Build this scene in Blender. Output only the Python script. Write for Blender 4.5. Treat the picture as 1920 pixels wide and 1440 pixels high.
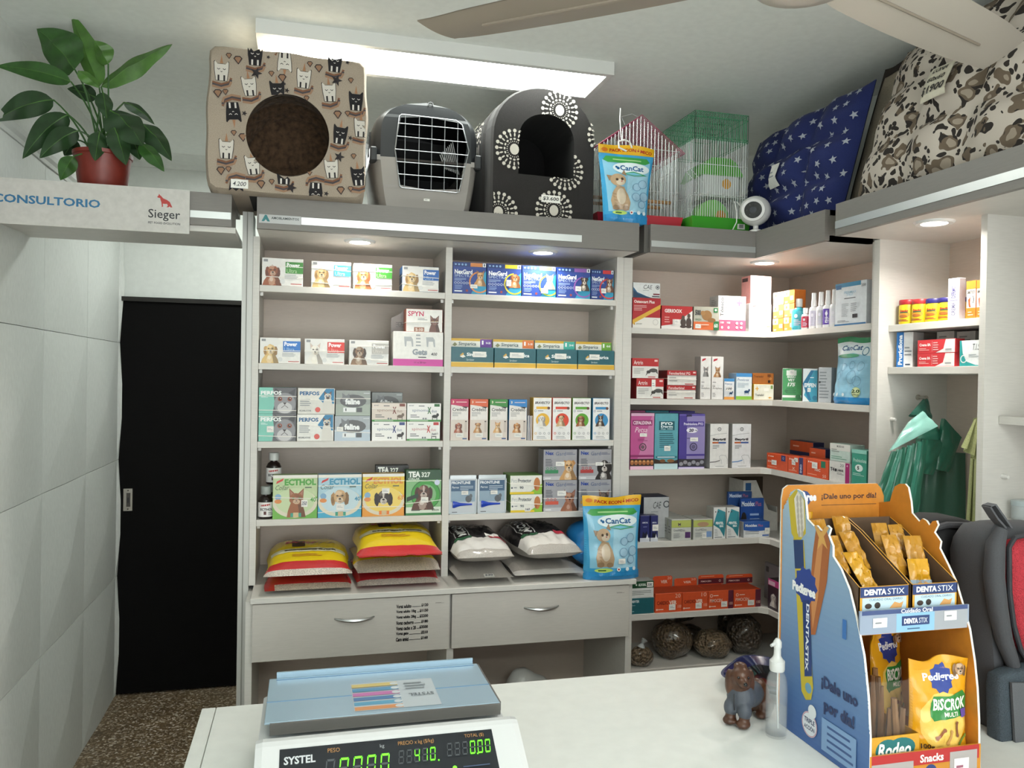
import bpy, bmesh, math, random
from mathutils import Vector, Matrix, noise
from mathutils.geometry import tessellate_polygon
R = math.radians
PI = math.pi
scene = bpy.context.scene
COL = scene.collection
for o in list(bpy.data.objects):
    bpy.data.objects.remove(o)

# ------------------------------------------------------------------ camera
F_PX = 1492.23
YAW, PITCH, ROLL = 0.254129, -0.0076615, 0.0163313
EYE = Vector((0, 0, 1.68))
_cy, _sy, _cp, _sp = math.cos(YAW), math.sin(YAW), math.cos(PITCH), math.sin(PITCH)
FWD = Vector((_sy*_cp, _cy*_cp, _sp))
_r = Vector((_cy, -_sy, 0))
_u = _r.cross(FWD)
RIGHT = math.cos(ROLL)*_r + math.sin(ROLL)*_u
UP = -math.sin(ROLL)*_r + math.cos(ROLL)*_u
cam = bpy.data.cameras.new('camera')
cam.sensor_width = 36
cam.lens = F_PX/1920*36
cam.clip_start = 0.02
cam_o = bpy.data.objects.new('camera', cam)
COL.objects.link(cam_o)
cam_o.matrix_world = Matrix(((RIGHT.x, UP.x, -FWD.x, EYE.x), (RIGHT.y, UP.y, -FWD.y, EYE.y), (RIGHT.z, UP.z, -FWD.z, EYE.z), (0, 0, 0, 1)))
scene.camera = cam_o

# ------------------------------------------------------------------ light and exposure
LED_PANEL = 17      # emission of the ceiling panel seen in the photograph
SHOP_FILL = 12        # unseen panels added behind the camera to fill the shelf fronts
PASSAGE_FILL = 48         # out-of-view panel added to brighten the passage tiles and ceiling
WINDOW_FILL = 3.5         # glow of the added window panes, fill for fronts and ceiling
DOWNLIGHT_W = 2.6
w = bpy.data.worlds.new('world')
scene.world = w
w.use_nodes = True
w.node_tree.nodes['Background'].inputs[0].default_value = (0.75, 0.8, 0.78, 1)
w.node_tree.nodes['Background'].inputs[1].default_value = 0.25
vs = scene.view_settings
vs.view_transform = 'Standard'
vs.look = 'None'
vs.gamma = 1
vs.use_curve_mapping = False
vs.exposure = 0.06

# ------------------------------------------------------------------ pixel helpers: a point of the photograph on a plane of the room
def ray(x, y):
    return FWD + (x-960)/F_PX*RIGHT - (y-720)/F_PX*UP
def aY(x, y, Y):
    d = ray(x, y); return EYE + d*(Y/d.y)
def aX(x, y, X):
    d = ray(x, y); return EYE + d*(X/d.x)
def aZ(x, y, Z):
    d = ray(x, y); return EYE + d*((Z-EYE.z)/d.z)

# ------------------------------------------------------------------ materials
def lin(h):
    h = h.lstrip('#')
    out = []
    for i in (0, 2, 4):
        c = int(h[i:i+2], 16)/255
        out.append(c/12.92 if c <= .04045 else ((c+.055)/1.055)**2.4)
    return tuple(out)+(1,)
_mats = {}
def mat(hexc, rough=.45, metal=0, kind='print', spec=.5, **kw):
    key = (hexc, rough, metal, kind, spec, tuple(sorted(kw.items())))
    if key in _mats: return _mats[key]
    m = bpy.data.materials.new('%s_%s' % (kind, hexc.lstrip('#')))
    m.use_nodes = True
    nt = m.node_tree; N = nt.nodes; L = nt.links
    b = N['Principled BSDF']
    c = lin(hexc)
    b.inputs['Base Color'].default_value = c
    b.inputs['Roughness'].default_value = rough
    b.inputs['Metallic'].default_value = metal
    b.inputs['Specular IOR Level'].default_value = spec
    def tex(scale, detail=3, sx=1, sy=1, sz=1, typ='ShaderNodeTexNoise'):
        tc = N.new('ShaderNodeTexCoord'); mp = N.new('ShaderNodeMapping')
        mp.inputs['Scale'].default_value = (sx, sy, sz)
        t = N.new(typ); t.inputs['Scale'].default_value = scale
        if typ == 'ShaderNodeTexNoise': t.inputs['Detail'].default_value = detail
        L.new(tc.outputs['Object'], mp.inputs[0]); L.new(mp.outputs[0], t.inputs['Vector'])
        return t
    def mixcol(t, c1, c2, lo=.3, hi=.7):
        rp = N.new('ShaderNodeValToRGB')
        rp.color_ramp.elements[0].position = lo; rp.color_ramp.elements[1].position = hi
        rp.color_ramp.elements[0].color = c1; rp.color_ramp.elements[1].color = c2
        L.new(t.outputs[0], rp.inputs[0]); L.new(rp.outputs[0], b.inputs['Base Color'])
        return rp
    def bump(t, s, d=.002):
        bp = N.new('ShaderNodeBump'); bp.inputs['Strength'].default_value = s; bp.inputs['Distance'].default_value = d
        L.new(t.outputs[0], bp.inputs['Height']); L.new(bp.outputs[0], b.inputs['Normal'])
    dk = lambda k: tuple(x*k for x in c[:3])+(1,)
    if kind == 'melamine':
        t = tex(60, 6, .4, .4, kw.get('stretch', 5)); mixcol(t, dk(kw.get('dark', .95)), dk(1.02)); bump(t, .05, .0006)
    elif kind == 'plaster':
        t = tex(35, 5); mixcol(t, dk(.96), dk(1.02)); bump(t, .25, .002)
    elif kind == 'tile':
        t = tex(120, 6, 1, 1, .35); mixcol(t, dk(.93), dk(1.03)); bump(t, .35, .0015)
    elif kind == 'fabric':
        t = tex(kw.get('scale', 500), 2); mixcol(t, dk(.8), dk(1.1)); bump(t, .4, .001)
        b.inputs['Sheen Weight'].default_value = kw.get('sheen', .03)
    elif kind == 'plush':
        t = tex(60, 8); mixcol(t, dk(.45), dk(1.35)); bump(t, 1, .006)
        b.inputs['Sheen Weight'].default_value = .1
    elif kind == 'film':
        t = tex(kw.get('scale', 28), 5); bump(t, kw.get('crinkle', .5), .006)
        b.inputs['Coat Weight'].default_value = .3; b.inputs['Coat Roughness'].default_value = .12
    elif kind == 'gravel':
        t = tex(kw.get('scale', 260), 2, typ='ShaderNodeTexVoronoi'); mixcol(t, dk(kw.get('dark', .55)), dk(1.1), .1, .6); bump(t, .6, .003)
        b.inputs['Coat Weight'].default_value = kw.get('coat', .5); b.inputs['Coat Roughness'].default_value = .15
    elif kind == 'leaf':
        t = tex(30, 4); mixcol(t, dk(.7), dk(1.25)); bump(t, .3, .002)
    elif kind == 'clear':
        b.inputs['Transmission Weight'].default_value = kw.get('tr', 1); b.inputs['IOR'].default_value = kw.get('ior', 1.3)
    elif kind == 'sheer':
        b.inputs['Alpha'].default_value = kw.get('alpha', .3)
    elif kind == 'kibble':
        t = tex(kw.get('scale', 95), 2, typ='ShaderNodeTexVoronoi'); mixcol(t, dk(.25), dk(1.25), .1, .6)
        t2 = tex(46, 4); mxx = N.new('ShaderNodeMath'); mxx.operation = 'ADD'; L.new(t.outputs[0], mxx.inputs[0]); L.new(t2.outputs[0], mxx.inputs[1]); bump(mxx, 1, .012)
        b.inputs['Coat Weight'].default_value = 1; b.inputs['Coat Roughness'].default_value = .06
    elif kind == 'emit':
        b.inputs['Emission Color'].default_value = c; b.inputs['Emission Strength'].default_value = kw['e']
    elif kind == 'mesh':
        t = tex(kw.get('scale', 300), 1, typ='ShaderNodeTexVoronoi'); mixcol(t, dk(.45), dk(1.1), .1, .45); bump(t, .7, .002)
    elif kind == 'steel':
        t = tex(40, 4, 1, 30, 30); bump(t, .08, .0006)
    elif kind == 'card':
        t = tex(60, 4); mixcol(t, dk(.92), dk(1.04)); bump(t, .1, .0008)
    _mats[key] = m
    return m
def mel(h, **k): return mat(h, .42, kind='melamine', spec=.35, **k)
WHITE = mel('#d3d0ca')
BACKP = mel('#cfc1b5')
GREY = mel('#807c78')
STEEL = mat('#b9bcbd', .28, 1, 'steel')
ALU = mat('#cfd2d2', .35, .85, 'steel')
TAG = mat('#eceae4', .6, kind='card')
INK = mat('#1c1c20', .6)

# ------------------------------------------------------------------ mesh builder
class MB:
    def __init__(s): s.v = []; s.f = []; s.m = []; s.mats = []
    def mi(s, m):
        if m not in s.mats: s.mats.append(m)
        return s.mats.index(m)
    def add(s, vs, fs, m):
        b = len(s.v); s.v += [tuple(p) for p in vs]; i = s.mi(m)
        for f in fs: s.f.append(tuple(b+k for k in f)); s.m.append(i)
        return s
    def box(s, x0, y0, z0, x1, y1, z1, m):
        v = [(x, y, z) for z in (z0, z1) for y in (y0, y1) for x in (x0, x1)]
        return s.add(v, [(0, 2, 3, 1), (4, 5, 7, 6), (0, 1, 5, 4), (2, 6, 7, 3), (0, 4, 6, 2), (1, 3, 7, 5)], m)
    def cbox(s, x0, y0, z0, x1, y1, z1, m, c=.002, front=None, top=None):
        # a box with chamfered edges
        bm = bmesh.new()
        bmesh.ops.create_cube(bm, size=1)
        for v in bm.verts:
            v.co = Vector((x0 if v.co.x < 0 else x1, y0 if v.co.y < 0 else y1, z0 if v.co.z < 0 else z1))
        bmesh.ops.bevel(bm, geom=list(bm.edges), offset=min(c, abs(x1-x0)/3, abs(y1-y0)/3, abs(z1-z0)/3), segments=1, affect='EDGES')
        bm.normal_update()
        b = len(s.v); s.v += [tuple(v.co) for v in bm.verts]; bm.verts.index_update()
        for f in bm.faces:
            mm = m
            if front and f.normal.y < -.9: mm = front
            if top and f.normal.z > .9: mm = top
            s.f.append(tuple(b+v.index for v in f.verts)); s.m.append(s.mi(mm))
        bm.free(); return s
    def prism(s, pts, y0, y1, m, mf=None, mb=None, T=None):
        # polygon in (x, z) extruded along y
        T = T or (lambda x, y, z: (x, y, z))
        n = len(pts)
        v = [T(x, y0, z) for x, z in pts]+[T(x, y1, z) for x, z in pts]
        s.add(v, [tuple(range(n))], mf or m)
        s.add(v, [tuple(range(2*n-1, n-1, -1))], mb or m)
        s.add(v, [(i, n+i, n+(i+1) % n, (i+1) % n) for i in range(n)], m)
        return s
    def tube(s, pts, r, m, n=6, closed=False, cap=True):
        pts = [Vector(p) for p in pts]; k = len(pts); rs = r if isinstance(r, (list, tuple)) else [r]*k
        vs = []; prev = None
        for i, p in enumerate(pts):
            a = pts[(i-1) % k] if (closed or i > 0) else p
            b = pts[(i+1) % k] if (closed or i < k-1) else p
            t = (b-a)
            t = t.normalized() if t.length > 1e-9 else Vector((0, 0, 1))
            if prev is None:
                q = Vector((0, 0, 1)) if abs(t.z) < .9 else Vector((1, 0, 0)); nrm = t.cross(q).normalized()
            else:
                nrm = (prev-t*prev.dot(t)); nrm = nrm.normalized() if nrm.length > 1e-6 else t.orthogonal().normalized()
            prev = nrm; bn = t.cross(nrm)
            for j in range(n):
                a2 = 2*PI*j/n; vs.append(p+(nrm*math.cos(a2)+bn*math.sin(a2))*rs[i])
        fs = []
        for i in range(k if closed else k-1):
            for j in range(n):
                fs.append((i*n+j, i*n+(j+1) % n, ((i+1) % k)*n+(j+1) % n, ((i+1) % k)*n+j))
        if cap and not closed: fs += [tuple(range(n-1, -1, -1)), tuple(range((k-1)*n, k*n))]
        return s.add(vs, fs, m)
    def bar(s, a, b, r, m, n=5): return s.tube([a, b], r, m, n)
    def lathe(s, prof, m, n=24, c=(0, 0, 0), sx=1, sy=1, cap=True):
        vs = []; k = len(prof)
        for r, z in prof:
            for j in range(n):
                a = 2*PI*j/n; vs.append((c[0]+r*sx*math.cos(a), c[1]+r*sy*math.sin(a), c[2]+z))
        fs = [(i*n+j, i*n+(j+1) % n, (i+1)*n+(j+1) % n, (i+1)*n+j) for i in range(k-1) for j in range(n)]
        if cap and prof[0][0] > 1e-6: fs.append(tuple(range(n-1, -1, -1)))
        if cap and prof[-1][0] > 1e-6: fs.append(tuple(range((k-1)*n, k*n)))
        return s.add(vs, fs, m)
    def ball(s, c, r, m, n=14, k=8, rot=None):
        rx, ry, rz = r if isinstance(r, (tuple, list)) else (r, r, r)
        vs = []
        for i in range(k+1):
            t = PI*i/k
            for j in range(n):
                a = 2*PI*j/n
                p = Vector((rx*math.sin(t)*math.cos(a), ry*math.sin(t)*math.sin(a), -rz*math.cos(t)))
                if rot: p = rot @ p
                vs.append(Vector(c)+p)
        return s.add(vs, [(i*n+j, i*n+(j+1) % n, (i+1)*n+(j+1) % n, (i+1)*n+j) for i in range(k) for j in range(n)], m)
    def grid(s, fn, nu, nv, m, flip=False, pick=None):
        vs = [fn(i/nu, j/nv) for j in range(nv+1) for i in range(nu+1)]
        b = len(s.v); s.v += [tuple(p) for p in vs]
        for j in range(nv):
            for i in range(nu):
                a = j*(nu+1)+i
                f = (a, a+1, a+nu+2, a+nu+1)
                if flip: f = f[::-1]
                mm = pick((i+.5)/nu, (j+.5)/nv) if pick else m
                s.f.append(tuple(b+q for q in f)); s.m.append(s.mi(mm))
        return s
    def mesh(s, name):
        me = bpy.data.meshes.new(name)
        me.from_pydata(s.v, [], s.f)
        for m in s.mats: me.materials.append(m)
        me.polygons.foreach_set('material_index', s.m)
        return me
    def build(s, name, parent=None, smooth=False, loc=(0, 0, 0), rz=0, weld=False, angle=40):
        me = s.mesh(name)
        if weld:
            bm = bmesh.new(); bm.from_mesh(me); bmesh.ops.remove_doubles(bm, verts=bm.verts, dist=1e-5)
            bmesh.ops.recalc_face_normals(bm, faces=bm.faces); bm.to_mesh(me); bm.free()
        if smooth:
            me.polygons.foreach_set('use_smooth', [True]*len(me.polygons)); me.set_sharp_from_angle(angle=R(angle))
        me.update()
        o = bpy.data.objects.new(name, me); COL.objects.link(o)
        o.location = loc; o.rotation_euler = (0, 0, rz)
        if parent: o.parent = parent
        return o
def tag(o, label, cat=None, group=None, kind=None):
    if label: o['label'] = label
    if cat: o['category'] = cat
    if group: o['group'] = group
    if kind: o['kind'] = kind
    return o
def empty(name, loc=(0, 0, 0), rz=0, label=None, cat=None, group=None):
    o = bpy.data.objects.new(name, None); o.empty_display_size = .05; COL.objects.link(o)
    o.location = loc; o.rotation_euler = (0, 0, rz)
    return tag(o, label, cat, group)
def struct(name, mb, parent=None, **k):
    o = mb.build(name, parent, **k)
    if not parent: o['kind'] = 'structure'
    return o
def remesh_blob(mb, name, voxel, parent=None, smooth_it=4, m=None):
    # one continuous skin over overlapping ellipsoids
    me = mb.mesh('tmp'); o = bpy.data.objects.new('tmp', me); COL.objects.link(o)
    r = o.modifiers.new('r', 'REMESH'); r.mode = 'VOXEL'; r.voxel_size = voxel; r.use_smooth_shade = True
    sm = o.modifiers.new('s', 'SMOOTH'); sm.iterations = smooth_it; sm.factor = .5
    dg = bpy.context.evaluated_depsgraph_get()
    me2 = bpy.data.meshes.new_from_object(o.evaluated_get(dg)); me2.name = name
    bpy.data.objects.remove(o)
    me2.materials.clear()
    if m: me2.materials.append(m)
    ob = bpy.data.objects.new(name, me2); COL.objects.link(ob)
    if parent: ob.parent = parent
    return ob

# ------------------------------------------------------------------ flat print: shapes and lettering in face coordinates (0..1, 0..1)
_txt = {}
def text_mesh(s, bold):
    k = (s, bold)
    if k not in _txt:
        c = bpy.data.curves.new('lettering', 'FONT'); c.body = s; c.size = 1; c.resolution_u = 2
        c.offset = bold; c.fill_mode = 'BOTH'
        o = bpy.data.objects.new('lettering', c)
        me = o.to_mesh()
        v = [(p.co.x, p.co.y) for p in me.vertices]; f = [tuple(q.vertices) for q in me.polygons]
        o.to_mesh_clear(); bpy.data.objects.remove(o); bpy.data.curves.remove(c)
        if not v: v = [(0, 0), (1, 0), (1, 1)]; f = []
        xs = [p[0] for p in v]; ys = [p[1] for p in v]
        x0, x1, y0, y1 = min(xs), max(xs), min(ys), max(ys)
        _txt[k] = ([((x-x0)/max(1e-6, x1-x0), (y-y0)/max(1e-6, y1-y0)) for x, y in v], f, (x1-x0)/max(1e-6, y1-y0))
    return _txt[k]
class Art:
    def __init__(s, w, h): s.w = w; s.h = h; s.L = []; s.k = h/w
    def poly(s, pts, c): s.L.append((list(pts), [tuple(range(len(pts)))], c)); return s
    def rect(s, u0, v0, u1, v1, c): return s.poly([(u0, v0), (u1, v0), (u1, v1), (u0, v1)], c)
    def ell(s, u, v, ru, rv, c, n=16, a=0):
        ca, sa = math.cos(a), math.sin(a); k = s.k
        pts = []
        for i in range(n):
            x, y = ru*math.cos(2*PI*i/n), rv*math.sin(2*PI*i/n)
            pts.append((u+(x*ca-y*sa), v+(x*sa+y*ca)))
        return s.poly(pts, c)
    def circ(s, u, v, r, c, n=16): return s.ell(u, v, r*s.k, r, c, n)
    def ring(s, u, v, r0, r1, c, n=24, a0=0, a1=2*PI):
        out = []; fs = []
        for i in range(n+1):
            a = a0+(a1-a0)*i/n
            for r in (r0, r1): out.append((u+r*s.k*math.cos(a), v+r*math.sin(a)))
        for i in range(n): fs.append((2*i, 2*i+1, 2*i+3, 2*i+2))
        s.L.append((out, fs, c)); return s
    def text(s, t, u0, v0, u1, v1, c, bold=.0, shear=0, fit=True, rot=0):
        v, f, asp = text_mesh(t, bold)
        if rot == 90:      # reads upwards
            pts = [(u1-(u1-u0)*y, v0+(v1-v0)*x) for x, y in v]
        elif rot == -90:   # reads downwards
            pts = [(u0+(u1-u0)*y, v1-(v1-v0)*x) for x, y in v]
        else:
            pts = [(u0+(u1-u0)*x+shear*(y-.5)*(v1-v0)*s.k, v0+(v1-v0)*y) for x, y in v]
        s.L.append((pts, f, c)); return s
    def lines(s, u0, v0, u1, v1, n, c, seed=1, fill=.4):
        # rows of print too small to read
        rnd = random.Random(seed)
        for i in range(n):
            y = v1-(i+.5)*(v1-v0)/n; t = (v1-v0)/n*fill/2
            s.rect(u0, y-t, u0+(u1-u0)*rnd.uniform(.6, 1), y+t, c)
        return s
    def curve(s, pts, wd, c):
        # a line of width wd (in v units)
        out = []; k = s.k
        for i, p in enumerate(pts):
            a = pts[max(0, i-1)]; b = pts[min(len(pts)-1, i+1)]
            dx, dy = (b[0]-a[0])/k, b[1]-a[1]; l = math.hypot(dx, dy) or 1
            nx, ny = -dy/l*wd/2*k, dx/l*wd/2
            out += [(p[0]+nx, p[1]+ny), (p[0]-nx, p[1]-ny)]
        s.L.append((out, [(2*i, 2*i+1, 2*i+3, 2*i+2) for i in range(len(pts)-1)], c)); return s
    def shape(s, pts, u, v, sc, c, a=0, flip=1):
        ca, sa = math.cos(a), math.sin(a)
        return s.poly([(u+(x*flip*ca-y*sa)*sc*s.k, v+(x*flip*sa+y*ca)*sc) for x, y in pts], c)
    @staticmethod
    def clip(poly):
        # keep print inside the face
        for ax, lim, sg in ((0, 0, 1), (0, 1, -1), (1, 0, 1), (1, 1, -1)):
            out = []
            for i, p in enumerate(poly):
                q = poly[i-1]; a = (p[ax]-lim)*sg; b = (q[ax]-lim)*sg
                if (a >= 0) != (b >= 0):
                    t = b/(b-a); out.append((q[0]+(p[0]-q[0])*t, q[1]+(p[1]-q[1])*t))
                if a >= 0: out.append(p)
            poly = out
            if len(poly) < 3: return []
        return poly
    def put(s, mb, fn, sub=None, step=.00012, base=.0002, rough=.4, keep=None, thick=.0022):
        step = min(step, thick/max(1, len(s.L)))
        # fn(u, v, offset) -> point;  sub = longest edge in face units when the surface is curved
        for i, (pts, fs, c) in enumerate(s.L):
            m = c if not isinstance(c, str) else mat(c, rough)
            off = base+step*i
            if any(not (-1e-6 <= u <= 1+1e-6 and -1e-6 <= v <= 1+1e-6) for u, v in pts):
                np_, nf = [], []
                for f in fs:
                    pl = s.clip([pts[q] for q in f])
                    if pl: nf.append(tuple(range(len(np_), len(np_)+len(pl)))); np_ += pl
                pts, fs = np_, nf
                if not fs: continue
            if sub is None:
                mb.add([fn(u, v, off) for u, v in pts], fs, m); continue
            tris = []
            for f in fs:
                if len(f) == 3: tris.append([pts[q] for q in f])
                else:
                    pp = [Vector((pts[q][0], pts[q][1], 0)) for q in f]
                    for t in tessellate_polygon([pp]):
                        a, b, cc = (pts[f[q]] for q in t)
                        if (b[0]-a[0])*(cc[1]-a[1])-(b[1]-a[1])*(cc[0]-a[0]) < 0: b, cc = cc, b
                        tris.append([a, b, cc])
            out = []; guard = 0
            while tris and guard < 20000:
                guard += 1
                t = tris.pop(); best = 0; bi = -1
                for e in range(3):
                    p, q = t[e], t[(e+1) % 3]; l = math.hypot(p[0]-q[0], (p[1]-q[1]))
                    if l > best: best = l; bi = e
                if best > sub:
                    p, q, o = t[bi], t[(bi+1) % 3], t[(bi+2) % 3]; md = ((p[0]+q[0])/2, (p[1]+q[1])/2)
                    tris += [[p, md, o], [md, q, o]]
                elif keep is None or keep(sum(p[0] for p in t)/3, sum(p[1] for p in t)/3): out.append(t)
            vs = []; ff = []
            for t in out:
                ff.append((len(vs), len(vs)+1, len(vs)+2)); vs += [fn(u, v, off) for u, v in t]
            mb.add(vs, ff, m)
        return mb

# ================================================================== the room
CEIL = 2.80
WL, WR, WB, WF = -0.935, 2.13, 4.53, -2.4
plaster = mat('#e2e5e1', .85, kind='plaster', spec=.2)
ceilmat = mat('#ecefeb', .9, kind='plaster', spec=.15)
def terrazzo():
    m = bpy.data.materials.new('terrazzo'); m.use_nodes = True
    nt = m.node_tree; N = nt.nodes; L = nt.links; b = N['Principled BSDF']
    tc = N.new('ShaderNodeTexCoord')
    v = N.new('ShaderNodeTexVoronoi'); v.inputs['Scale'].default_value = 115; v.inputs['Randomness'].default_value = 1
    L.new(tc.outputs['Object'], v.inputs['Vector'])
    r = N.new('ShaderNodeValToRGB'); e = r.color_ramp.elements
    e[0].position = .0; e[0].color = lin('#6d5a45'); e[1].position = 1; e[1].color = lin('#8d7860')
    for p, c in ((.45, '#7a6549'), (.72, '#a08c70'), (.86, '#c3b49c'), (.93, '#e6dccb')):
        q = e.new(p); q.color = lin(c)
    sp = N.new('ShaderNodeSeparateColor'); L.new(v.outputs['Color'], sp.inputs[0]); L.new(sp.outputs[0], r.inputs[0])
    n = N.new('ShaderNodeTexNoise'); n.inputs['Scale'].default_value = 7; L.new(tc.outputs['Object'], n.inputs['Vector'])
    mx = N.new('ShaderNodeMix'); mx.data_type = 'RGBA'; mx.blend_type = 'MULTIPLY'; mx.inputs[0].default_value = .6
    L.new(r.outputs[0], mx.inputs[6]); L.new(n.outputs[0], mx.inputs[7]); L.new(mx.outputs[2], b.inputs['Base Color'])
    b.inputs['Roughness'].default_value = .45
    return m
struct('floor', MB().box(WL-.1, 1.0, -.06, WR+.1, WB+.1, 0, terrazzo()))
struct('floor_bounce', MB().box(WL-.1, WF-.1, -.06, WR+.1, 1.0, 0, mat('#f0eee8', .35, kind='tile')))  # unseen floor, made pale to bounce light up to the ceiling
struct('ceiling', MB().box(WL-.1, WF-.1, CEIL, WR+.1, WB+.1, CEIL+.06, ceilmat))
wall_left = struct('wall_left', MB().box(WL-.1, WF, 0, WL-.016, WB, CEIL, plaster))
struct('wall_back', MB().box(WL-.1, WB, 0, WR+.1, WB+.1, CEIL, plaster))
struct('wall_right', MB().box(WR, WF, 0, WR+.1, WB, CEIL, plaster))
struct('wall_front', MB().box(WL-.1, WF-.1, 0, WR+.1, WF, CEIL, plaster))
# glowing window added out of view behind the camera as fill light
wn = struct('fill_window', MB().box(WL+.25, WF, .35, WR-.25, WF+.03, 2.45, mat('#8d9090', .4)))
pw = (WR-WL-.62)/3
for i in range(3):
    x0 = WL+.29+i*(pw+.02)
    MB().box(x0, WF+.03, .39, x0+pw, WF+.036, 2.41, mat('#fbfdff', .1, kind='emit', e=WINDOW_FILL)).build('pane', wn)
# relief tiles on the left wall
tilem = mat('#d9dcd8', .55, kind='tile', spec=.4)
def tile_mesh(wd, ht):
    mb = MB(); g = .0012; x0, x1, z0, z1 = g, wd-g, g, ht-g; cx, cz = wd/2, ht/2; e = .004
    pr = [(x0, z0, e), (cx, z0, .008), (x1, z0, e), (x0, cz, e), (cx, cz, .026), (x1, cz, e), (x0, z1, e), (cx, z1, .008), (x1, z1, e)]
    v = [(p, z, q) for p, z, q in pr]
    vv = [(q, -y, z) for y, z, q in v]+[(-.012, -y, z) for y, z, q in v]
    top = [(0, 1, 4), (0, 4, 3), (1, 2, 4), (2, 5, 4), (3, 4, 6), (4, 7, 6), (4, 5, 8), (4, 8, 7)]
    rim = [0, 1, 2, 5, 8, 7, 6, 3]
    mb.add(vv, top+[(rim[(i+1) % 8], rim[i], rim[i]+9, rim[(i+1) % 8]+9) for i in range(8)], tilem)
    return mb
tm = {}
for r_, (z0, z1) in enumerate(((0.0, .623), (.623, 1.226), (1.226, 1.828), (1.828, 2.43))):
    for y1 in (4.53, 4.46, 3.86, 3.26, 2.66, 2.06, 1.46):
        wd = .07 if y1 == 4.53 else .6
        k = (round(wd, 2), round(z1-z0, 3))
        if k not in tm: tm[k] = tile_mesh(wd, z1-z0).mesh('tile')
        o = bpy.data.objects.new('tile', tm[k]); COL.objects.link(o); o.location = (WL, y1, z0); o.parent = wall_left
def mould(pts, p0, axis, ln, name):
    mb = MB()
    if axis == 'y': mb.prism(pts, 0, ln, plaster, T=lambda x, y, z: (p0[0]+x, p0[1]+y, p0[2]+z))
    else: mb.prism(pts, 0, ln, plaster, T=lambda x, y, z: (p0[0]+y, p0[1]-x, p0[2]+z))
    return struct(name, mb, smooth=False, weld=True)
mould([(-.016, 0), (.012, 0), (.016, .012), (.028, .02), (.032, .034), (.018, .05), (.012, .075), (-.016, .075)], (WL, WF, 2.43), 'y', WB-WF, 'trim_1')
mould([(0, 0), (.012, 0), (.03, .018), (.09, .03), (.14, .036), (.15, .048), (0, .048)], (WL, WB, CEIL-.048), 'x', WR-WL, 'trim_2')
# black sliding door in the back wall
blackm = mat('#0c0b0b', .75, kind='melamine', dark=.6, spec=.12)
d = struct('door_1', MB().cbox(WL+.004, WB-.045, .008, -.02, WB-.002, 2.045, blackm, .003))
MB().box(WL+.004, WB-.055, 2.045, .1, WB-.001, 2.068, mat('#17140f', .6)).build('top_rail', d)
hp = MB(); a = aY(240, 937, WB-.045)
hp.cbox(a.x-.022, WB-.049, a.z-.058, a.x+.022, WB-.045, a.z+.058, mat('#a9a49b', .35, .8), .002)
hp.box(a.x-.007, WB-.0505, a.z-.036, a.x+.012, WB-.049, a.z+.036, mat('#4c4844', .4, .6))
hp.box(a.x-.003, WB-.0515, a.z-.016, a.x+.006, WB-.0505, a.z+.012, INK)
for s in (-1, 1): hp.ball((a.x, WB-.049, a.z+s*.048), .004, mat('#5c5852', .4, .8), 8, 4)
hp.build('pull_handle', d)['label'] = 'flush steel pull handle'

# ================================================================== passage beam with its banner
bm_ = empty('passage_bulkhead', (0, 2.7, 2.15), 0, 'grey boxed beam spanning the passage above the black door', 'beam')
def child(mb, name, parent, **k):
    o = mb.build(name, parent, **k); o.matrix_parent_inverse = Matrix.Translation(parent.location).inverted() if not parent.rotation_euler.z else parent.matrix_world.inverted()
    return o
child(MB().box(WL+.002, 2.70, 2.15, -.236, 2.718, 2.254, GREY), 'front_board', bm_)
child(MB().box(WL+.002, 2.718, 2.236, -.236, 3.04, 2.254, GREY), 'top_board', bm_)
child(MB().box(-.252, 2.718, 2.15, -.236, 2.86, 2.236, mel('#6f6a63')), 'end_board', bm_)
child(MB().box(WL+.002, 2.718, 2.132, -.225, 3.04, 2.15, WHITE), 'bottom_board', bm_)
child(MB().box(-.36, 2.6975, 2.172, -.238, 2.70, 2.194, ALU), 'label_rail', bm_)
# banner
p0 = aY(-40, 338, 2.692); p1 = aY(355, 440, 2.692)
bx0, bx1, bz0, bz1 = WL+.004, p1.x, 2.117, 2.2545
sg = MB(); sg.box(bx0, 2.690, bz0, bx1, 2.6945, bz1, mat('#c6c3be', .35, kind='card', spec=.5))
A = Art(bx1-bx0, bz1-bz0)
def U(px, py):      # pixel on the banner to face units
    q = aY(px, py, 2.69); return ((q.x-bx0)/(bx1-bx0), (q.z-bz0)/(bz1-bz0))
ua, va = U(-14, 390); ub, vb = U(188, 385)
A.text('CONSULTORIO', ua, .46, ub, .46+.185, '#2f6d97', .028)
ua = U(278, 400)[0]; ub = U(338, 400)[0]
A.text('Sieger', ua, .26, ub, .52, '#232329', .008)
A.text('PET FOOD EVOLUTION', ua, .185, ub, .235, '#333338', .02)
dogp = [(-.62, .42), (-.5, .55), (-.47, .72), (-.38, .58), (-.25, .48), (-.1, .3), (.25, .16), (.5, -.02), (.6, -.25), (.72, -.5), (.55, -.52), (.5, -.42), (.38, -.52), (.2, -.52), (.32, -.38), (.25, -.2), (.05, -.22), (-.12, -.2), (-.1, -.5), (-.25, -.52), (-.2, -.45), (-.25, -.1), (-.32, .1), (-.36, .3), (-.58, .34)]
A.shape(dogp, U(308, 378)[0], U(308, 378)[1], .24, '#b23a35')
A.put(sg, lambda u, v, o: (bx0+u*(bx1-bx0), 2.690-o, bz0+v*(bz1-bz0)))
tag(sg.build('banner_sign'), 'pale banner lettered in blue and black with a red dog silhouette, fixed to the beam', 'sign')
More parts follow.
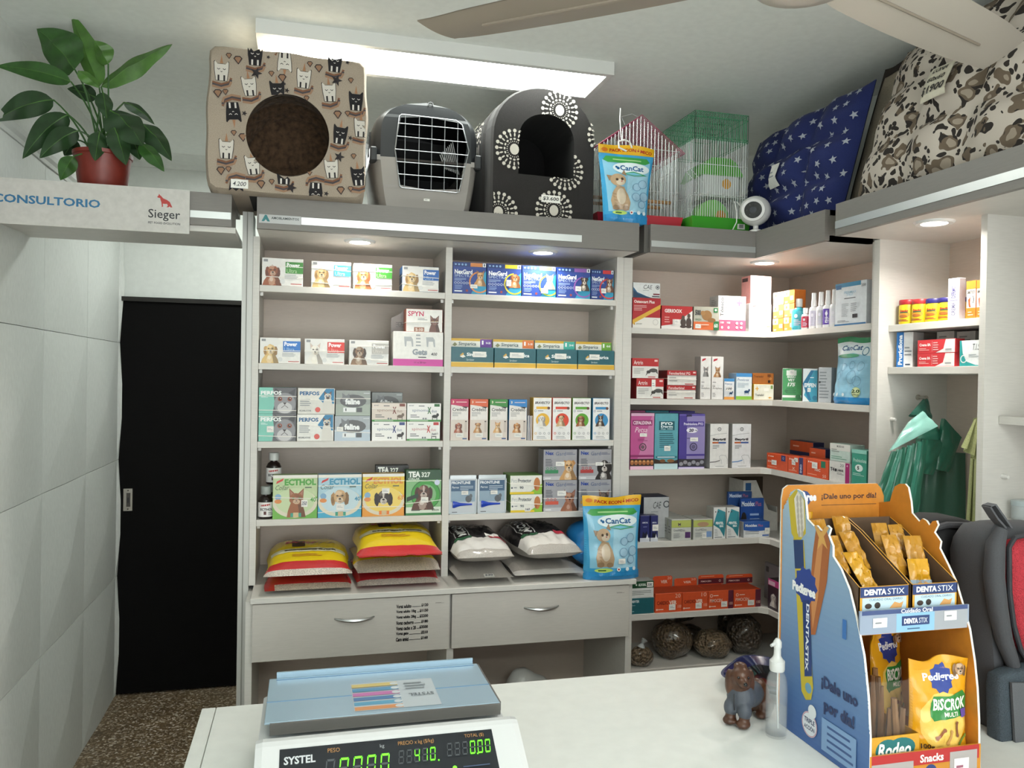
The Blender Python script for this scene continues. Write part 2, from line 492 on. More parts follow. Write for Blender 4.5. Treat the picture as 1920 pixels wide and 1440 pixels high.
# post between passage and shelving
tag(MB().box(-.214, 2.862, 0, -.1795, 2.99, 2.232, mat('#b9b9b5', .4, .2, 'steel')).box(-.2, 2.8605, 0, -.197, 2.8625, 2.232, mat('#85857f', .5)).build('aluminium_post'),
    'slim pale upright post beside the tall shelving, next to the black door', 'post')

# ================================================================== main shelving unit
YB, YK, ZT = 2.86, 3.18, 2.15
SZ = (1.985, 1.717, 1.447, 1.177)
TH = .022
un = empty('shelving_unit', (.5, 3.0, .953), 0, 'tall white double bay shelving unit with grey fascia above the two drawers', 'shelves')
child(MB().box(-.1785, YB, .953, -.157, YK, ZT, WHITE), 'side_panel', un)
child(MB().box(1.152, YB, .953, 1.180, YK, ZT, WHITE), 'side_panel', un)
child(MB().box(.488, YB, .953, .512, YK, ZT, WHITE), 'divider', un)
child(MB().box(-.157, YK-.012, .953, .488, YK, ZT, BACKP), 'back_panel', un)
child(MB().box(.512, YK-.012, .953, 1.152, YK, ZT, BACKP), 'back_panel', un)
for z in SZ:
    for x0, x1 in ((-.1565, .4875), (.5125, 1.1515)):
        s = child(MB().cbox(x0, YB+.003, z-TH, x1, YK-.013, z, WHITE, .0008), 'shelf', un)
        for xx in (x0+.001, x1-.011): MB().box(xx, YB+.03, z-TH-.012, xx+.01, YB+.045, z-TH, mat('#e2e0dc', .3)).build('shelf_pin', s)
child(MB().box(-.159, 2.719, ZT, 1.172, YK, ZT+.018, WHITE), 'bottom_board', un)
child(MB().box(-.159, 2.719, 2.234, 1.172, YK, 2.252, GREY), 'top_board', un)
f = child(MB().box(-.159, 2.701, ZT, 1.172, 2.719, 2.252, GREY), 'fascia', un)
MB().box(-.02, 2.698, 2.170, .95, 2.701, 2.194, ALU).build('label_rail', f)
stk = MB(); stk.box(-.152, 2.6985, 2.168, -.021, 2.7005, 2.196, mat('#b5b6b6', .2))
A = Art(.131, .028)
A.poly([(.06, .2), (.14, .95), (.18, .95), (.26, .2), (.2, .2), (.16, .45), (.12, .2)], '#1f6f73').text('AMOBLAMIENTOS', .29, .5, .95, .78, '#23302f', .02)
A.put(stk, lambda u, v, o: (-.152+u*.131, 2.6985-o, 2.168+v*.028))
stk.build('maker_sticker', f)
# worktop and drawers
tag(MB().cbox(-.162, 2.688, .935, 1.1795, YK, .953, WHITE, .001).build('worktop'), 'white worktop running over both wide drawers', 'worktop')
dc = empty('drawer_cabinet', (.5, 3.0, 0), 0, 'white base cabinet with two wide drawers and open bays beneath', 'cabinet')
for x0, x1 in ((-.1785, -.157), (.488, .512), (1.155, 1.1795)):
    child(MB().box(x0, 2.725, 0, x1, YK, .935, WHITE), 'side_panel', dc)
child(MB().box(-.157, YK-.012, .1, 1.155, YK, .935, BACKP), 'back_panel', dc)
child(MB().box(-.157, 2.725, .1, 1.155, YK-.013, .12, WHITE), 'bottom_board', dc)
for i, (x0, x1) in enumerate(((-.156, .4925), (.5005, 1.158))):
    dm = MB().cbox(x0, 2.7, .742, x1, 2.719, .930, mel('#c6c1ba'), .001)
    dm.box(x0+.02, 2.719, .76, x1-.02, 3.1, .90, WHITE)
    if i == 0:
        A = Art(.109, .128)
        rows = [('Voraz adulto', '$120'), ('Voraz adulto 10kg', '$1150'), ('Voraz adulto 20kg', '$2200'), ('Voraz cachorro', '$180'), ('Voraz cacho x 20', '$3500'), ('Voraz gato', '$210'), ('Caro amici', '$160')]
        for k, (s1, s2) in enumerate(rows):
            y = .93-k*.143
            wd = .47*len(s1)/12
            A.text(s1, 0, y-.055, min(.62, wd), y+.045, '#0c0c10', .05)
            A.text(s2, 1-.05*len(s2)-.02, y-.045, 1, y+.045, '#0c0c10', .05)
            A.rect(min(.62, wd)+.02, y-.035, .97-.045*len(s2)-.02, y-.022, '#15151a')
        A.poly([(.0, -.06), (.02, -.06), (.06, .0), (.045, .0)], '#33333a')
        q = aY(743, 1199, 2.7)
        A.put(dm, lambda u, v, o: (.309+u*.109, 2.7-o, .778+v*.13))
    A = Art(.03, .006); A.lines(0, 0, 1, 1, 2, '#6d6862', fill=.5)
    A.put(dm, lambda u, v, o: (x1-.05+u*.032, 2.7-o, .902+v*.004))
    dr = child(dm, 'drawer', dc)
    h0, h1 = ((.106, .235), (.759, .885))[i]
    n = 12; pts = [(h0+(h1-h0)*k/n, 2.7-.024*math.sin(PI*k/n)**.6-.001, .87-.004*math.sin(PI*k/n)) for k in range(n+1)]
    hb = MB().tube(pts, [.003+.0035*math.sin(PI*k/n) for k in range(n+1)], STEEL, 8)
    h = hb.build('handle', dr, smooth=True); h['label'] = 'curved chrome bow handle'

# ================================================================== corner shelving unit
CS = (1.882, 1.607, 1.331, 1.049, .767)
XR, YR, XK = 1.817, 2.262, 2.12
cu = empty('corner_shelving_unit', (1.7, 3.0, 0), 0, 'white L-shaped corner shelving unit with grey fascia and a downlight', 'shelves')
child(MB().box(1.1805, YB, 0, 1.216, YK, ZT, WHITE), 'side_panel', cu)
child(MB().box(XR, YR-.028, 0, XK, YR, ZT, WHITE), 'side_panel', cu)
child(MB().box(1.217, YK-.012, 0, XK, YK, ZT, BACKP), 'back_panel', cu)
child(MB().box(XK-.012, YR, 0, XK, YK-.012, ZT, BACKP), 'back_panel', cu)
Lpts = [(1.2165, YB), (XR-.03, YB), (XR, YB-.03), (XR, YR+.001), (XK-.013, YR+.001), (XK-.013, YK-.013), (1.2165, YK-.013)]
for z in CS+(.55,):
    mb = MB(); n = len(Lpts)
    v = [(x, y, z) for x, y in Lpts]+[(x, y, z-TH) for x, y in Lpts]
    mb.add(v, [tuple(range(n)), tuple(range(2*n-1, n-1, -1))]+[(i, n+i, n+(i+1) % n, (i+1) % n) for i in range(n)], WHITE)
    child(mb, 'shelf', cu, weld=True)
Tp = [(1.217, 2.719), (1.668, 2.719), (1.668, 2.285), (XK, 2.285), (XK, YK), (1.217, YK)]
for z0, z1, nm, mm in ((ZT, ZT+.018, 'bottom_board', WHITE), (2.234, 2.252, 'top_board', GREY)):
    mb = MB(); n = len(Tp)
    v = [(x, y, z1) for x, y in Tp]+[(x, y, z0) for x, y in Tp]
    mb.add(v, [tuple(range(n)), tuple(range(2*n-1, n-1, -1))]+[(i, n+i, n+(i+1) % n, (i+1) % n) for i in range(n)], mm)
    child(mb, nm, cu, weld=True)
f = child(MB().box(1.217, 2.701, ZT, 1.65, 2.719, 2.252, GREY), 'fascia', cu)
MB().box(1.22, 2.6985, 2.170, 1.648, 2.701, 2.192, ALU).build('label_rail', f)
child(MB().box(1.65, 2.285, ZT, 1.668, 2.719, 2.252, GREY), 'fascia', cu)
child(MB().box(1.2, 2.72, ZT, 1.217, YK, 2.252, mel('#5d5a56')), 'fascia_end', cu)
child(MB().box(1.668, 2.285, ZT, XR+.02, 2.303, 2.252, GREY), 'fascia', cu)

# ================================================================== tall unit along the right wall
wg = empty('tall_shelving_unit', (1.95, 1.7, 0), 0, 'tall white shelving unit along the right wall with grey fascia', 'shelves')
XW = 1.80; XWK = 2.085; Y0W = .75
child(MB().box(XW, 2.206, 0, XWK, 2.2335, ZT, WHITE), 'side_panel', wg)
child(MB().box(XW, 1.785, 0, XWK-.012, 1.806, ZT, WHITE), 'divider', wg)
child(MB().box(XW, 1.16, 0, XWK-.012, 1.18, ZT, WHITE), 'divider', wg)
child(MB().box(XWK-.012, 1.1, 0, XWK, 2.206, ZT, BACKP), 'back_panel', wg)
for z in (1.872, 1.735, 1.0, .5):
    child(MB().cbox(1.838, 1.807, z-TH, XWK-.013, 2.205, z, WHITE, .0008), 'shelf', wg)
for z in (1.597, 1.315):
    child(MB().cbox(1.85 if z > 1.5 else 1.83, 1.181, z-TH, XWK-.013, 1.784, z, WHITE, .0008), 'shelf', wg)
for nm, z0, z1, mm in (('bottom_board', ZT, ZT+.018, WHITE), ('top_board', 2.234, 2.252, GREY)):
    child(MB().box(1.65, Y0W, z0, 2.1, 2.207, z1, mm), nm, wg)
f = child(MB().box(1.632, Y0W, ZT, 1.65, 2.207, 2.252, GREY), 'fascia', wg)
MB().box(1.629, Y0W, 2.172, 1.632, 2.205, 2.196, ALU).build('label_rail', f)

# ================================================================== downlights
def downlight(p, label, k=1):
    t = empty('downlight', p, 0, label, 'downlight', 'recessed downlights under the fascias')
    n = 28
    MB().lathe([(.036, -.006), (.05, -.007), (.054, -.003), (.055, 0), (.036, 0), (.036, -.006)], mat('#dfe0df', .3, .1), n, cap=False).build('trim_ring', t, smooth=True)
    MB().lathe([(0, -.003), (.03, -.004), (.035, -.001), (.035, 0)], mat('#fff6ea', .5, kind='emit', e=22), n).build('lens', t, smooth=True)
    l = bpy.data.lights.new('downlight_lamp', 'AREA'); l.shape = 'DISK'; l.size = .065; l.energy = DOWNLIGHT_W*k; l.color = (1, .95, .88); l.spread = R(150)
    lo = bpy.data.objects.new('downlight_lamp', l); COL.objects.link(lo); lo.location = (0, 0, -.008); lo.parent = t
downlight((.178, 2.834, ZT), 'round white downlight over the left shelf bay', .7)
downlight((.847, 2.835, ZT), 'round white downlight over the right shelf bay with the blue boxes', .7)
downlight((1.735, 2.775, ZT), 'round white downlight in the corner unit')
downlight((1.75, 1.922, ZT), 'round white downlight over the yellow jars in the right wall unit')
# ================================================================== ceiling LED panels
def led(x0, x1, y0, y1, e, label):
    t = empty('ceiling_light', ((x0+x1)/2, (y0+y1)/2, CEIL), 0, label, 'ceiling light')
    hx, hy = (x1-x0)/2, (y1-y0)/2; b = .022; zb = -.046
    fr = MB(); fm = mat('#d8d9d6', .4)
    fr.box(-hx, -hy, zb, hx, -hy+b, 0, fm).box(-hx, hy-b, zb, hx, hy, 0, fm).box(-hx, -hy+b, zb, -hx+b, hy-b, 0, fm).box(hx-b, -hy+b, zb, hx, hy-b, 0, fm)
    fr.build('frame', t)
    MB().box(-hx+b, -hy+b, zb+.004, hx-b, hy-b, zb+.01, mat('#f8fff9', .5, kind='emit', e=e)).build('diffuser', t)
led(-.167, 1.04, 2.64, 2.905, LED_PANEL, 'long white rectangular LED panel glowing on the ceiling above the cat cube')
led(-.1, 1.11, -.6, 0, SHOP_FILL, 'wide LED panel added unseen behind the viewer as fill light')
led(-.1, 1.11, -2.0, -1.4, SHOP_FILL, 'wide LED panel added unseen by the shop front as fill light')
led(-.22, .2, 3.75, 4.05, PASSAGE_FILL, 'small square LED panel added out of view to brighten the passage')
# ================================================================== ceiling fan
fan = empty('ceiling_fan', (.94, 1.375, 2.5), 0, 'beige ceiling fan with long metal blades, dusty and dull', 'fan')
fm = mat('#9a8f82', .42, .25, 'steel'); fm2 = mat('#b9b1a6', .4, .1, 'steel')
MB().lathe([(0, -.05), (.06, -.05), (.1, -.04), (.132, -.01), (.13, .05), (.09, .09), (.03, .1)], fm2, 32).build('motor', fan, smooth=True)
MB().lathe([(.014, .1), (.014, .24), (.06, .25), (.065, .3)], fm2, 20).build('rod', fan, smooth=True)
for i, ang in enumerate((141.5, 18.2, 260)):
    a = R(ang)
    def fb(u, v, th=0):
        r0 = .12+.735*u if i == 0 else .12+.66*u
        if u > .9: r0 -= (.05*(1-v) if i == 0 else .02*v)*(u-.9)/.1
        wv = (v-.5)*(.095+.035*math.sin(PI*min(1, u*1.1))**.5)
        zz = -.01*math.cos((v-.5)*2.4)-(-.012, .055, .03)[i]*(v-.5)-th
        return (r0*math.cos(a)-wv*math.sin(a), r0*math.sin(a)+wv*math.cos(a), zz+.012)
    bl = MB().grid(lambda u, v: fb(u, v), 20, 8, fm if i == 0 else fm2).grid(lambda u, v: fb(u, v, .002), 20, 8, fm if i == 0 else fm2, flip=True)
    bl.tube([fb(.05, .5, .004), fb(.8, .5, .004)], .0035, fm, 5)
    bl.build('blade', fan, smooth=True)

# ================================================================== counter
ct = empty('shop_counter', (.75, 1.5, 0), 0, 'white laminate shop counter in the foreground holding the scale', 'counter')
CT = .90
cw = mel('#dcddd8', dark=.96)
child(MB().cbox(-.19, .95, CT-.03, 1.785, 1.963, CT, cw, .0015), 'top_board', ct)
child(MB().cbox(-.222, .95, CT-.03, -.1915, 1.963, CT, cw, .0015), 'edge_strip', ct)
child(MB().box(-.20, .97, 0, -.18, 1.94, CT-.03, WHITE), 'side_panel', ct)
child(MB().box(-.18, .97, 0, 1.78, .99, CT-.03, WHITE), 'front_panel', ct)
child(MB().box(1.76, .99, 0, 1.78, 1.94, CT-.03, WHITE), 'side_panel', ct)

# ================================================================== packaged goods: helpers
def flat(w, h): return lambda u, v, o: (u*w, -o, v*h)
def carton(name, label, cat, loc, size, rz=0, base='#e9e7e2', side=None, top=None, art=None, group=None, bands=(), tags=(), sideart=None):
    w, d, h = size
    loc = (loc[0], loc[1], loc[2]+.0006)
    mb = MB()
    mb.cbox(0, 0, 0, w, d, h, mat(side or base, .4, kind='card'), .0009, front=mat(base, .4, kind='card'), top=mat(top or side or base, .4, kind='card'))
    # tuck flap seam on the lid
    mb.box(.002, d*.86, h, w-.002, d*.86+.0008, h+.0003, mat('#8d8a85', .6))
    if art:
        A = Art(w, h); art(A); A.put(mb, flat(w, h))
    if sideart:       # on the left flank
        A = Art(d, h); sideart(A); A.put(mb, lambda u, v, o: (-o, d-u*d, v*h))
    o = mb.build(name, None, loc=loc, rz=rz)
    tag(o, label, cat, group)
    for zl, zr in bands:
        e = .0009; t = .0011
        vs = [(x, y, z) for z0 in (-t, t) for (x, y, z) in ((-e, -e-.0012, zl*h+z0), (w+e, -e-.0012, zr*h+z0), (w+e, d+e, zr*h+z0), (-e, d+e, zl*h+z0))]
        MB().add(vs, [(3, 2, 1, 0), (4, 5, 6, 7), (0, 1, 5, 4), (1, 2, 6, 5), (2, 3, 7, 6), (3, 0, 4, 7)], mat('#e6e2da', .5)).build('elastic_band', o)
    for tg in tags: price_tag(o, w, h, *tg)
    return o
def price_tag(o, w, h, u0, v0, u1, v1, txt=None, fn=None, rough=.6):
    tb = MB(); y = -.0042 if fn is None else 0
    f = fn or (lambda u, v, q: (u*w, -.0036-q, v*h))
    g = lambda a, b, q: f(u0+(u1-u0)*a, v0+(v1-v0)*b, q)
    vs = [g(a, b, q) for q in (0, .0006) for a, b in ((0, 0), (1, 0), (1, 1), (0, 1))]
    if fn: tb.grid(lambda a, b: g(a, b, .0006), 6, 6, TAG); tb.grid(lambda a, b: g(a, b, -.0006), 6, 6, TAG, flip=True)
    else: tb.add(vs, [(3, 2, 1, 0), (4, 5, 6, 7), (0, 1, 5, 4), (1, 2, 6, 5), (2, 3, 7, 6), (3, 0, 4, 7)], TAG)
    A = Art((u1-u0)*w, (v1-v0)*h)
    if txt: A.text(txt, .12, .22, .88, .78, '#2c3550', .025, .15)
    else: A.lines(.14, .3, .86, .72, 2, '#9aa0a8', fill=.35)
    A.put(tb, lambda a, b, q: g(a, b, .0006+q), sub=.15 if fn else None, base=.0008 if fn else .0002)
    tb.build('price_tag', o)
def FY(px, Y, z0, d, name, label, cat, z1=None, **k):
    # front face parallel to the back wall, given by its pixels (left, top, right, bottom)
    x0, yt, x1, yb = px
    ym = (yt+yb)/2
    X0, X1 = aY(x0, ym, Y).x+.0006, aY(x1, ym, Y).x-.0006
    Z1 = z1 or aY((x0+x1)/2, yt, Y).z
    if z0 > 1.1 and (X0+X1)/2 < 1.16:        # stay clear of the uprights of the main unit
        lo, hi = (-.1535, .4845) if (X0+X1)/2 < .5 else (.5155, 1.1465)
        X0, X1 = max(X0, lo), min(X1, hi)
    return carton(name, label, cat, (X0, Y, z0), (X1-X0, d, Z1-z0), 0, **k)
def FX(px, X, z0, d, name, label, cat, z1=None, **k):
    # front face parallel to the right wall, seen from the left
    x0, yt, x1, yb = px
    ym = (yt+yb)/2
    Y0, Y1 = aX(x0, ym, X).y-.0006, aX(x1, ym, X).y+.0006
    Z1 = z1 or aX((x0+x1)/2, yt, X).z
    return carton(name, label, cat, (X, Y0, z0), (Y0-Y1, d, Z1-z0), -PI/2, **k)
def ztop(o): return o.location.z+max(v.co.z for v in o.data.vertices if v.co.y >= -.0001 and True)-.0003
def blend(a, b, t):
    return '#'+''.join('%02x' % int(int(a[i:i+2], 16)*(1-t)+int(b[i:i+2], 16)*t) for i in (1, 3, 5))
def fur(A, u, v, rx, ry, c, seed=1, n=22, j=.07):
    rn = random.Random(seed+int(u*977)+int(v*571))
    A.poly([(u+rx*(1+rn.uniform(-j, j))*math.cos(2*PI*i/n), v+ry*(1+rn.uniform(-j, j))*math.sin(2*PI*i/n)) for i in range(n)], c)
def lum(c): return sum(int(c[i:i+2], 16) for i in (1, 3, 5))/765
def dogface(A, u, v, s, coat, ear, muz='#efe4d2', body=True, kind='floppy', chest=None):
    k = s*A.k; muz = blend(muz, coat, .45 if lum(coat) > .35 else .15); dark = blend(coat, '#2a1d14', .35); lite = blend(coat, '#fff4e0', .3)
    e = lambda dx, dy, rx, ry, c, j=.07: fur(A, u+dx*k, v+dy*s, rx*k, ry*s, c, j=j)
    p = lambda pts, c: A.poly([(u+x*k, v+y*s) for x, y in pts], c)
    if body:
        p([(-.9, -1.35), (-.78, -.95), (-.6, -.7), (-.4, -.3), (.36, -.3), (.52, -.65), (.7, -1.0), (.78, -1.35)], coat)
        p([(.1, -.3), (.36, -.3), (.52, -.65), (.7, -1.0), (.78, -1.35), (.3, -1.35)], dark)
        e(-.08, -.95, .3, .42, blend(chest or muz, coat, .3), .14); e(-.12, -.8, .16, .2, blend(muz, '#ffffff', .25), .2)
    if kind == 'floppy':
        e(-.47, -.14, .19, .46, ear, .12); e(.47, -.14, .19, .46, blend(ear, '#1d130d', .3), .12); e(-.5, -.24, .1, .26, blend(ear, '#1d130d', .25), .15)
    elif kind == 'point':
        p([(-.52, .78), (-.46, .12), (-.1, .38)], ear); p([(.52, .78), (.1, .38), (.46, .12)], ear); p([(-.47, .66), (-.41, .24), (-.2, .38)], blend(ear, '#d8a898', .4)); p([(.47, .66), (.2, .38), (.41, .24)], blend(ear, '#d8a898', .4))
    elif kind == 'half': p([(-.6, .26), (-.42, .52), (-.12, .4), (-.42, .0)], ear); p([(.6, .26), (.42, .0), (.12, .4), (.42, .52)], ear)
    e(0, .02, .43, .48, coat); e(.16, -.06, .25, .36, blend(coat, dark, .5)); e(-.1, .26, .24, .16, lite, .12)
    if lum(coat) < .35: e(0, .2, .07, .26, muz, .1)
    e(0, -.25, .24, .23, muz, .08); e(.08, -.32, .15, .14, blend(muz, '#6b5240', .2), .1)
    for sx in (-1, 1): e(sx*.18, .08, .085, .065, blend(dark, '#1a100a', .4), .12); A.ell(u+sx*.18*k, v+.08*s, .042*k, .042*s, '#140d0a', 10); A.ell(u+(sx*.18-.012)*k, v+.095*s, .012*k, .012*s, '#e9e2d8', 6)
    A.ell(u, v-.14*s, .095*k, .07*s, '#1d1614', 12); A.ell(u-.02*k, v-.115*s, .03*k, .014*s, '#7d716c', 8)
    A.curve([(u-.12*k, v-.36*s), (u, v-.31*s), (u+.12*k, v-.36*s)], .025*s, '#3d2820')
def catface(A, u, v, s, coat, ear, eye='#b5653c', muz='#d9d2cc', body=True):
    k = s*A.k; dark = blend(coat, '#1d1613', .35)
    e = lambda dx, dy, rx, ry, c, j=.06: fur(A, u+dx*k, v+dy*s, rx*k, ry*s, c, j=j)
    p = lambda pts, c: A.poly([(u+x*k, v+y*s) for x, y in pts], c)
    if body: p([(-.7, -1.4), (-.62, -.9), (-.42, -.3), (.42, -.3), (.6, -.9), (.7, -1.4)], coat); p([(.1, -.3), (.42, -.3), (.6, -.9), (.7, -1.4), (.25, -1.4)], dark)
    p([(-.54, .82), (-.5, .1), (-.08, .38)], ear); p([(.54, .82), (.08, .38), (.5, .1)], ear); p([(-.48, .68), (-.44, .24), (-.2, .38)], blend(ear, '#d8a898', .45)); p([(.48, .68), (.2, .38), (.44, .24)], blend(ear, '#d8a898', .45))
    e(0, 0, .52, .45, coat); e(.2, -.04, .28, .33, blend(coat, dark, .4))
    for x in (-.12, 0, .12): A.curve([(u+x*k, v+.4*s), (u+x*.8*k, v+.2*s)], .04*s, dark)
    e(0, -.2, .26, .19, muz, .08)
    for sx in (-1, 1):
        A.ell(u+sx*.23*k, v+.06*s, .115*k, .095*s, '#1b1512', 12); A.ell(u+sx*.23*k, v+.06*s, .095*k, .08*s, eye, 12); A.ell(u+sx*.23*k, v+.06*s, .035*k, .075*s, '#120d0b', 10)
    A.ell(u, v-.12*s, .06*k, .04*s, '#6d4b48', 10); A.curve([(u-.13*k, v-.28*s), (u, v-.2*s), (u+.13*k, v-.28*s)], .025*s, '#5b4a46')

YP = 2.868
# ------------------------------------------------------------------ left bay, first and second shelf
def power(col, coat, ear, kind='floppy', light='#b9d6a8'):
    def f(A):
        A.rect(.0, .0, .45, 1, '#e3e1dd'); dogface(A, .26, .54, .4, coat, ear, kind=kind)
        A.rect(.04, .86, .14, .95, '#8f9092')
        A.rect(.57, .46, 1, .88, col); A.text('Power', .6, .68, .92, .85, '#ffffff', .03); A.text('Ultra', .6, .48, .85, .63, light, .0)
        A.lines(.55, .26, .95, .42, 3, '#a9acb0', 3); A.rect(.7, .06, .97, .09, '#b84a45'); A.circ(.5, .15, .09, '#d6d6d4')
    return f
G1 = 'white tablet boxes with a dog photo'
S1, S2, S3, S4 = SZ
tan, gold, red_ = '#c79a5e', '#d9b878', '#a8623a'
FY((491, 485, 568.5, 535), YP, S1, .09, 'tablet_box', 'white tablet box with red spaniel and green panel, leftmost on the top shelf', 'box', art=power('#3f8a35', '#9c5636', '#7d4029'), group=G1, bands=[(.72, .7), (.32, .3)])
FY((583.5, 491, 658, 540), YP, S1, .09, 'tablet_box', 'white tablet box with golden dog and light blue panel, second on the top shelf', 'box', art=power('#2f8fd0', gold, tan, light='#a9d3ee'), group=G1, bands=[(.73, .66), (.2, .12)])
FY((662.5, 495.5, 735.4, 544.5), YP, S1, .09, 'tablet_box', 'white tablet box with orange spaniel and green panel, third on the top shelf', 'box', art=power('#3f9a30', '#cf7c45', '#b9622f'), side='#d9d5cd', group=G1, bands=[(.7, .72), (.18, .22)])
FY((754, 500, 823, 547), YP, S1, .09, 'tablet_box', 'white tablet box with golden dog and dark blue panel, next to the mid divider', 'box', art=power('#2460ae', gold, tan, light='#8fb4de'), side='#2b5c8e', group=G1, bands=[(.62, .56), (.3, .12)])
FY((487, 634, 563.5, 681), YP, S2, .09, 'tablet_box', 'white tablet box with golden dog and blue panel, leftmost on the second shelf', 'box', art=power('#1f70c0', gold, tan, light='#9cc4e8'), group=G1, bands=[(.5, .5)])
FY((571, 636, 646, 683.5), YP, S2, .09, 'tablet_box', 'white tablet box with white terrier and red panel', 'box', art=power('#d8382f', '#e6e2da', '#cfc9bf', 'point', '#f3a39a'), group=G1, bands=[(.5, .52)], tags=[])
FY((654.5, 638.5, 729, 684.5), YP, S2, .09, 'tablet_box', 'white tablet box with brown and white dog and grey panel', 'box', art=power('#b4b0aa', '#8a6a50', '#4f3b2e', light='#d9d4cc'), group=G1, bands=[(.72, .78), (.28, .16)])
def gets(A):
    A.rect(0, 0, 1, .2, '#c8409a'); A.text('11 a 20 kg', .42, .06, .66, .13, '#7c1f5e', .03)
    for u in (.3, .74):
        A.shape([(-.5, .5), (.3, .5), (.5, .2), (.55, -.6), (.4, -.6), (.3, 0), (-.2, 0), (-.25, -.6), (-.4, -.6)], u, .72, .26, '#aeb1b4')
    A.text('Gets', .38, .32, .68, .5, '#8f979e', .05); A.text('400', .76, .31, .88, .4, '#3a3d44', .02, .2)
    A.lines(.45, .55, .55, .95, 4, '#9ea2a6', 5); A.rect(.5, .24, .66, .27, '#55585c')
b8 = FY((737, 622.5, 831, 686), YP, S2, .11, 'tablet_box', 'large white box with grey dog outlines and magenta base strip', 'box', art=gets)
def spyn(A):
    A.text('SPYN', .05, .68, .48, .9, '#c02a55', .02); A.lines(.32, .5, .6, .62, 2, '#8b8d90'); A.rect(.22, .0, .5, .2, '#9c6e5a'); A.text('5-10', .26, .03, .46, .16, '#f1e4da', .02)
    catface(A, .78, .45, .36, '#6e4a41', '#5a3a33', '#c08a3c', '#8a655a')
FY((761, 580, 830, 622.5), YP+.004, ztop(b8), .07, 'tablet_box', 'small white box with a brown cat, stacked on the magenta striped box', 'box', side='#c4674a', art=spyn, bands=[(.4, .46)])
def insert(A): A.lines(.3, .25, .9, .6, 3, '#6f6a68'); A.ring(.55, .45, .08, .11, '#5c5856')
q0, q1 = aY(735, 600, YP+.05), aY(760, 600, YP+.05)
mb = MB(); w_, h_ = .058, .066
mb.prism([(0, 0), (w_, 0), (w_, h_), (w_*.75, h_*1.18), (w_*.5, h_), (0, h_*.78)], 0, .0015, mat('#a39b98', .6, kind='card'))
A = Art(w_, h_); insert(A); A.put(mb, flat(w_, h_))
tag(mb.build('display_card', None, loc=(q0.x, YP+.08, ztop(b8)+.0006)), 'grey card flap standing behind the small brown cat box', 'card')
# ------------------------------------------------------------------ left bay, third shelf
def perfos_teal(A):
    A.rect(.38, 0, 1, 1, '#5d5c60'); A.poly([(0, 0), (.36, 0), (.42, .4), (.36, 1), (0, 1)], '#7cc3b2')
    A.poly([(.42, .98), (.44, .7), (.62, .8)], '#3e3d42'); A.poly([(.98, .98), (.94, .7), (.78, .8)], '#3e3d42')
    A.ell(.69, .38, .29, .42, '#8b8a8e', 20); A.ell(.69, .22, .2, .22, '#c3c1c2')
    for u in (.56, .82): A.circ(u, .56, .085, '#8e4a35'); A.circ(u, .56, .045, '#1c1210'); A.circ(u+.012, .58, .015, '#ffffff')
    A.poly([(.64, .43), (.74, .43), (.69, .33)], '#3c3436'); A.curve([(.6, .22), (.69, .32), (.78, .22)], .022, '#4a4447')
    A.text('PERFOS', .05, .72, .6, .87, '#f4f6f4', .04); A.lines(.06, .6, .25, .68, 2, '#dff0ea')
def perfos_white(A):
    A.poly([(.56, .6), (.76, .98), (.98, .98), (.98, .4), (.72, .38)], '#2379a6'); A.text('PERFOS', .05, .72, .58, .87, '#1c5f8e', .04)
    A.poly([(.66, .02), (.68, .4), (.72, .6), (.9, .6), (.95, .3), (.98, .02)], '#d8d4cc'); catface(A, .81, .68, .26, '#d9d2c6', '#3a3130', '#5a90c0', '#4a3f3c', False)
    A.lines(.06, .3, .45, .6, 4, '#8b9094', 4); A.circ(.54, .17, .1, '#d3564c'); A.text('KUALCOS', .05, .1, .36, .16, '#565a60', .02)
def feline(base2, light):
    def f(A):
        A.rect(0, 0, 1, .45, base2); A.ell(.5, .58, .38, .26, '#5b5c5e'); A.poly([(.18, .9), (.2, .55), (.42, .6), (.38, .88), (.3, .78)], '#74767a')
        A.text('feline', .27, .44, .7, .68, '#f2f3f3', .05); A.rect(.22, .14, .58, .32, '#e9ebeb'); A.rect(.6, .14, .76, .32, '#55575a'); A.rect(.28, .18, .31, .29, '#333639'); A.rect(.8, .88, .97, .91, '#cfd3d4')
    return f
def spino(col, dogc, strip='#3f8a3c', back='#eeece8', hi='#5b6a8a'):
    def f(A):
        A.rect(0, 0, 1, 1, back); A.text('spinoma', .15, .5, .64, .68, hi, .0); A.text('X', .6, .42, .71, .8, col, .04); A.text('duo', .72, .5, .88, .66, hi, 0)
        A.rect(.8, .82, .96, .97, col); A.text('BIOVET', .06, .84, .2, .9, '#6b7078', .02); A.lines(.1, .2, .38, .4, 2, '#55585c'); A.lines(.34, .8, .6, .9, 1, '#55585c')
        A.ell(.82, .28, .09, .09, dogc); A.ell(.9, .37, .04, .09, dogc); A.rect(.74, .08, .76, .25, dogc); A.rect(.87, .08, .89, .25, dogc)
        A.circ(.48, .16, .05, '#777b80'); A.circ(.55, .16, .05, '#777b80')
        if strip: A.rect(0, 0, 1, .1, strip); A.rect(.08, .03, .62, .06, '#cfe0c9')
    return f
G3 = 'stacked tablet boxes on the third shelf'
a1 = FY((484, 776, 555.5, 826), YP, S3, .09, 'tablet_box', 'teal box with a grey cat face, lower of the pair at the left post', 'box', base='#8b8a8e', side='#6aa99c', art=perfos_teal, group=G3, bands=[(.9, .9), (.2, .16)], tags=[(.22, .33, .4, .55)])
FY((485, 727, 556, 776), YP, ztop(a1), .09, 'tablet_box', 'teal box with a grey cat face, upper of the pair at the left post', 'box', base='#8b8a8e', side='#6aa99c', art=perfos_teal, group=G3, bands=[(.68, .66), (.13, .12)])
